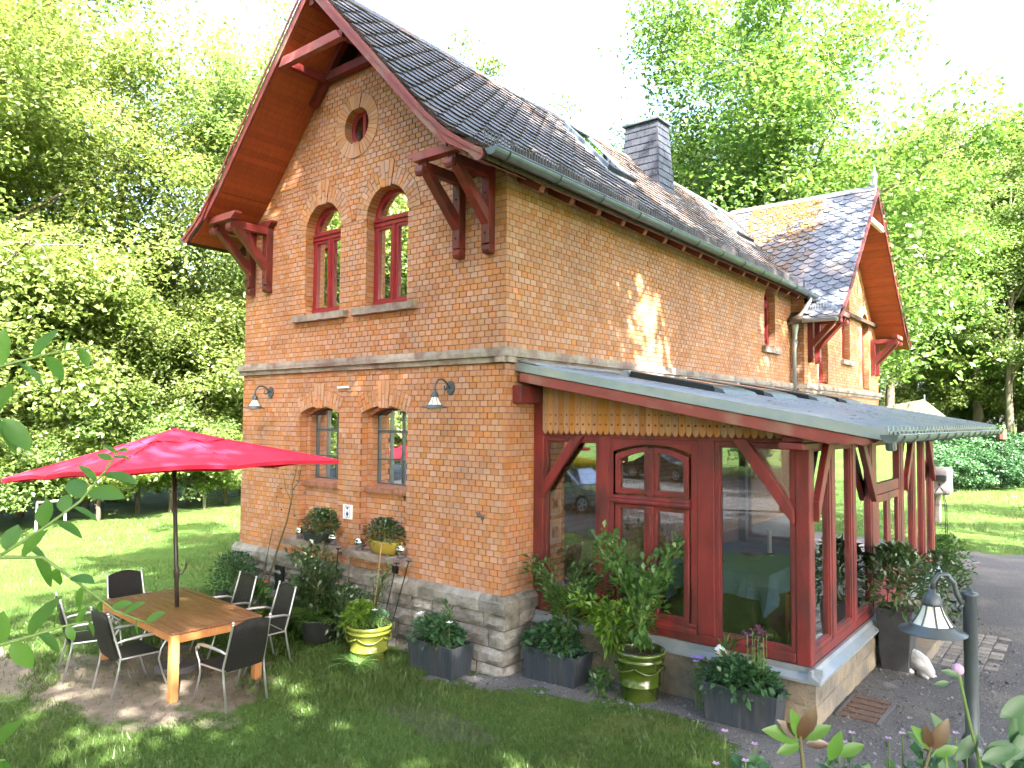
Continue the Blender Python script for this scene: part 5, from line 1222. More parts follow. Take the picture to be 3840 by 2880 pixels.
# armchairs
def make_chair():
    c = empty('garden_armchair', (0, 0, 0), 'x', 'chair', 'armchairs around the garden table')
    ys = [(.24, .44), (.0, .42), (-.2, .43)]
    st = MB(); W_ = .24
    sp_ = [(.25, .425), (.2, .445), (.0, .425), (-.2, .425)]
    V = []
    for (y, z) in sp_:
        for x in (-W_, -W_/2, 0, W_/2, W_): V.append((x, y, z-.012*(1-(x/W_)**2)))
    st.raw(V+[(x, y, z-.02) for x, y, z in V], [(i*5+k, i*5+k+1, (i+1)*5+k+1, (i+1)*5+k) for i in range(3) for k in range(4)]+[(20+i*5+k, 20+(i+1)*5+k, 20+(i+1)*5+k+1, 20+i*5+k+1) for i in range(3) for k in range(4)]+[(k, 20+k, 20+k+1, k+1) for k in range(4)])
    st.build('seat', 'wicker', c, smooth=True)
    bk = MB(); V = []; rows_ = 7; cols = 9
    for i in range(rows_):
        t = i/(rows_-1); z = .40+.50*t; y = -.21-.13*t-.015*math.sin(math.pi*t)
        for k in range(cols):
            x = -.225+.45*k/(cols-1); xx = x*(1-.06*t); arch = .045*(1-(x/.225)**2) if i == rows_-1 else (.02*(1-(x/.225)**2) if i == rows_-2 else 0)
            V.append((xx, y-.02*(1-(x/.225)**2), z+arch))
    n = rows_*cols; bk.raw(V+[(x, y-.018, z) for x, y, z in V], [(i*cols+k, i*cols+k+1, (i+1)*cols+k+1, (i+1)*cols+k) for i in range(rows_-1) for k in range(cols-1)]+[(n+i*cols+k, n+(i+1)*cols+k, n+(i+1)*cols+k+1, n+i*cols+k+1) for i in range(rows_-1) for k in range(cols-1)]+[((rows_-1)*cols+k, (rows_-1)*cols+k+1, n+(rows_-1)*cols+k+1, n+(rows_-1)*cols+k) for k in range(cols-1)])
    bk.build('backrest', 'wicker', c, smooth=True)
    for s in (-1, 1):
        MB().tube([(s*.245, -.30, .0), (s*.245, -.235, .3), (s*.245, -.215, .44), (s*.235, -.28, .66), (s*.225, -.345, .90), (s*.225, -.35, .925)], .0125, 8).build('rear_leg', 'alu', c, smooth=True)
        q = MB().ball((s*.225, -.352, .935), .017, 6); q.build('knob', 'alu', c)
        MB().tube([(s*.255, .31, .0), (s*.255, .25, .16), (s*.255, .20, .33), (s*.255, .225, .44), (s*.26, .275, .52), (s*.262, .285, .57), (s*.262, .25, .605), (s*.262, .225, .59), (s*.262, .24, .575)], .0115, 8).build('front_leg', 'alu', c, smooth=True)
        MB().tube([(s*.24, -.262, .60), (s*.262, -.18, .625), (s*.27, .0, .635), (s*.266, .15, .63), (s*.262, .25, .612)], [.011, .016, .019, .018, .012], 8).build('armrest', 'alu', c, smooth=True)
        MB().tube([(s*.25, -.21, .42), (s*.25, .2, .41)], .01, 6).build('side_rail', 'alu', c)
    MB().tube([(-.25, -.215, .41), (.25, -.215, .41)], .01, 6).build('cross_rail', 'alu', c)
    return c
spots = [(-3.03, -3.02, 0, 'woven black armchair on the near long side, second from the left end'), (-3.98, -3.08, -14, 'woven black armchair at the left end of the near long side'), (-4.62, -2.28, -92, 'woven black armchair at the far left head of the garden table'),
         (-3.52, -1.62, 176, 'woven black armchair on the house side, beside the grey tub'), (-2.62, -1.62, 172, 'woven black armchair on the house side, nearest the green pot'), (-1.82, -2.47, 92, 'woven black armchair at the near head of the table, back turned to the camera')]
ch0 = make_chair()
for i, (x, y, a, lb) in enumerate(spots):
    c = ch0 if i == 0 else copy_tree(ch0); c.location = (x, y, gh(x, y)); c.rotation_euler.z = R(a); c['label'] = lb

# ------------------------------------------------------------ pots and planters
def trough(x0, x1, y0, y1, h, rz_, label, mat='planter_zinc'):
    cx, cy_ = (x0+x1)/2, (y0+y1)/2; hx, hy = (x1-x0)/2, (y1-y0)/2; z = gh(cx, cy_)-.01
    o = empty('planter_trough', (cx, cy_, z), label, 'planter', 'zinc planter troughs'); q = MB(); k = .9
    def pt(u, v, zz, s=1.0): return (cx+u*s*math.cos(rz_)-v*s*math.sin(rz_), cy_+u*s*math.sin(rz_)+v*s*math.cos(rz_), z+zz)
    B = [pt(-hx*k, -hy*k, 0), pt(hx*k, -hy*k, 0), pt(hx*k, hy*k, 0), pt(-hx*k, hy*k, 0)]; T = [pt(-hx, -hy, h), pt(hx, -hy, h), pt(hx, hy, h), pt(-hx, hy, h)]
    I = [pt(-hx+.025, -hy+.025, h), pt(hx-.025, -hy+.025, h), pt(hx-.025, hy-.025, h), pt(-hx+.025, hy-.025, h)]; D = [(x, y, zz-.06) for x, y, zz in I]
    q.raw(B+T+I+D, [(i, (i+1) % 4, 4+(i+1) % 4, 4+i) for i in range(4)]+[(4+i, 4+(i+1) % 4, 8+(i+1) % 4, 8+i) for i in range(4)]+[(8+i, 8+(i+1) % 4, 12+(i+1) % 4, 12+i) for i in range(4)]+[(3, 2, 1, 0)])
    q.build('body', mat, o, bevel=.006); MB().poly(D).build('soil', 'soil', o); return (cx, cy_, z+h-.05, hx, hy)
ZP1 = trough(-1.12, -.34, -.52, -.14, .38, R(0), 'grey zinc trough in front of the stone plinth left of the house corner')
ZP2 = trough(.27, 1.05, .02, .38, .38, R(-2), 'grey zinc trough under the left conservatory pane')
ZP3 = trough(2.50, 3.25, .08, .42, .38, R(2), 'grey zinc trough in front of the conservatory corner post')
def pot(x, y, prof, mat, label, name='plant_pot', soil=None, n=28, z=None, deco=None, group=None):
    z = gh(x, y)-.005 if z is None else z; o = empty(name, (x, y, z), label, 'pot', group); MB().lathe(prof, (x, y, z), n).build('body', mat, o, smooth=True)
    rt_ = max(p[0] for p in prof); zt = soil if soil else prof[-1][1]
    MB().lathe([(.001, zt-.06), (rt_*.9, zt-.06)], (x, y, z), n).build('soil', 'soil', o)
    if deco:
        rr, z0 = deco; q = MB()
        for k in range(5):
            a0 = 2*math.pi*k/5; q.tube([(x+(rr+.006)*math.cos(a0+t*1.2), y+(rr+.006)*math.sin(a0+t*1.2), z+z0-.055*math.sin(math.pi*t)) for t in [i/8 for i in range(9)]], .011, 6)
        q.build('garland', mat, o, smooth=True)
    return o
def rimmed(rb, rt_, h): return [(.001, 0), (rb, 0), (rb+.01, .02), (lerp(rb, rt_, .3), h*.3), (lerp(rb, rt_, .3)+.014, h*.31), (lerp(rb, rt_, .32)+.014, h*.335), (lerp(rb, rt_, .34), h*.35), (lerp(rb, rt_, .58), h*.62), (lerp(rb, rt_, .75), h*.78), (lerp(rb, rt_, .76)+.016, h*.79), (lerp(rb, rt_, .78)+.016, h*.83), (lerp(rb, rt_, .8), h*.85), (lerp(rb, rt_, .86), h*.88), (rt_, h*.90), (rt_+.012, h*.95), (rt_+.006, h), (rt_-.03, h), (rt_-.04, h*.93), (rt_-.05, h*.8)]
pot(1.72, .25, rimmed(.19, .27, .53), 'green_glaze', 'large dark green glazed pot with garlands before the casement window', deco=(.262, .38), soil=.52)
pot(-1.72, -.62, rimmed(.21, .29, .46), 'lime_glaze', 'large yellow green glazed pot with garlands beside the zinc trough', deco=(.275, .33), soil=.45)
pot(-2.28, -.32, [(.001, 0), (.10, 0), (.13, .2), (.145, .2), (.145, .25), (.125, .25), (.12, .2)], 'terracotta', 'small terracotta pot behind the yellow green glazed pot', soil=.25)
pot(-2.85, -.55, [(.001, 0), (.2, 0), (.25, .3), (.27, .34), (.24, .34), (.23, .28)], 'dark_pot', 'squat dark pot in the shade under the left stone ledge', soil=.34)
pot(-4.72, -.75, [(.001, 0), (.19, 0), (.25, .42), (.26, .42), (.245, .42), (.23, .35)], 'grey_pot', 'pale grey tub at the far left corner of the house', soil=.42)
pot(-3.85, -.95, [(.001, 0), (.12, 0), (.165, .3), (.18, .3), (.18, .35), (.155, .35), (.15, .3)], 'lime_glaze', 'small lime green pot between two chair backs', soil=.35)
PX_, PY_ = 3.70, 3.04; zz = gh(PX_, PY_)-.01; tp = empty('tall_planter', (PX_, PY_, zz), 'tall square dark planter beside the conservatory door', 'planter')
MB().hexa([(PX_-.15, PY_-.15, zz), (PX_+.15, PY_-.15, zz), (PX_+.15, PY_+.15, zz), (PX_-.15, PY_+.15, zz), (PX_-.2, PY_-.2, zz+.74), (PX_+.2, PY_-.2, zz+.74), (PX_+.2, PY_+.2, zz+.74), (PX_-.2, PY_+.2, zz+.74)]).build('body', 'dark_pot', tp, bevel=.015); MB().box(PX_-.17, PX_+.17, PY_-.17, PY_+.17, zz+.741, zz+.75).build('soil', 'soil', tp)
# ledge planters and mirror balls
lp = empty('ledge_planter', (-3.60, -.02, 1.222), 'dark rectangular planter box on the left stone ledge', 'planter'); MB().hexa([(-3.83, -.13, 1.222), (-3.38, -.13, 1.222), (-3.38, .07, 1.228), (-3.83, .07, 1.228), (-3.86, -.15, 1.36), (-3.35, -.15, 1.36), (-3.35, .09, 1.36), (-3.86, .09, 1.36)]).build('body', 'dark_pot', lp, bevel=.012)
lp = empty('ledge_planter', (-2.15, -.02, 1.222), 'yellow glazed oval planter on the right stone ledge', 'planter'); MB().lathe([(.001, .0), (.82, .0), (.9, .06), (.93, .065), (.95, .12), (1.0, .15), (1.0, .17), (.93, .17), (.9, .12)], (-2.15, -.02, 1.222), 28, sx=.3, sy=.115).build('body', 'yellow_glaze', lp, smooth=True)
for x, y, lb in ((-4.06, -.05, 'mirror ball at the left end of the left stone ledge'), (-3.20, -.07, 'mirror ball at the right end of the left stone ledge'), (-2.62, -.06, 'mirror ball left of the yellow planter on the ledge'), (-1.74, -.06, 'mirror ball right of the yellow planter on the ledge')):
    b = empty('mirror_ball', (x, y, 1.225), lb, 'ornament', 'mirror balls on the stone ledges'); MB().lathe([(.05, 0), (.055, .012), (.045, .03)], (x, y, 1.222), 16).build('stand', 'iron_grey', b); MB().ball((x, y, 1.32), .075, 18).build('globe', 'chrome', b, smooth=True); MB().tube([(x, y, 1.39), (x, y, 1.41), (x+.008, y, 1.42)], .009, 6).build('neck', 'petal_yellow', b)
# painted ball on a stake, cat, mat, pavers
pb = empty('painted_ball', (2.62, .30, .62), 'white painted ceramic ball with coloured spots above the corner trough', 'ornament'); MB().tube([(2.62, .30, .45), (2.62, .30, .72)], .006, 6).build('stake', 'cane', pb); MB().ball((2.62, .30, .77), .062, 14).build('globe', 'white', pb, smooth=True)
q = MB(); 
for k in range(14): a, e = random.uniform(0, 6.28), random.uniform(-1, 1.3); n_ = Vector((math.cos(a)*math.cos(e), math.sin(a)*math.cos(e), math.sin(e))); q.ball(Vector((2.62, .30, .77))+n_*.055, .013, 5, m=k % 3)
q.build('spots', ['orange_wood', 'petal_red', 'blue'], pb)
cz = gh(3.95, 3.5); ct2 = empty('cat_statue', (3.95, 2.99, cz), 'pale stone statue of a crouching cat beside the tall planter', 'statue')
q = MB(); q.tube([(3.72, 3.20, cz+.10), (3.78, 3.16, cz+.135), (3.88, 3.06, cz+.135), (3.97, 2.98, cz+.12), (4.03, 2.92, cz+.09), (4.08, 2.88, cz+.055), (4.11, 2.85, cz+.035)], [.07, .115, .12, .105, .08, .055, .02], 14); q.tube([(4.0, 3.00, cz+.03), (4.12, 2.92, cz+.02)], [.035, .02], 8); q.tube([(3.95, 2.90, cz+.03), (4.06, 2.80, cz+.02)], [.035, .02], 8); q.tube([(3.85, 3.16, cz+.03), (3.98, 3.10, cz+.02)], [.05, .025], 8); q.tube([(3.80, 2.98, cz+.03), (3.90, 2.90, cz+.02)], [.05, .025], 8)
q.build('body', 'statue', ct2, smooth=True)
q = MB(); q.tube([(3.99, 2.98, cz+.175), (3.985, 2.99, cz+.215)], [.022, .004], 6); q.tube([(3.95, 2.93, cz+.175), (3.94, 2.94, cz+.215)], [.022, .004], 6); q.build('ears', 'statue', ct2)
mt_ = empty('boot_scraper_grate', (3.72, 1.36, gh(3.7, 1.36)), 'flat slatted floor grating lying on the gravel by the conservatory base', 'grating')
for i in range(5): y = 1.02+i*.15; z = gh(3.7, y)+.012; MB().box(3.55, 3.9, y, y+.09, z, z+.02).build('slat', 'mat_brown', mt_)
for i, x in enumerate((3.52, 3.91)): MB().box(x, x+.03, 1.0, 1.72, gh(x, 1.4)+.008, gh(x, 1.4)+.03).build('side_bar', 'iron_grey', mt_)
pav = empty('stone_paving', (4.1, 4.5, gh(4, 4.5)), 'small patch of grey paving setts before the conservatory door', 'paving')
for i in range(7):
    for j in range(11):
        x, y = 3.62+i*.15, 3.45+j*.17
        if random.random() < .04 or (i > 5 and j % 3 == 0): continue
        z = gh(x, y)+.006; MB().box(x+random.uniform(0, .01), x+.138, y+random.uniform(0, .012), y+.155, z-.03, z+.012+random.uniform(0, .006)).build('sett', 'paver', pav, bevel=.004)
# post lamp in front
px, py = 5.11, -2.29; pz = gh(px, py); pl2 = empty('post_lamp', (px, py, pz), 'dark grey garden post lamp with glass bell shade in the right foreground', 'lamp')
MB().lathe([(.001, 0), (.075, 0), (.07, .03), (.05, .06), (.045, 1.14), (.058, 1.16), (.062, 1.2), (.045, 1.24), (.04, 1.25), (.05, 1.27), (.034, 1.3), (.0335, 2.18-pz), (.04, 2.185-pz), (.04, 2.20-pz), (.018, 2.205-pz), (.012, 2.22-pz), (.001, 2.225-pz)], (px, py, pz), 22).build('post', 'lamp_metal', pl2, smooth=True)
dv = -rt; dv.z = 0; dv.normalize(); dv = dv*.70; P_ = lambda a, z: tuple(Vector((px, py, 0))+dv*a+Vector((0, 0, z)))
MB().tube([P_(.03, 2.16), P_(.07, 2.15), P_(.10, 2.19), P_(.12, 2.25), P_(.17, 2.295), P_(.23, 2.295), P_(.275, 2.26), P_(.29, 2.20)], .013, 8).tube([P_(.045, 2.14), P_(.085, 2.105), P_(.105, 2.125), P_(.095, 2.15)], .009, 6).build('arm', 'lamp_metal', pl2, smooth=True)
lamp_head(pl2, P_(.29, 2.20), 1.0)
# obelisk trellis, covered barbecue, torch, wagon, sail, frame, fence
ox, oy = 3.12, 10.1; oz = gh(ox, oy); ob = empty('iron_obelisk', (ox, oy, oz), 'thin black iron obelisk trellis at the far end of the conservatory', 'trellis')
q = MB()
for k in range(4): a = math.pi/4+k*math.pi/2; q.tube([(ox+.16*math.cos(a), oy+.16*math.sin(a), oz), (ox+.15*math.cos(a), oy+.15*math.sin(a), oz+1.3), (ox+.1*math.cos(a), oy+.1*math.sin(a), oz+1.48), (ox+.13*math.cos(a), oy+.13*math.sin(a), oz+1.55), (ox, oy, oz+1.68)], .008, 5)
q.ball((ox, oy, oz+1.72), .03, 6)
q.build('bars', 'iron', ob)
q = MB()
for z in (.45, .9, 1.3): q.tube([(ox+.155*math.cos(a), oy+.155*math.sin(a), oz+z) for a in [2*math.pi*i/14 for i in range(15)]], .006, 4)
q.build('hoops', 'iron', ob)
bx_, by_ = 1.75, 18.3; bq = empty('covered_barbecue', (bx_, by_, gh(bx_, by_)), 'grey plastic covered barbecue on a stand beyond the conservatory', 'barbecue'); MB().box(bx_-.45, bx_+.45, by_-.35, by_+.35, .95, 1.75).build('cover', 'cover_grey', bq, bevel=.07); MB().box(bx_-.16, bx_+.16, by_-.16, by_+.16, .1, .95).build('stand', 'paver', bq, bevel=.02); MB().box(bx_-.40, bx_+.40, by_-.5, by_-.36, 1.38, 1.55).build('cover_fold', 'black_plastic', bq, bevel=.03)
wx, wy = 3.0, 62.0; WZ = gh(wx, wy); wg = empty('wooden_wagon', (wx, wy, WZ), 'small brown round roofed wagon among the trees far right', 'wagon')
wf = lambda u, z, d: Vector((wx+u, wy-d, WZ+z))
V2 = [(-.82, .35), (.82, .35), (.85, 1.35)]+[(.85*math.cos(a), 1.35+.42*math.sin(a)) for a in [math.pi*k/8 for k in range(1, 8)]]+[(-.85, 1.35)]
MB().prism(V2, wf, -2.5, 0).build('body', 'wagon_brown', wg); MB().ring([(-.3, .75), (.3, .75), (.3, 1.4), (-.3, 1.4)], [(-.23, .82), (.23, .82), (.23, 1.33), (-.23, 1.33)], wf, .01, .06).build('window_frame', 'white', wg); MB().prism([(-.23, .82), (.23, .82), (.23, 1.33), (-.23, 1.33)], wf, .01, .02).build('pane', 'car_glass', wg)
for s in (-.6, .6): MB().lathe([(.001, -.06), (.3, -.06), (.3, .06), (.001, .06)], (0, 0, 0), 18).build('wheel', 'wagon_brown', wg).matrix_basis = Matrix.Translation((s, .1, .3)) @ Matrix.Rotation(math.pi/2, 4, 'X') @ Matrix.Translation((wx, wy, WZ))
sl_ = empty('sail_shade', (-.3, 29.4, .1), 'cream triangular sail shade on a steel mast behind the wing', 'awning')
def sailtri(A, B, Cc, sag):
    V = []; n = 10
    for i in range(n+1):
        for j in range(n+1-i):
            a, b = i/n, j/n; c = 1-a-b; p = Vector(A)*c+Vector(B)*a+Vector(Cc)*b; p.z -= sag*27*a*b*c*.5; V.append(p)
    id_ = {}; k = 0
    for i in range(n+1):
        for j in range(n+1-i): id_[i, j] = k; k += 1
    f = []
    for i in range(n):
        for j in range(n-i):
            f.append((id_[i, j], id_[i+1, j], id_[i, j+1]))
            if j < n-i-1: f.append((id_[i+1, j], id_[i+1, j+1], id_[i, j+1]))
    return MB().raw([tuple(v) for v in V], f)
sailtri((-2.2, 27.9, 3.62), (-.3, 29.3, 4.1), (.45, 30.0, 3.35), .12).build('canvas', 'sail', sl_, smooth=True); sailtri((-2.6, 31.5, 3.4), (-.3, 29.4, 4.1), (-2.2, 27.9, 3.62), .15).build('canvas', 'sail', sl_, smooth=True)
MB().tube([(-.3, 29.4, .1), (-.3, 29.4, 4.3)], .04, 10).build('mast', 'zinc_dark', sl_)
tx_, ty_ = 2.2, 33; tr_ = empty('garden_torch', (tx_, ty_, gh(2.2, 33)), 'rusty fire basket torch on a pole in the far shrub bed', 'torch'); MB().tube([(tx_, ty_, .0), (tx_, ty_, 2.3)], .03, 6).build('pole', 'iron', tr_); MB().lathe([(.08, 0), (.2, .1), (.2, .55), (.17, .55), (.17, .12), (.06, .03)], (tx_, ty_, 2.25), 10).build('basket', 'wagon_brown', tr_)
fr_ = empty('white_goal_frame', (-16.5, .7, 0), 'small white metal frame standing at the left edge of the lawn', 'frame'); 
for y in (.45, 1.15): MB().tube([(-16.5, y, 0), (-16.5, y, .75)], .03, 6).build('post', 'white', fr_)
MB().tube([(-16.5, .45, .75), (-16.5, 1.15, .75)], .03, 6).build('crossbar', 'white', fr_)
fe = empty('wire_fence', (-18.4, 7.5, 0), 'green wire garden fence with wooden posts behind the far lawn edge', 'fence')
for k in range(5): y = 5.8+k*1.3; x = -17.7-k*.95; MB().tube([(x, y, 0), (x, y, 1.35)], .05, 6).build('post', 'bark', fe)
q = MB()
for z in np.arange(.1, 1.2, .1): q.tube([(-17.7, 5.8, z), (-21.5, 11, z)], .006, 3)
for k in range(40): q.tube([(-17.7-3.8*k/40, 5.8+5.2*k/40, .05), (-17.7-3.8*k/40, 5.8+5.2*k/40, 1.2)], .005, 3)
q.build('mesh', 'stem_green', fe)
# ------------------------------------------------------------ vegetation
def nrm(a): return a/np.maximum(np.linalg.norm(a, axis=-1, keepdims=True), 1e-9)
def leaf_quads(P, D, N, L_, W_, fold=.12, droop=.12):
    """folded diamond leaves: two triangles each as one quad"""
    S = nrm(np.cross(D, N)); N2 = nrm(np.cross(S, D)); L_ = np.asarray(L_)[:, None]; W_ = np.asarray(W_)[:, None]
    a = P; b = P+D*L_*.45+S*W_*.5+N2*W_*fold; c = P+D*L_-np.array([0, 0, 1])*L_*droop; d = P+D*L_*.45-S*W_*.5+N2*W_*fold
    V = np.stack([a, b, c, d], 1).reshape(-1, 3); n = len(P)
    i = np.arange(n)*4; F = np.stack([np.stack([i, i+1, i+2], -1), np.stack([i, i+2, i+3], -1)], 1).reshape(-1, 3); return V, F
def rdirs(n, r_): 
    v = r_.normal(size=(n, 3)); return nrm(v)
def tree_meshes(seed, H, z0, Rc, ncl, nlf, lsz, trunk_r, spread=1.0, flat=.4, lean=0, top=1.0, clump=.95):
    r_ = np.random.default_rng(seed); rr = random.Random(seed)
    mb = MB(); tp = []; k = 9; hx = hy = 0
    for i in range(k):
        t = i/(k-1); hx += rr.uniform(-.12, .12)*H/18; hy += rr.uniform(-.12, .12)*H/18; tp.append(Vector((hx+lean*t, hy, -0.2+t*H*.86)))
    mb.tube(tp, [trunk_r*(1.25 if i == 0 else 1)*(1-.9*i/(k-1))+.02 for i in range(k)], 9)
    cz = (z0+H)/2; hz = (H-z0)/2; cen = []
    nlimb = max(9, int(ncl/11))
    for i in range(nlimb):
        t = rr.uniform(.0, .95); zst = z0*.75+t*(H*.82-z0*.75); f = max(0, min(.999, zst/(H*.86))); seg = f*(k-1); a = int(seg); st_ = tp[a].lerp(tp[min(a+1, k-1)], seg-a)
        an = i*2.4+rr.uniform(-.5, .5); ze = zst+rr.uniform(.08, .35)*H*(1-t*.5); u = (min(ze, H-.3)-cz)/hz; rad = Rc*spread*math.sqrt(max(.06, 1-u*u))*rr.uniform(.62, 1.0)
        en = Vector((st_.x+rad*math.cos(an), st_.y+rad*math.sin(an), min(ze, H-.3))); mid = st_.lerp(en, .5)+Vector((rr.uniform(-.4, .4), rr.uniform(-.4, .4), rr.uniform(.1, .7)))*Rc/6
        w0 = trunk_r*.42*(1-f*.6); pts = [st_, st_.lerp(mid, .5)+Vector((0, 0, .05*Rc)), mid, mid.lerp(en, .55)+Vector((0, 0, .03*Rc)), en]; mb.tube(pts, [w0, w0*.75, w0*.5, w0*.3, w0*.12], 6, cap=False)
        m = max(3, int(ncl/nlimb))
        for j in range(m):
            q = rr.uniform(.35, 1.05); base = (mid.lerp(en, (q-.5)*2) if q > .5 else st_.lerp(mid, q*2))
            off = Vector((rr.gauss(0, 1), rr.gauss(0, 1), rr.gauss(.15, .6)))*Rc*.17; e2 = base+off; cen.append(tuple(e2)); mb.tube([base, base.lerp(e2, .5)+Vector((0, 0, .03*Rc)), e2], [w0*.22, w0*.14, w0*.05], 4, cap=False)
    cen = np.array(cen); n = len(cen)*nlf; ci = np.repeat(np.arange(len(cen)), nlf); rad = clump*Rc/6*r_.uniform(.7, 1.35, len(cen))[ci]
    g = r_.normal(size=(n, 3)); g = nrm(g)*(r_.random((n, 1))**.45); g[:, 2] *= flat
    P = cen[ci]+g*rad[:, None]; P[:, 2] -= .18*(g[:, 0]**2+g[:, 1]**2)*rad; P[:, 2] = np.maximum(P[:, 2], .15)
    D = rdirs(n, r_); D[:, 2] = D[:, 2]*.5-.15; D = nrm(D); N = nrm(np.array([0, 0, 1.0])+.75*rdirs(n, r_)+.35*nrm(P-np.array([0, 0, cz])))
    sz = lsz*r_.uniform(.65, 1.25, n); V, F = leaf_quads(P, D, N, sz, sz*.72)
    return mb, V, F
def reg_tree(name, seed, mat, bark='bark', **kw):
    mb, V, F = tree_meshes(seed, **kw); t = mb.build('trunk', bark, None, smooth=True); c = npmesh('crown', V, F, mat); r = (t.data, c.data); bpy.data.objects.remove(t); bpy.data.objects.remove(c); TREES[name] = r
TREES = {}
reg_tree('maple1', 11, 'leaf_maple', H=18, z0=3.2, Rc=6.3, ncl=310, nlf=215, lsz=.165, trunk_r=.34, clump=1.25, flat=.6)
reg_tree('maple2', 12, 'leaf_maple', H=18, z0=2.6, Rc=6.0, ncl=310, nlf=215, lsz=.165, trunk_r=.32, clump=1.25, flat=.6)
reg_tree('wood1', 13, 'leaf_wood', H=19, z0=6.5, Rc=4.6, ncl=270, nlf=200, lsz=.165, trunk_r=.24, clump=1.2, flat=.55)
reg_tree('wood2', 14, 'leaf_wood', H=18, z0=5.0, Rc=4.4, ncl=260, nlf=200, lsz=.165, trunk_r=.22, lean=1.2, clump=1.2, flat=.55)
reg_tree('sapling', 23, 'leaf_maple', H=8.5, z0=.4, Rc=3.6, ncl=170, nlf=190, lsz=.14, trunk_r=.09, clump=1.35, flat=.7)
reg_tree('shade1', 15, 'leaf_maple', H=17, z0=7.8, Rc=6.0, ncl=240, nlf=115, lsz=.26, trunk_r=.3, clump=.86)
reg_tree('shade2', 16, 'leaf_maple', H=16, z0=7.6, Rc=5.6, ncl=160, nlf=105, lsz=.26, trunk_r=.3, clump=.84)
reg_tree('shade3', 26, 'leaf_maple', H=16, z0=7.6, Rc=5.8, ncl=85, nlf=95, lsz=.26, trunk_r=.3, clump=.85)
reg_tree('bush1', 17, 'leaf_maple', H=4.2, z0=.3, Rc=2.5, ncl=95, nlf=110, lsz=.15, trunk_r=.06, clump=1.25, flat=.6)
reg_tree('bush2', 18, 'leaf_wood', H=3.6, z0=.2, Rc=2.4, ncl=95, nlf=110, lsz=.13, trunk_r=.06, clump=1.3, flat=.65)
reg_tree('shrub', 19, 'leaf_bluegreen', H=1.7, z0=.1, Rc=1.9, ncl=90, nlf=110, lsz=.12, trunk_r=.04, clump=1.2, flat=.55)
reg_tree('conifer', 20, 'leaf_conifer', H=15, z0=.8, Rc=3.4, ncl=240, nlf=90, lsz=.26, trunk_r=.22, clump=1.2, flat=.35)
TREES['maple3'] = (TREES['maple2'][0], TREES['maple2'][1].copy()); TREES['maple3'][1].materials[0] = MATS['leaf_mid']
TREES['maple4'] = (TREES['maple1'][0], TREES['maple1'][1].copy()); TREES['maple4'][1].materials[0] = MATS['leaf_mid']
def tree(kind, x, y, s, rz_, label, cat='tree', group=None, z=None, sz=None):
    nm = {'maple': 'maple_tree', 'wood': 'woodland_tree', 'shade': 'shade_tree', 'bush': 'bush', 'shrub': 'low_shrub', 'sapling': 'young_tree', 'conifer': 'conifer_tree'}[kind.rstrip('1234')]
    z = gh(x, y) if z is None else z
    o = empty(nm, (x, y, z), label, cat, group)
    for part, me in zip(('trunk' if cat == 'tree' else 'stems', 'crown' if cat == 'tree' else 'foliage'), TREES[kind]):
        c = bpy.data.objects.new(part, me); col.objects.link(c); c.parent = o
    o.rotation_euler.z = R(rz_); o.scale = (s, s, sz or s); return o
GL, GRt, GS, GB, GX = 'trees along the left edge of the garden', 'trees behind the wing on the right', 'shade trees around the viewpoint', 'bushes along the lawn edge', 'trees behind the parked cars'
# left wood
for k, (kd, x, y, s, rz_, lb) in enumerate([
    ('maple1', -21, -1.5, 1.05, 10, 'broad maple at the far left edge of the garden, nearest the lawn'), ('maple2', -22, 4.8, 1.0, 80, 'broad maple rising straight behind the parasol'), 
    ('wood1', -18.5, 9.5, .95, 30, 'slender tree close to the left gable corner'), ('maple2', -30, 2.0, 1.4, 220, 'tall maple filling the upper left corner'), 
    ('maple1', -29, 19, 1.45, 300, 'tall maple behind the left roof slope'), ('wood1', -26, 26, 1.4, 200, 'tall thin tree behind the roof ridge'), ('maple1', -45, 27, 1.7, 10, 'very tall maple far behind the house')]):
    tree(kd, x, y, s, rz_, lb, group=GL)
for k, (x, y, s, rz_, lb) in enumerate([(-19.5, -3.2, 1.0, 0, 'young light green tree at the left frame edge'), (-19.8, 1.0, 1.1, 50, 'young light green tree above the left parasol tip'), (-20.2, 3.4, .85, 100, 'young light green tree behind the parasol top'), (-20.5, 7.2, 1.05, 150, 'young light green tree between parasol and house'), (-22.5, 10.8, 1.15, 230, 'young light green tree touching the left house edge'), (-24, 3.5, 1.4, 280, 'taller young tree behind the parasol')]): tree('sapling', x, y, s, rz_, lb, group='young trees along the left lawn edge')
for k, (kd, x, y, s, rz_, lb) in enumerate([
    ('bush1', -17.6, -1.8, .95, 0, 'rounded bush at the left frame edge beyond the lawn'), ('bush2', -18.4, 1.2, 1.0, 70, 'rounded bush behind the small white frame'), ('bush1', -18.3, 3.9, .9, 140, 'rounded bush left of the parasol pole'), ('bush2', -19.2, 6.0, .95, 200, 'rounded bush right of the parasol pole'), ('bush1', -20.5, 8.8, .85, 260, 'rounded bush behind the wire fence'), ('bush2', -20.5, -4.2, 1.2, 300, 'large bush at the extreme left of the lawn'), ('bush1', -22, 1.2, 1.35, 40, 'tall light bush above the left end of the parasol'), ('bush2', -23, 12.5, 1.2, 90, 'bush beside the left house wall'), ('bush1', -24, 7.3, 1.4, 190, 'tall bush behind the fence and bushes')]):
    tree(kd, x, y, s, rz_, lb, 'bush', GB)
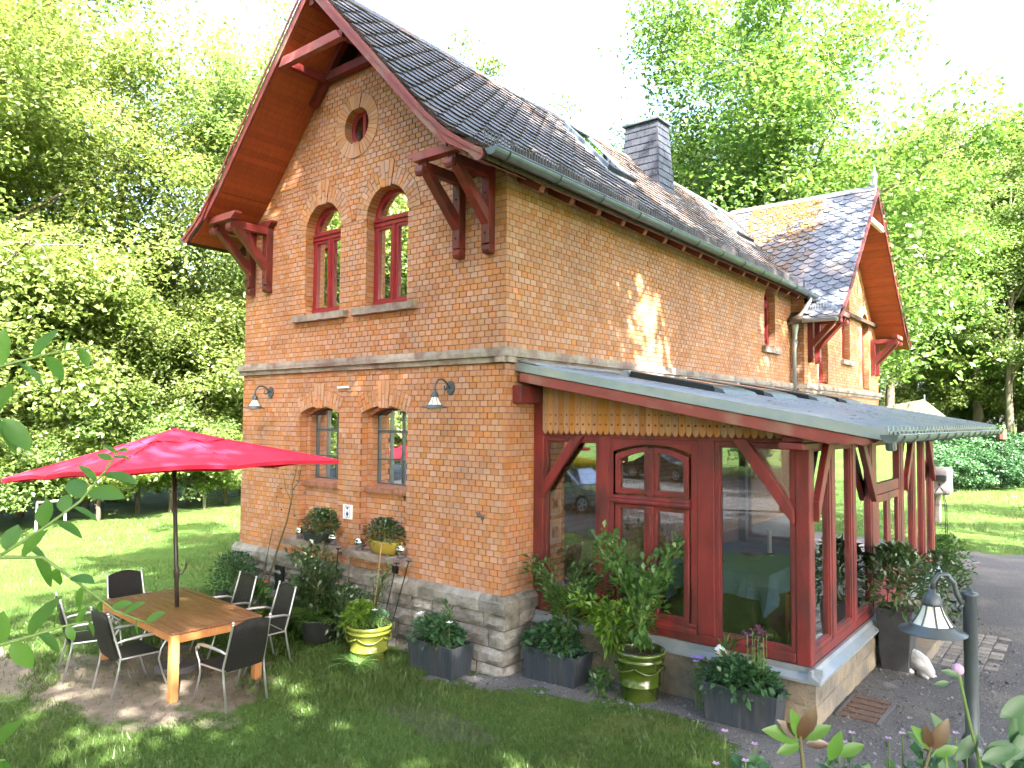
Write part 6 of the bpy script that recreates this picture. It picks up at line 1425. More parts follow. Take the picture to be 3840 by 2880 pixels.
for k, (kd, x, y, s, rz_, lb) in enumerate([('bush1', -16.8, -3.4, 0.83, 20, 'low light bush at the lawn edge, leftmost'), ('bush2', -17.0, -.4, 0.75, 90, 'low light bush just left of the small white frame'), ('bush1', -17.2, 2.3, 0.83, 170, 'low light bush just right of the small white frame'), ('bush2', -17.6, 4.6, 0.83, 220, 'low light bush behind the parasol pole'), ('bush1', -18.2, 6.8, 0.75, 300, 'low light bush at the near fence post'), ('bush1', -20.0, 11.0, 1.05, 33, 'low light bush at the far fence post'), ('bush2', -19.4, 2.8, 1.20, 33, 'mid height bush in the second row behind the parasol')]): tree(kd, x, y, s, rz_, lb, 'bush', GB)
# right
for k, (kd, x, y, s, rz_, lb) in enumerate([
    ('maple3', -5.6, 27.5, 1.42, 20, 'huge maple towering over the wing roof'), ('maple4', -9.5, 32, 1.3, 140, 'maple crown seen left of the huge maple'), ('maple4', -3.8, 35.5, 1.0, 260, 'maple crown right of the wing finial'), ('wood1', .2, 43, 1.15, 0, 'woodland tree with pale trunk right of the wing gable'), ('wood2', 3.2, 46, 1.1, 60, 'leaning woodland tree left of the brown wagon'), ('wood1', 5.8, 44, 1.05, 120, 'woodland tree at the right frame edge'), ('wood2', -2.2, 46, 1.15, 180, 'woodland tree with dark trunk behind the sail shade'), ('wood1', 1.6, 52, 1.2, 240, 'woodland tree behind the brown wagon'), ('wood2', 7.6, 54, 1.2, 300, 'woodland tree in the far right distance'), ('wood1', -5, 54, 1.2, 33, 'distant woodland tree above the sail shade'), ('maple2', 4.0, 62, 1.2, 77, 'distant broad tree closing the view on the right'), ('maple1', -14, 44, 1.3, 77, 'distant broad tree behind the chimney'), ('wood2', -9, 60, 1.3, 10, 'far tree between the maple trunks'), ('maple1', 12, 60, 1.2, 190, 'broad tree beyond the right frame edge'), ('bush1', -1.5, 57, 1.6, 0, 'understorey bush in the far woodland'), ('bush2', 3.5, 57, 1.6, 50, 'understorey bush behind the wagon'), ('bush1', 7.5, 60, 1.7, 90, 'understorey bush at the far right'), ('bush2', 5.5, 66, 2.2, 30, 'large bush closing the gap between far trunks'), ('bush1', 1.0, 68, 2.2, 130, 'large bush behind the far trunks'), ('wood2', 1.8, 40, .95, 290, 'woodland tree whose crown fills the right upper edge'), ('sapling', -3.4, 41, 1.15, 60, 'young leafy tree beside the sail shade'), ('sapling', 1.0, 45.5, 1.1, 160, 'young leafy tree in front of the pale trunks'), ('sapling', 5.6, 47, 1.2, 250, 'young leafy tree at the right frame edge'), ('sapling', 7.5, 41, 1.2, 300, 'young leafy tree outside the right frame edge'), ('bush1', 4.4, 42, 1.1, 10, 'bush behind the low dark shrubs'), ('bush2', -1.4, 43, 1.2, 200, 'bush behind the barbecue'), ('sapling', 4.6, 50, 1.3, 20, 'young tree left of the right frame edge'), ('sapling', -1.0, 49, 1.3, 120, 'young tree between the far trunks'), ('sapling', 2.0, 56, 1.4, 220, 'young tree behind the wagon'), ('maple2', 8, 74, 1.3, 30, 'distant maple behind the far bushes'), ('bush1', 9.5, 50, 1.6, 30, 'bush right of the wagon'), ('wood1', -3.5, 38, 1.1, 200, 'woodland tree just right of the wing eaves')]):
    tree(kd, x, y, s, rz_, lb, 'bush' if 'bush' in kd else 'tree', GRt)
for k, (x, y, s, lb) in enumerate(((.2, 31.5, 1.0, 'low dark shrub nearest the conservatory end'), (2.3, 33.2, 1.0, 'low dark shrub beneath the torch'), (4.2, 36, 1.1, 'low dark shrub furthest right in the bed'), (-.6, 35.5, 1.15, 'low dark shrub behind the barbecue'), (1.8, 38.5, 1.15, 'low dark shrub at the back of the bed'))):
    tree('shrub', x, y, s, k*67, lb, 'shrub', 'low shrubs in the far bed')
# trees round the viewpoint (they shade the house and show in the panes)
for k, (kd, x, y, s, rz_, lb) in enumerate([('shade2', 11.8, -7.2, .9, 0, 'shade tree right of the viewpoint'), ('shade1', 7.7, -4.4, 1.15, 75, 'tall shade tree whose crown overhangs the lawn'), ('shade3', 15.5, -2.5, 1.15, 120, 'shade tree beside the gravel path'), ('shade3', 12.8, -1.9, .85, 33, 'smaller shade tree at the path edge'), ('shade3', 11.2, -.4, 1.2, 140, 'slim shade tree at the path edge nearest the viewpoint'), ('shade3', 12.6, 3.4, 1.25, 77, 'shade tree between path and lawn'), ('shade3', 14.5, 4.5, 1.45, 200, 'very tall shade tree opposite the conservatory'), ('shade3', 7.2, -11.0, .92, 60, 'shade tree just behind the viewpoint'), ('shade3', 21, 12, 1.2, 280, 'shade tree beyond the gravel path bend'), ('shade2', -2.5, -17, .95, 10, 'shade tree left behind the viewpoint'), ('shade1', 12, -16, 1.1, 40, 'shade tree right behind the viewpoint'), ('shade2', 1.5, -13.5, .85, 200, 'shade tree on the lawn behind the viewpoint')]):
    tree(kd, x, y, s, rz_, lb, group=GS)
for k, (kd, x, y, s, rz_, lb) in enumerate([('conifer', -6, -36, 1.0, 0, 'dark conifer behind the parked cars'), ('conifer', -13, -40, 1.1, 50, 'dark conifer left behind the parked cars'), ('wood2', 0, -38, 1.0, 0, 'woodland tree reflected in the conservatory glass'), ('maple1', -20, -36, 1.0, 80, 'broad tree left behind the parked cars'), ('wood1', 6, -35, 1.0, 0, 'woodland tree behind the viewpoint road'), ('conifer', 3, -45, 1.2, 90, 'dark conifer far behind the viewpoint'), ('bush1', -9, -31, 1.2, 0, 'bush behind the dark parked car'), ('bush2', -2.5, -29, 1.3, 40, 'bush right of the dark parked car'), ('maple2', 13, -32, 1.0, 0, 'broad tree right behind the viewpoint road'), ('bush2', -16, -33, 1.3, 140, 'bush left of the dark parked car'), ('conifer', -27, -30, 1.1, 140, 'dark conifer at the road end'), ('maple2', -22, -16, 1.25, 0, 'tall maple mirrored in the upper gable windows'), ('maple1', -29, -22, 1.4, 60, 'very tall maple mirrored in the gable windows'), ('maple2', -18, -24, 1.2, 130, 'maple left of the parked estate car'), ('bush1', -19, -13, 1.2, 60, 'bush mirrored in the left arched window'), ('bush2', -24, -19, 1.4, 160, 'bush mirrored in the right arched window'), ('maple1', -36, -14, 1.4, 160, 'maple at the far end of the yard')]):
    tree(kd, x, y, s, rz_, lb, 'bush' if 'bush' in kd else 'tree', GX)

# --- potted and border plants
def plant(name, label, base, h, r, n, size, mat, cat='plant', asp=.5, shape='dome', stems=8, seed=0, stemmat='stem_green', up_=.35, droop=.2, group=None, flowers=None, rx=None, extra=None):
    r_ = np.random.default_rng(seed+100); x, y, z = base; o = empty(name, base, label, cat, group); rx = rx or r
    if shape == 'dome':
        a = r_.uniform(0, 6.283, n); t = r_.random(n)**.6; hh = r_.random(n)**.7; rad = np.sqrt(np.clip(1-(hh*.95)**2, .05, 1))*t
        P = np.stack([x+rx*rad*np.cos(a), y+r*rad*np.sin(a), z+h*hh], -1)
    elif shape == 'spray':
        ns = stems; ai = r_.uniform(0, 6.283, ns); le = r_.uniform(.55, 1.0, ns); si = r_.integers(0, ns, n); t = r_.random(n)**.65*.95+.05
        P = np.stack([x+rx*le[si]*t**1.5*np.cos(ai[si]), y+r*le[si]*t**1.5*np.sin(ai[si]), z+h*le[si]*(t-.25*t**3)/.75], -1)+r_.normal(0, .055, (n, 3))*np.array([1, 1, .8])
    else:
        a = r_.uniform(0, 6.283, n); t = r_.random(n); P = np.stack([x+rx*t*np.cos(a), y+r*t*np.sin(a), z+h*r_.random(n)], -1)
    out = nrm(P-np.array([x, y, z+h*.25])); D = nrm(out+.8*rdirs(n, r_)+np.array([0, 0, up_-.2])); N = nrm(np.array([0, 0, 1.0])+.6*rdirs(n, r_)); sz_ = size*r_.uniform(.6, 1.25, n)
    V, F = leaf_quads(P, D, N, sz_, sz_*asp, droop=droop); npmesh('foliage', V, F, mat, o)
    q = MB()
    if shape == 'spray':
        for i in range(ns): q.tube([(x+rx*le[i]*t**1.5*math.cos(ai[i]), y+r*le[i]*t**1.5*math.sin(ai[i]), z+h*le[i]*(t-.25*t**3)/.75) for t in (0, .25, .5, .75, 1)], [.009, .008, .006, .004, .002], 5)
    else:
        for i in range(stems): k = r_.integers(0, n); q.tube([(x+r_.uniform(-.3, .3)*rx, y+r_.uniform(-.3, .3)*r, z-.03), tuple(P[k])], [.008, .003], 5)
    q.build('stems', stemmat, o)
    if flowers:
        fm, nf, fs, zlo = flowers; q = MB(); qs = MB()
        for i in range(nf):
            a = r_.uniform(0, 6.283); t = r_.random()**.5; hh = r_.uniform(min(zlo, 1.08), max(1.1, zlo+.02)); c = Vector((x+rx*t*.8*math.cos(a), y+r*t*.8*math.sin(a), z+h*hh))
            qs.tube([(c.x, c.y, z+h*.3), c], .003, 3)
            for pth in range(5): a2 = pth*1.2566; d_ = Vector((math.cos(a2), math.sin(a2), .35)).normalized(); s_ = Vector((-math.sin(a2), math.cos(a2), 0)); q.raw([tuple(c), tuple(c+d_*fs*.6+s_*fs*.32), tuple(c+d_*fs), tuple(c+d_*fs*.6-s_*fs*.32)], [(0, 1, 2, 3)])
        tag(q.build('flowers', fm, o), kind='stuff'); tag(qs.build('flower_stems', 'stem_green', o), kind='stuff')
    return o
cx, cy_, z, hx, hy = ZP1; plant('columbine_plant', 'leafy blue green plants filling the trough left of the house corner', (cx-.05, cy_, z), .30, .26, 900, .075, 'leaf_bluegreen', rx=.46, seed=1, asp=.6, flowers=('petal_white', 5, .05, .95)); plant('lily_plant', 'upright narrow leaved plant in the trough left of the house corner', (cx+.12, cy_, z), .52, .07, 90, .12, 'leaf_shrub', asp=.16, shape='col', stems=5, seed=2)
cx, cy_, z, hx, hy = ZP2; plant('columbine_plant', 'leafy blue green plants in the trough under the left pane', (cx-.05, cy_, z), .30, .26, 850, .075, 'leaf_bluegreen', rx=.46, seed=3, asp=.6)
cx, cy_, z, hx, hy = ZP3; plant('columbine_plant', 'leafy green plants overflowing the trough at the conservatory corner', (cx-.02, cy_, z-.03), .30, .27, 1000, .075, 'leaf_bluegreen', rx=.46, seed=4, asp=.65); plant('dark_bell_flower', 'purple flowered stems rising from the trough at the conservatory corner', (cx+.12, cy_+.02, z), .56, .13, 60, .06, 'leaf_bluegreen', seed=5, stems=7, flowers=('petal_purple', 34, .045, .7)); plant('sword_fern', 'upright pointed fern fronds beside the painted ball', (cx-.16, cy_, z), .42, .08, 80, .16, 'leaf_shrub', asp=.14, shape='col', stems=5, seed=6)
plant('blue_cranesbill', 'violet flowers on thin stems left of the corner trough', (2.38, .32, .12), .52, .14, 40, .06, 'leaf_shrub', seed=7, flowers=('petal_violet', 7, .045, .6))
plant('potted_shrub', 'tall leafy shrub growing in the dark green glazed pot', (1.72, .25, .62), 1.22, .52, 1150, .10, 'leaf_shrub', asp=.48, shape='spray', stems=17, seed=8, rx=.52); plant('potted_peony', 'light green drooping peony leaves left of the tall potted shrub', (1.35, .30, .55), .62, .45, 900, .12, 'leaf_lime', asp=.3, shape='spray', stems=15, seed=9, rx=.60, droop=.35); plant('bamboo_shrub', 'fine leaved arching shrub in front of the left pane', (.75, .25, .50), .95, .35, 800, .115, 'leaf_shrub', asp=.28, shape='spray', stems=14, seed=10, rx=.55, droop=.35)
plant('small_potted_herb', 'low leafy weeds at the foot of the dark green pot', (1.35, .05, .09), .28, .16, 150, .07, 'leaf_shrub', seed=11)
plant('potted_lettuce', 'bright green leafy herbs in the yellow green pot', (-1.85, -.66, .40), .30, .26, 800, .07, 'leaf_lime', asp=.7, seed=12); plant('potted_thyme', 'fine grey green herb in the right half of the yellow green pot', (-1.6, -.56, .40), .22, .2, 500, .035, 'leaf_bluegreen', seed=13, flowers=('petal_white', 1, .05, 1.0))
plant('terracotta_herb', 'light green plant spilling from the terracotta pot', (-2.28, -.34, .2), .30, .22, 420, .06, 'leaf_lime', seed=14)
plant('ledge_flowers', 'green bush with yellow flowers in the dark ledge planter', (-3.5, -.05, 1.34), .36, .2, 800, .07, 'leaf_dark', rx=.48, seed=15, flowers=('petal_yellow', 9, .04, .8)); plant('ledge_flowers', 'dark plant with faded pink flowers in the yellow ledge planter', (-2.12, -.03, 1.36), .32, .18, 750, .06, 'leaf_dark', rx=.44, seed=16, flowers=('petal_pink', 12, .03, .8))
plant('rhododendron', 'dark glossy rhododendron in the tall square planter', (3.70, 3.04, .84), .74, .45, 1000, .12, 'leaf_dark', asp=.34, seed=17, rx=.42); plant('climbing_rose', 'leafy rose bush beyond the tall planter at the long glass wall', (3.75, 5.9, .12), 1.0, .55, 900, .10, 'leaf_dark', asp=.5, seed=18, rx=.45); plant('garden_rose', 'leafy shrub around the iron obelisk base', (3.3, 9.3, .12), .8, .6, 800, .10, 'leaf_shrub', asp=.5, seed=19, rx=.5)
plant('tub_plant', 'feathery green plant in the pale grey tub', (-4.72, -.75, .38), .62, .42, 900, .07, 'leaf_bluegreen', asp=.4, seed=20); plant('leafy_hosta', 'broad leaved plant in the small lime green pot', (-3.85, -.95, .31), .32, .24, 110, .17, 'leaf_shrub', asp=.5, seed=21, flowers=('petal_red', 1, .07, 1.3))
plant('bed_shrub', 'dark low shrub at the foot of the plinth left of the cellar vent', (-5.1, -.5, 0), .75, .4, 900, .07, 'leaf_shrub', seed=22, rx=.6); plant('bed_shrub', 'dark low foliage under the left stone ledge', (-3.3, -.42, 0), .78, .34, 1300, .085, 'leaf_dark', seed=23, rx=.8); plant('bed_shrub', 'dark low foliage under the right stone ledge', (-2.45, -.38, 0.1), .66, .26, 900, .075, 'leaf_dark', seed=24, rx=.55)
plant('wall_rose', 'open rose bush with dark leaves before the left stone ledge', (-3.0, -.5, .3), 1.15, .3, 900, .085, 'leaf_dark', asp=.5, shape='spray', stems=13, seed=25, rx=.72, stemmat='stem'); plant('wall_rose', 'thin leafy rose stems before the right stone ledge', (-1.95, -.35, .35), .95, .16, 170, .06, 'leaf_shrub', asp=.5, shape='spray', stems=8, seed=26, rx=.35, stemmat='stem')
def fern(base, label, n, L_, seed):
    r_ = random.Random(seed); o = empty('fern', base, label, 'fern', 'ferns at the foot of the wall'); P, D, N, S = [], [], [], []; q = MB()
    for k in range(n):
        a = 2*math.pi*k/n+r_.uniform(-.2, .2); el = r_.uniform(.5, 1.1); l = L_*r_.uniform(.7, 1.1); pts = []
        for i in range(13):
            t = i/12; rr = l*t*math.cos(el*(1-.5*t)); zz = l*(math.sin(el)*t-.55*t*t); pts.append(Vector((base[0]+rr*math.cos(a), base[1]+rr*math.sin(a), base[2]+zz)))
        q.tube(pts, [.004]*12+[.001], 4)
        for i in range(2, 13):
            t = i/12; tn = (pts[i]-pts[i-1]).normalized(); sd2 = tn.cross(Vector((0, 0, 1))).normalized(); ln = .30*l*math.sin(math.pi*(t*.86+.1))
            for sg in (-1, 1): P.append(pts[i]); D.append((sd2*sg+tn*.35).normalized()); N.append(sd2.cross(tn)); S.append(ln)
    V, F = leaf_quads(np.array(P), np.array(D), np.array(N), np.array(S), np.array(S)*.26, fold=0, droop=.15); npmesh('fronds', V, F, 'leaf_shrub', o); q.build('stalks', 'stem_green', o)
fern((-1.58, -.92, .0), 'green fern spreading in front of the yellow green pot', 16, .42, 3); fern((-2.95, -.62, .30), 'large dark fern arching from the squat dark pot', 22, .62, 4); fern((-3.5, -.6, .02), 'dark fern behind the chair backs', 16, .55, 5)
# bare rose cane on the wall and support sticks
rc = empty('bare_rose_cane', (-4.55, -.35, 0), 'tall bare thorny rose cane climbing in front of the left wall', 'plant')
q = MB(); q.tube([(-4.52, -.45, 0), (-4.40, -.38, .5), (-4.30, -.30, 1.0), (-4.18, -.2, 1.5), (-4.13, -.16, 1.85), (-4.17, -.13, 2.05)], [.018, .016, .014, .012, .011, .009], 6); q.tube([(-4.15, -.15, 1.95), (-4.02, -.12, 2.1), (-3.98, -.1, 2.35), (-3.95, -.1, 2.5)], [.009, .007, .006, .003], 5); q.tube([(-4.17, -.13, 2.05), (-4.12, -.1, 2.25), (-4.14, -.1, 2.5), (-4.2, -.1, 2.62)], [.008, .006, .005, .003], 5); q.tube([(-4.17, -.14, 1.8), (-4.35, -.12, 1.95), (-4.45, -.1, 2.15)], [.008, .005, .003], 5); q.tube([(-4.52, -.45, 0), (-4.50, -.4, .6), (-4.42, -.3, 1.35)], [.012, .01, .006], 5); q.build('canes', 'stem', rc)
pp = np.array([[-4.35+random.uniform(-.25, .45), -.12+random.uniform(-.05, .05), random.uniform(1.5, 2.65)] for _ in range(26)]); V, F = leaf_quads(pp, rdirs(26, rng), nrm(np.tile([0, -1.0, .5], (26, 1))+.5*rdirs(26, rng)), np.full(26, .05), np.full(26, .03)); npmesh('leaves', V, F, 'leaf_red', rc)
for i, (x, y, z0, z1, dx, m, lb) in enumerate(((-1.9, -.42, .35, 1.42, .05, 'cane', 'bamboo stake with a cross piece in front of the right ledge'), (-1.72, -.40, .35, 1.2, .15, 'iron', 'thin dark iron stake right of the bamboo stake'), (-1.58, -.38, .35, 1.25, .22, 'iron', 'thin dark leaning iron stake nearest the house corner'), (-2.78, -.42, .2, 1.25, .02, 'iron', 'thin dark stake between the two stone ledges'), (-2.6, -.4, .2, 1.15, .1, 'stem', 'brown stake leaning between the two stone ledges'))):
    o = empty('plant_stake', (x, y, z0), lb, 'stake', 'plant stakes along the wall'); MB().tube([(x, y, z0), (x+dx, y+.1, z1)], .008, 6).build('rod', m, o)
    MB().tube([(x+dx-.05, y+.1, z1-.01), (x+dx+.05, y+.1, z1)], .008, 6).build('tip', m, o)
# --- foreground plants near the viewpoint
def at(px, py, dep): return CAM+(rt*((px-1920)/2739.1)-up*((py-1440)/2739.1)+fw)*dep
def big_leaf(mb, p, d, n_, L_, W_, m=0, curl=.15):
    d = Vector(d).normalized(); n_ = Vector(n_); s_ = d.cross(n_).normalized(); n2 = s_.cross(d); prof_ = [(0, .05), (.12, .55), (.32, .95), (.52, 1.0), (.72, .8), (.9, .35), (1, .02)]; V = []
    for t, w_ in prof_:
        c = Vector(p)+d*L_*t-n2*L_*curl*t*t
        V += [tuple(c-s_*W_*w_/2+n2*W_*.12*w_), tuple(c), tuple(c+s_*W_*w_/2+n2*W_*.12*w_)]
    mb.raw(V, [(3*i, 3*i+1, 3*i+4, 3*i+3) for i in range(6)]+[(3*i+1, 3*i+2, 3*i+5, 3*i+4) for i in range(6)], m)
random.seed(31)
def branch(label, path, dep, leaves, L_=.058, W_=.029, name='leafy_branch', mat='leaf_near'):
    pts = [at(x, y, d) for (x, y), d in zip(path, dep)]
    if 1: root = pts[0]
    o = empty(name, tuple(root), label, 'branch', 'branches hanging into the left foreground'); q = MB(); q.tube(pts, [.0038-.0024*i/(len(pts)-1) for i in range(len(pts))], 6); q.build('stem', 'stem_green', o, smooth=True)
    q = MB(); n = len(leaves)
    for i, (t, side, sc_) in enumerate(leaves):
        f = t*(len(pts)-1); a = min(int(f), len(pts)-2); p = pts[a].lerp(pts[a+1], f-a); tn = (pts[a+1]-pts[a]).normalized(); sd3 = tn.cross(fw).normalized()*side
        d = (tn*.45+sd3*.9-fw*random.uniform(-.5, .5)+Vector((0, 0, random.uniform(-.35, .1)))).normalized(); nn = (-fw*.55+Vector((0, 0, .9))+Vector((random.uniform(-.4, .4), random.uniform(-.4, .4), 0)))
        big_leaf(q, p, d, nn, L_*sc_, W_*sc_)
    q.build('leaves', mat, o, smooth=True)
branch('near leafy branch crossing in front of the parasol at the left edge', [(-350, 2250), (-60, 2120), (150, 1990), (300, 1880), (400, 1760), (440, 1690)], [1.25, 1.28, 1.32, 1.36, 1.4, 1.42], [(.28, 1, 1.1), (.33, -1, 1), (.42, 1, 1.1), (.47, -1, 1.0), (.52, 1, .9), (.56, -1, .9), (.62, 1, 1.25), (.66, -1, 1.3), (.72, 1, .8), (.77, -1, 1.25), (.9, 1, .55), (.93, -1, .55), (.97, 1, .5), (1, -1, .45)])
branch('near drooping twig hanging over the lawn at the left edge', [(-300, 1980), (0, 2090), (160, 2090), (300, 2190), (430, 2290), (560, 2340)], [1.2, 1.22, 1.25, 1.28, 1.3, 1.32], [(.3, 1, 1), (.36, -1, 1.2), (.48, -1, .8), (.55, 1, .9), (.62, -1, 1.0), (.72, -1, .55), (.78, 1, .6), (.85, 1, .7), (.93, -1, .55), (.98, 1, .6)])
branch('near twig with round leaves at the lower left edge', [(-300, 2480), (-40, 2430), (100, 2390), (230, 2350), (330, 2330)], [1.15, 1.18, 1.2, 1.22, 1.24], [(.3, 1, 1), (.4, -1, 1), (.52, 1, 1.3), (.58, -1, .9), (.7, 1, .6), (.8, -1, .5), (.9, 1, .5), (1, -1, .5)])
branch('near twig reaching in at the middle left edge', [(-300, 1420), (-60, 1390), (90, 1350), (220, 1320), (340, 1300)], [1.3, 1.32, 1.34, 1.36, 1.38], [(.35, 1, 1.2), (.45, -1, 1.1), (.58, 1, 1.3), (.66, -1, 1.0), (.8, 1, .7), (.92, -1, .7)])
branch('single large leaves poking in at the left edge above the parasol', [(-350, 1700), (-150, 1610), (-60, 1580), (10, 1570)], [1.2, 1.22, 1.24, 1.25], [(.7, 1, 1.3), (.85, -1, 1.2), (1.0, -1, 1.2)])
branch('green blade leaves at the bottom left corner', [(-300, 2900), (-100, 2860), (20, 2850)], [1.1, 1.12, 1.14], [(.6, 1, 1.4), (.8, -1, 1.2), (1.0, -1, 1.3)])
pe = empty('budding_peony', (5.2, -3.9, gh(5.2, -3.9)), 'tall peony with closed pink bud leaning in front of the post lamp', 'plant')
q = MB(); b0 = Vector((5.36, -4.05, gh(5.3, -4.0))); bud = at(3592, 2510, 2.6); q.tube([b0, b0.lerp(bud, .5)+Vector((.10, -.02, .06)), bud.lerp(b0, .12)+Vector((.02, 0, .01)), bud], [.009, .008, .006, .006], 6)
b2 = at(3530, 2730, 2.5); q.tube([b0+Vector((-.08, 0, 0)), b0.lerp(b2, .6)+Vector((0, 0, .05)), b2], [.008, .006, .004], 6); q.build('stems', 'stem_green', pe, smooth=True)
MB().ball(bud, .02, 8).build('bud', 'petal_pink', pe, smooth=True); MB().ball(b2, .011, 6).build('bud', 'stem_green', pe)
q = MB()
for px_, py_, L2, dxx, dzz in ((3600, 2535, .06, -.6, .2), (3560, 2560, .05, -1, -.1), (3750, 2690, .14, .8, .5), (3790, 2790, .16, .4, .9), (3700, 2800, .13, 1, -.1), (3680, 2850, .13, .7, .2), (3790, 2850, .15, .5, .6), (3560, 2790, .11, -.4, .8), (3500, 2810, .1, -.7, .5), (3580, 2850, .13, .5, .5), (3830, 2760, .13, .2, 1)):
    big_leaf(q, at(px_, py_, 2.45+random.uniform(-.1, .1)), rt*dxx+Vector((0, 0, dzz)), -fw+Vector((0, 0, .6)), L2, L2*.38)
q.build('leaves', 'leaf_bluegreen', pe, smooth=True)
ph = empty('red_leaved_shrub', (4.9, -4.6, gh(4.9, -4.6)), 'young shrub shoot with bronze and green leaves at the bottom edge', 'plant')
b0 = Vector((4.98, -4.62, gh(4.98, -4.62))); t0 = at(3000, 2760, 2.2); q = MB(); q.tube([b0, b0.lerp(t0, .6)+Vector((.02, 0, .03)), t0], [.012, .01, .006], 6); t1 = at(3490, 2800, 2.3); q.tube([b0, b0.lerp(t1, .5)+Vector((.05, 0, .08)), t1], [.012, .009, .005], 6); q.build('stems', 'stem', ph, smooth=True)
qa, qb = MB(), MB()
for i, (px_, py_, L2, dxx, dzz, m) in enumerate(((3000, 2770, .12, -1, .35, 0), (3010, 2760, .10, .35, 1, 1), (2995, 2765, .09, -.25, 1, 0), (3015, 2770, .09, 1, .6, 0), (3000, 2780, .09, .15, .9, 1), (2990, 2770, .085, -.75, .8, 1), (3020, 2790, .07, .9, .1, 1), (3000, 2790, .08, -.6, -.1, 0), (3490, 2810, .10, -.6, .8, 0), (3495, 2810, .11, .45, 1, 1), (3480, 2820, .09, -.1, .9, 1), (3500, 2830, .08, .9, .4, 0), (3110, 2850, .1, .3, .9, 0), (3140, 2830, .09, 1, .5, 0))):
    big_leaf(qb if m else qa, at(px_, py_, 2.2 if i < 8 else 2.3), rt*dxx+Vector((0, 0, dzz))-fw*.2, -fw*.7+Vector((0, 0, .5)), L2, L2*.42)
qa.build('green_leaves', 'leaf_near', ph, smooth=True); qb.build('bronze_leaves', 'leaf_red', ph, smooth=True)
for i, (px_, py_, dp_, r_, n, lb) in enumerate(((2830, 2900, 2.7, .26, 420, 'low cranesbill clump with pale violet flowers left of the bronze shoot'), (3180, 2890, 2.8, .28, 450, 'low cranesbill clump right of the bronze shoot'), (3480, 2870, 2.9, .28, 450, 'low cranesbill clump left of the lamp post foot'), (3800, 2850, 2.9, .3, 450, 'low leafy clump right of the lamp post foot'))):
    p = at(px_, py_, dp_); g0 = gh(p.x, p.y); plant('cranesbill_clump', lb, (p.x, p.y, g0), p.z-g0, r_, n, .06, 'leaf_bluegreen', asp=.75, seed=60+i, flowers=('petal_pink', 6, .018, .98), group='low flowering clumps at the bottom edge')
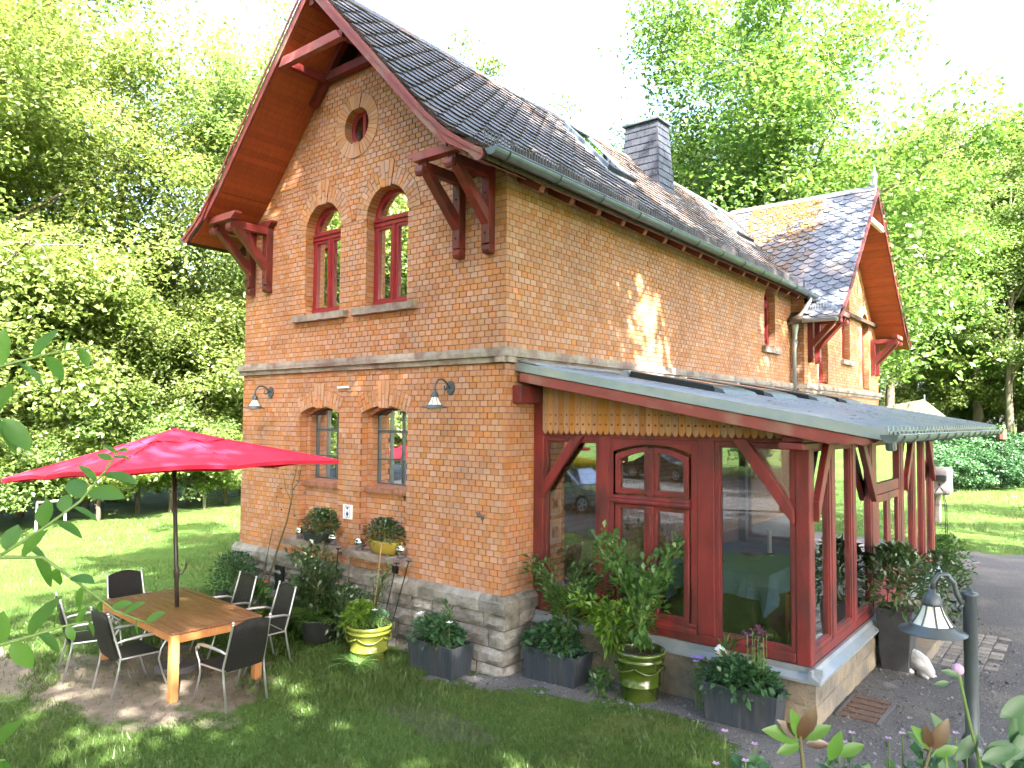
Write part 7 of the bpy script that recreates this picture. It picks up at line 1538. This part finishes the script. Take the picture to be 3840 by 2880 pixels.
# --- parked cars, seen mirrored in the glass
def car(x, y, rz_, body, label, est):
    o = empty('parked_car', (0, 0, 0), label, 'car', 'cars parked behind the viewpoint'); Lh = 2.25; w_ = .86
    low = [(-2.2, .32), (-2.25, .55), (-2.2, .80), (-1.3 if not est else -2.1, .93), (1.05, .95), (1.95, .80), (2.2, .62), (2.22, .35), (1.85, .25), (-1.9, .25)]
    MB().prism(low, lambda u, z, d: Vector((u, d, z)), -w_, w_).build('body', body, o, bevel=.07)
    top_ = [(-2.05, .93), (-1.85, 1.36), (-1.4, 1.45), (.1, 1.45), (.45, 1.38), (1.15, .95)] if est else [(-1.35, .93), (-.75, 1.27), (-.3, 1.36), (.25, 1.33), (1.0, .95)]
    A = [(u, z) for u, z in top_]
    V = [(u, -w_+.06+(.16*(z-.93)/.5), z) for u, z in A]+[(u, w_-.06-(.16*(z-.93)/.5), z) for u, z in A]; n = len(A)
    MB().raw(V, [tuple(range(n-1, -1, -1)), tuple(range(n, 2*n))]+[(i, i+1, n+i+1, n+i) for i in range(n-1)]).build('cabin', body, o, bevel=.04)
    wins = [[(-1.78, .99), (-1.70, 1.32), (-1.2, 1.38), (-1.12, .99)], [(-1.05, .99), (-1.12, 1.39), (-.25, 1.4), (-.2, .99)], [(-.13, .99), (-.18, 1.4), (.12, 1.4), (.40, 1.33), (.95, .99)]] if est else [[(-1.05, .98), (-.7, 1.2), (-.45, 1.27), (-.4, .98)], [(-.33, .98), (-.36, 1.29), (.2, 1.28), (.8, .98)]]
    for wv_ in wins:
        for s in (-1, 1): MB().prism(wv_, lambda u, z, d: Vector((u, s*(w_-.055-.16*(z-.93)/.5+d), z)), -.01, .008).build('side_window', 'car_glass', o)
    for ux in (-1.35, 1.35):
        for s in (-1, 1):
            yy = s*(w_-.09); q = MB(); q.lathe([(.001, -.1), (.31, -.1), (.325, -.06), (.325, .06), (.31, .1), (.21, .1), (.2, .07), (.001, .07)], (0, 0, 0), 24); wl = q.build('wheel', 'tyre', o); wl.matrix_basis = Matrix.Translation((ux, yy, .325)) @ Matrix.Rotation(-s*math.pi/2, 4, 'X')
            q = MB(); q.lathe([(.205, .085), (.19, .105), (.17, .09)], (0, 0, 0), 20)
            for k in range(5): a = k*1.2566; q.beam((.03*math.cos(a), .03*math.sin(a), .1), (.19*math.cos(a), .19*math.sin(a), .1), .05, .02)
            q.lathe([(.05, .115), (.001, .12)], (0, 0, 0), 12)
            rm = q.build('rim', 'alu', o); rm.parent = wl
    for s in (-1, 1): MB().box(2.1, 2.2, s*.62-.16, s*.62+.16, .60, .72).build('headlight', 'white', o, bevel=.02); MB().box(-2.25, -2.17, s*.66-.12, s*.66+.12, .68, .85).build('tail_light', 'petal_red', o, bevel=.02)
    if est: 
        for s in (-.6, .6): MB().tube([(-1.6, s, 1.47), (-1.5, s, 1.52), (-.1, s, 1.52), (0, s, 1.47)], .015, 6).build('roof_rail', 'black_plastic', o)
    o.location = (x, y, gh(x, y)); o.rotation_euler.z = rz_; return o
car(-8.7, -12.9, R(8), 'car_silver', 'silver blue estate car mirrored in the left conservatory pane', True); car(-11.9, -26.3, R(10), 'car_black', 'dark sports car mirrored in the upper casement panes', False)
ky = MB(); ky.tube([(-9.2, -12.9, 1.60), (-8.9, -12.85, 1.62), (-8.2, -12.75, 1.62), (-7.4, -12.6, 1.63), (-7.0, -12.55, 1.66)], [.02, .14, .2, .13, .02], 10); tag(ky.build('kayak', 'kayak', None, smooth=True, loc=(-8.1, -12.7, 1.5)), 'yellow kayak on the roof of the estate car', 'kayak')
for o in sc.objects:
    if '_l' in o: del o['_l']
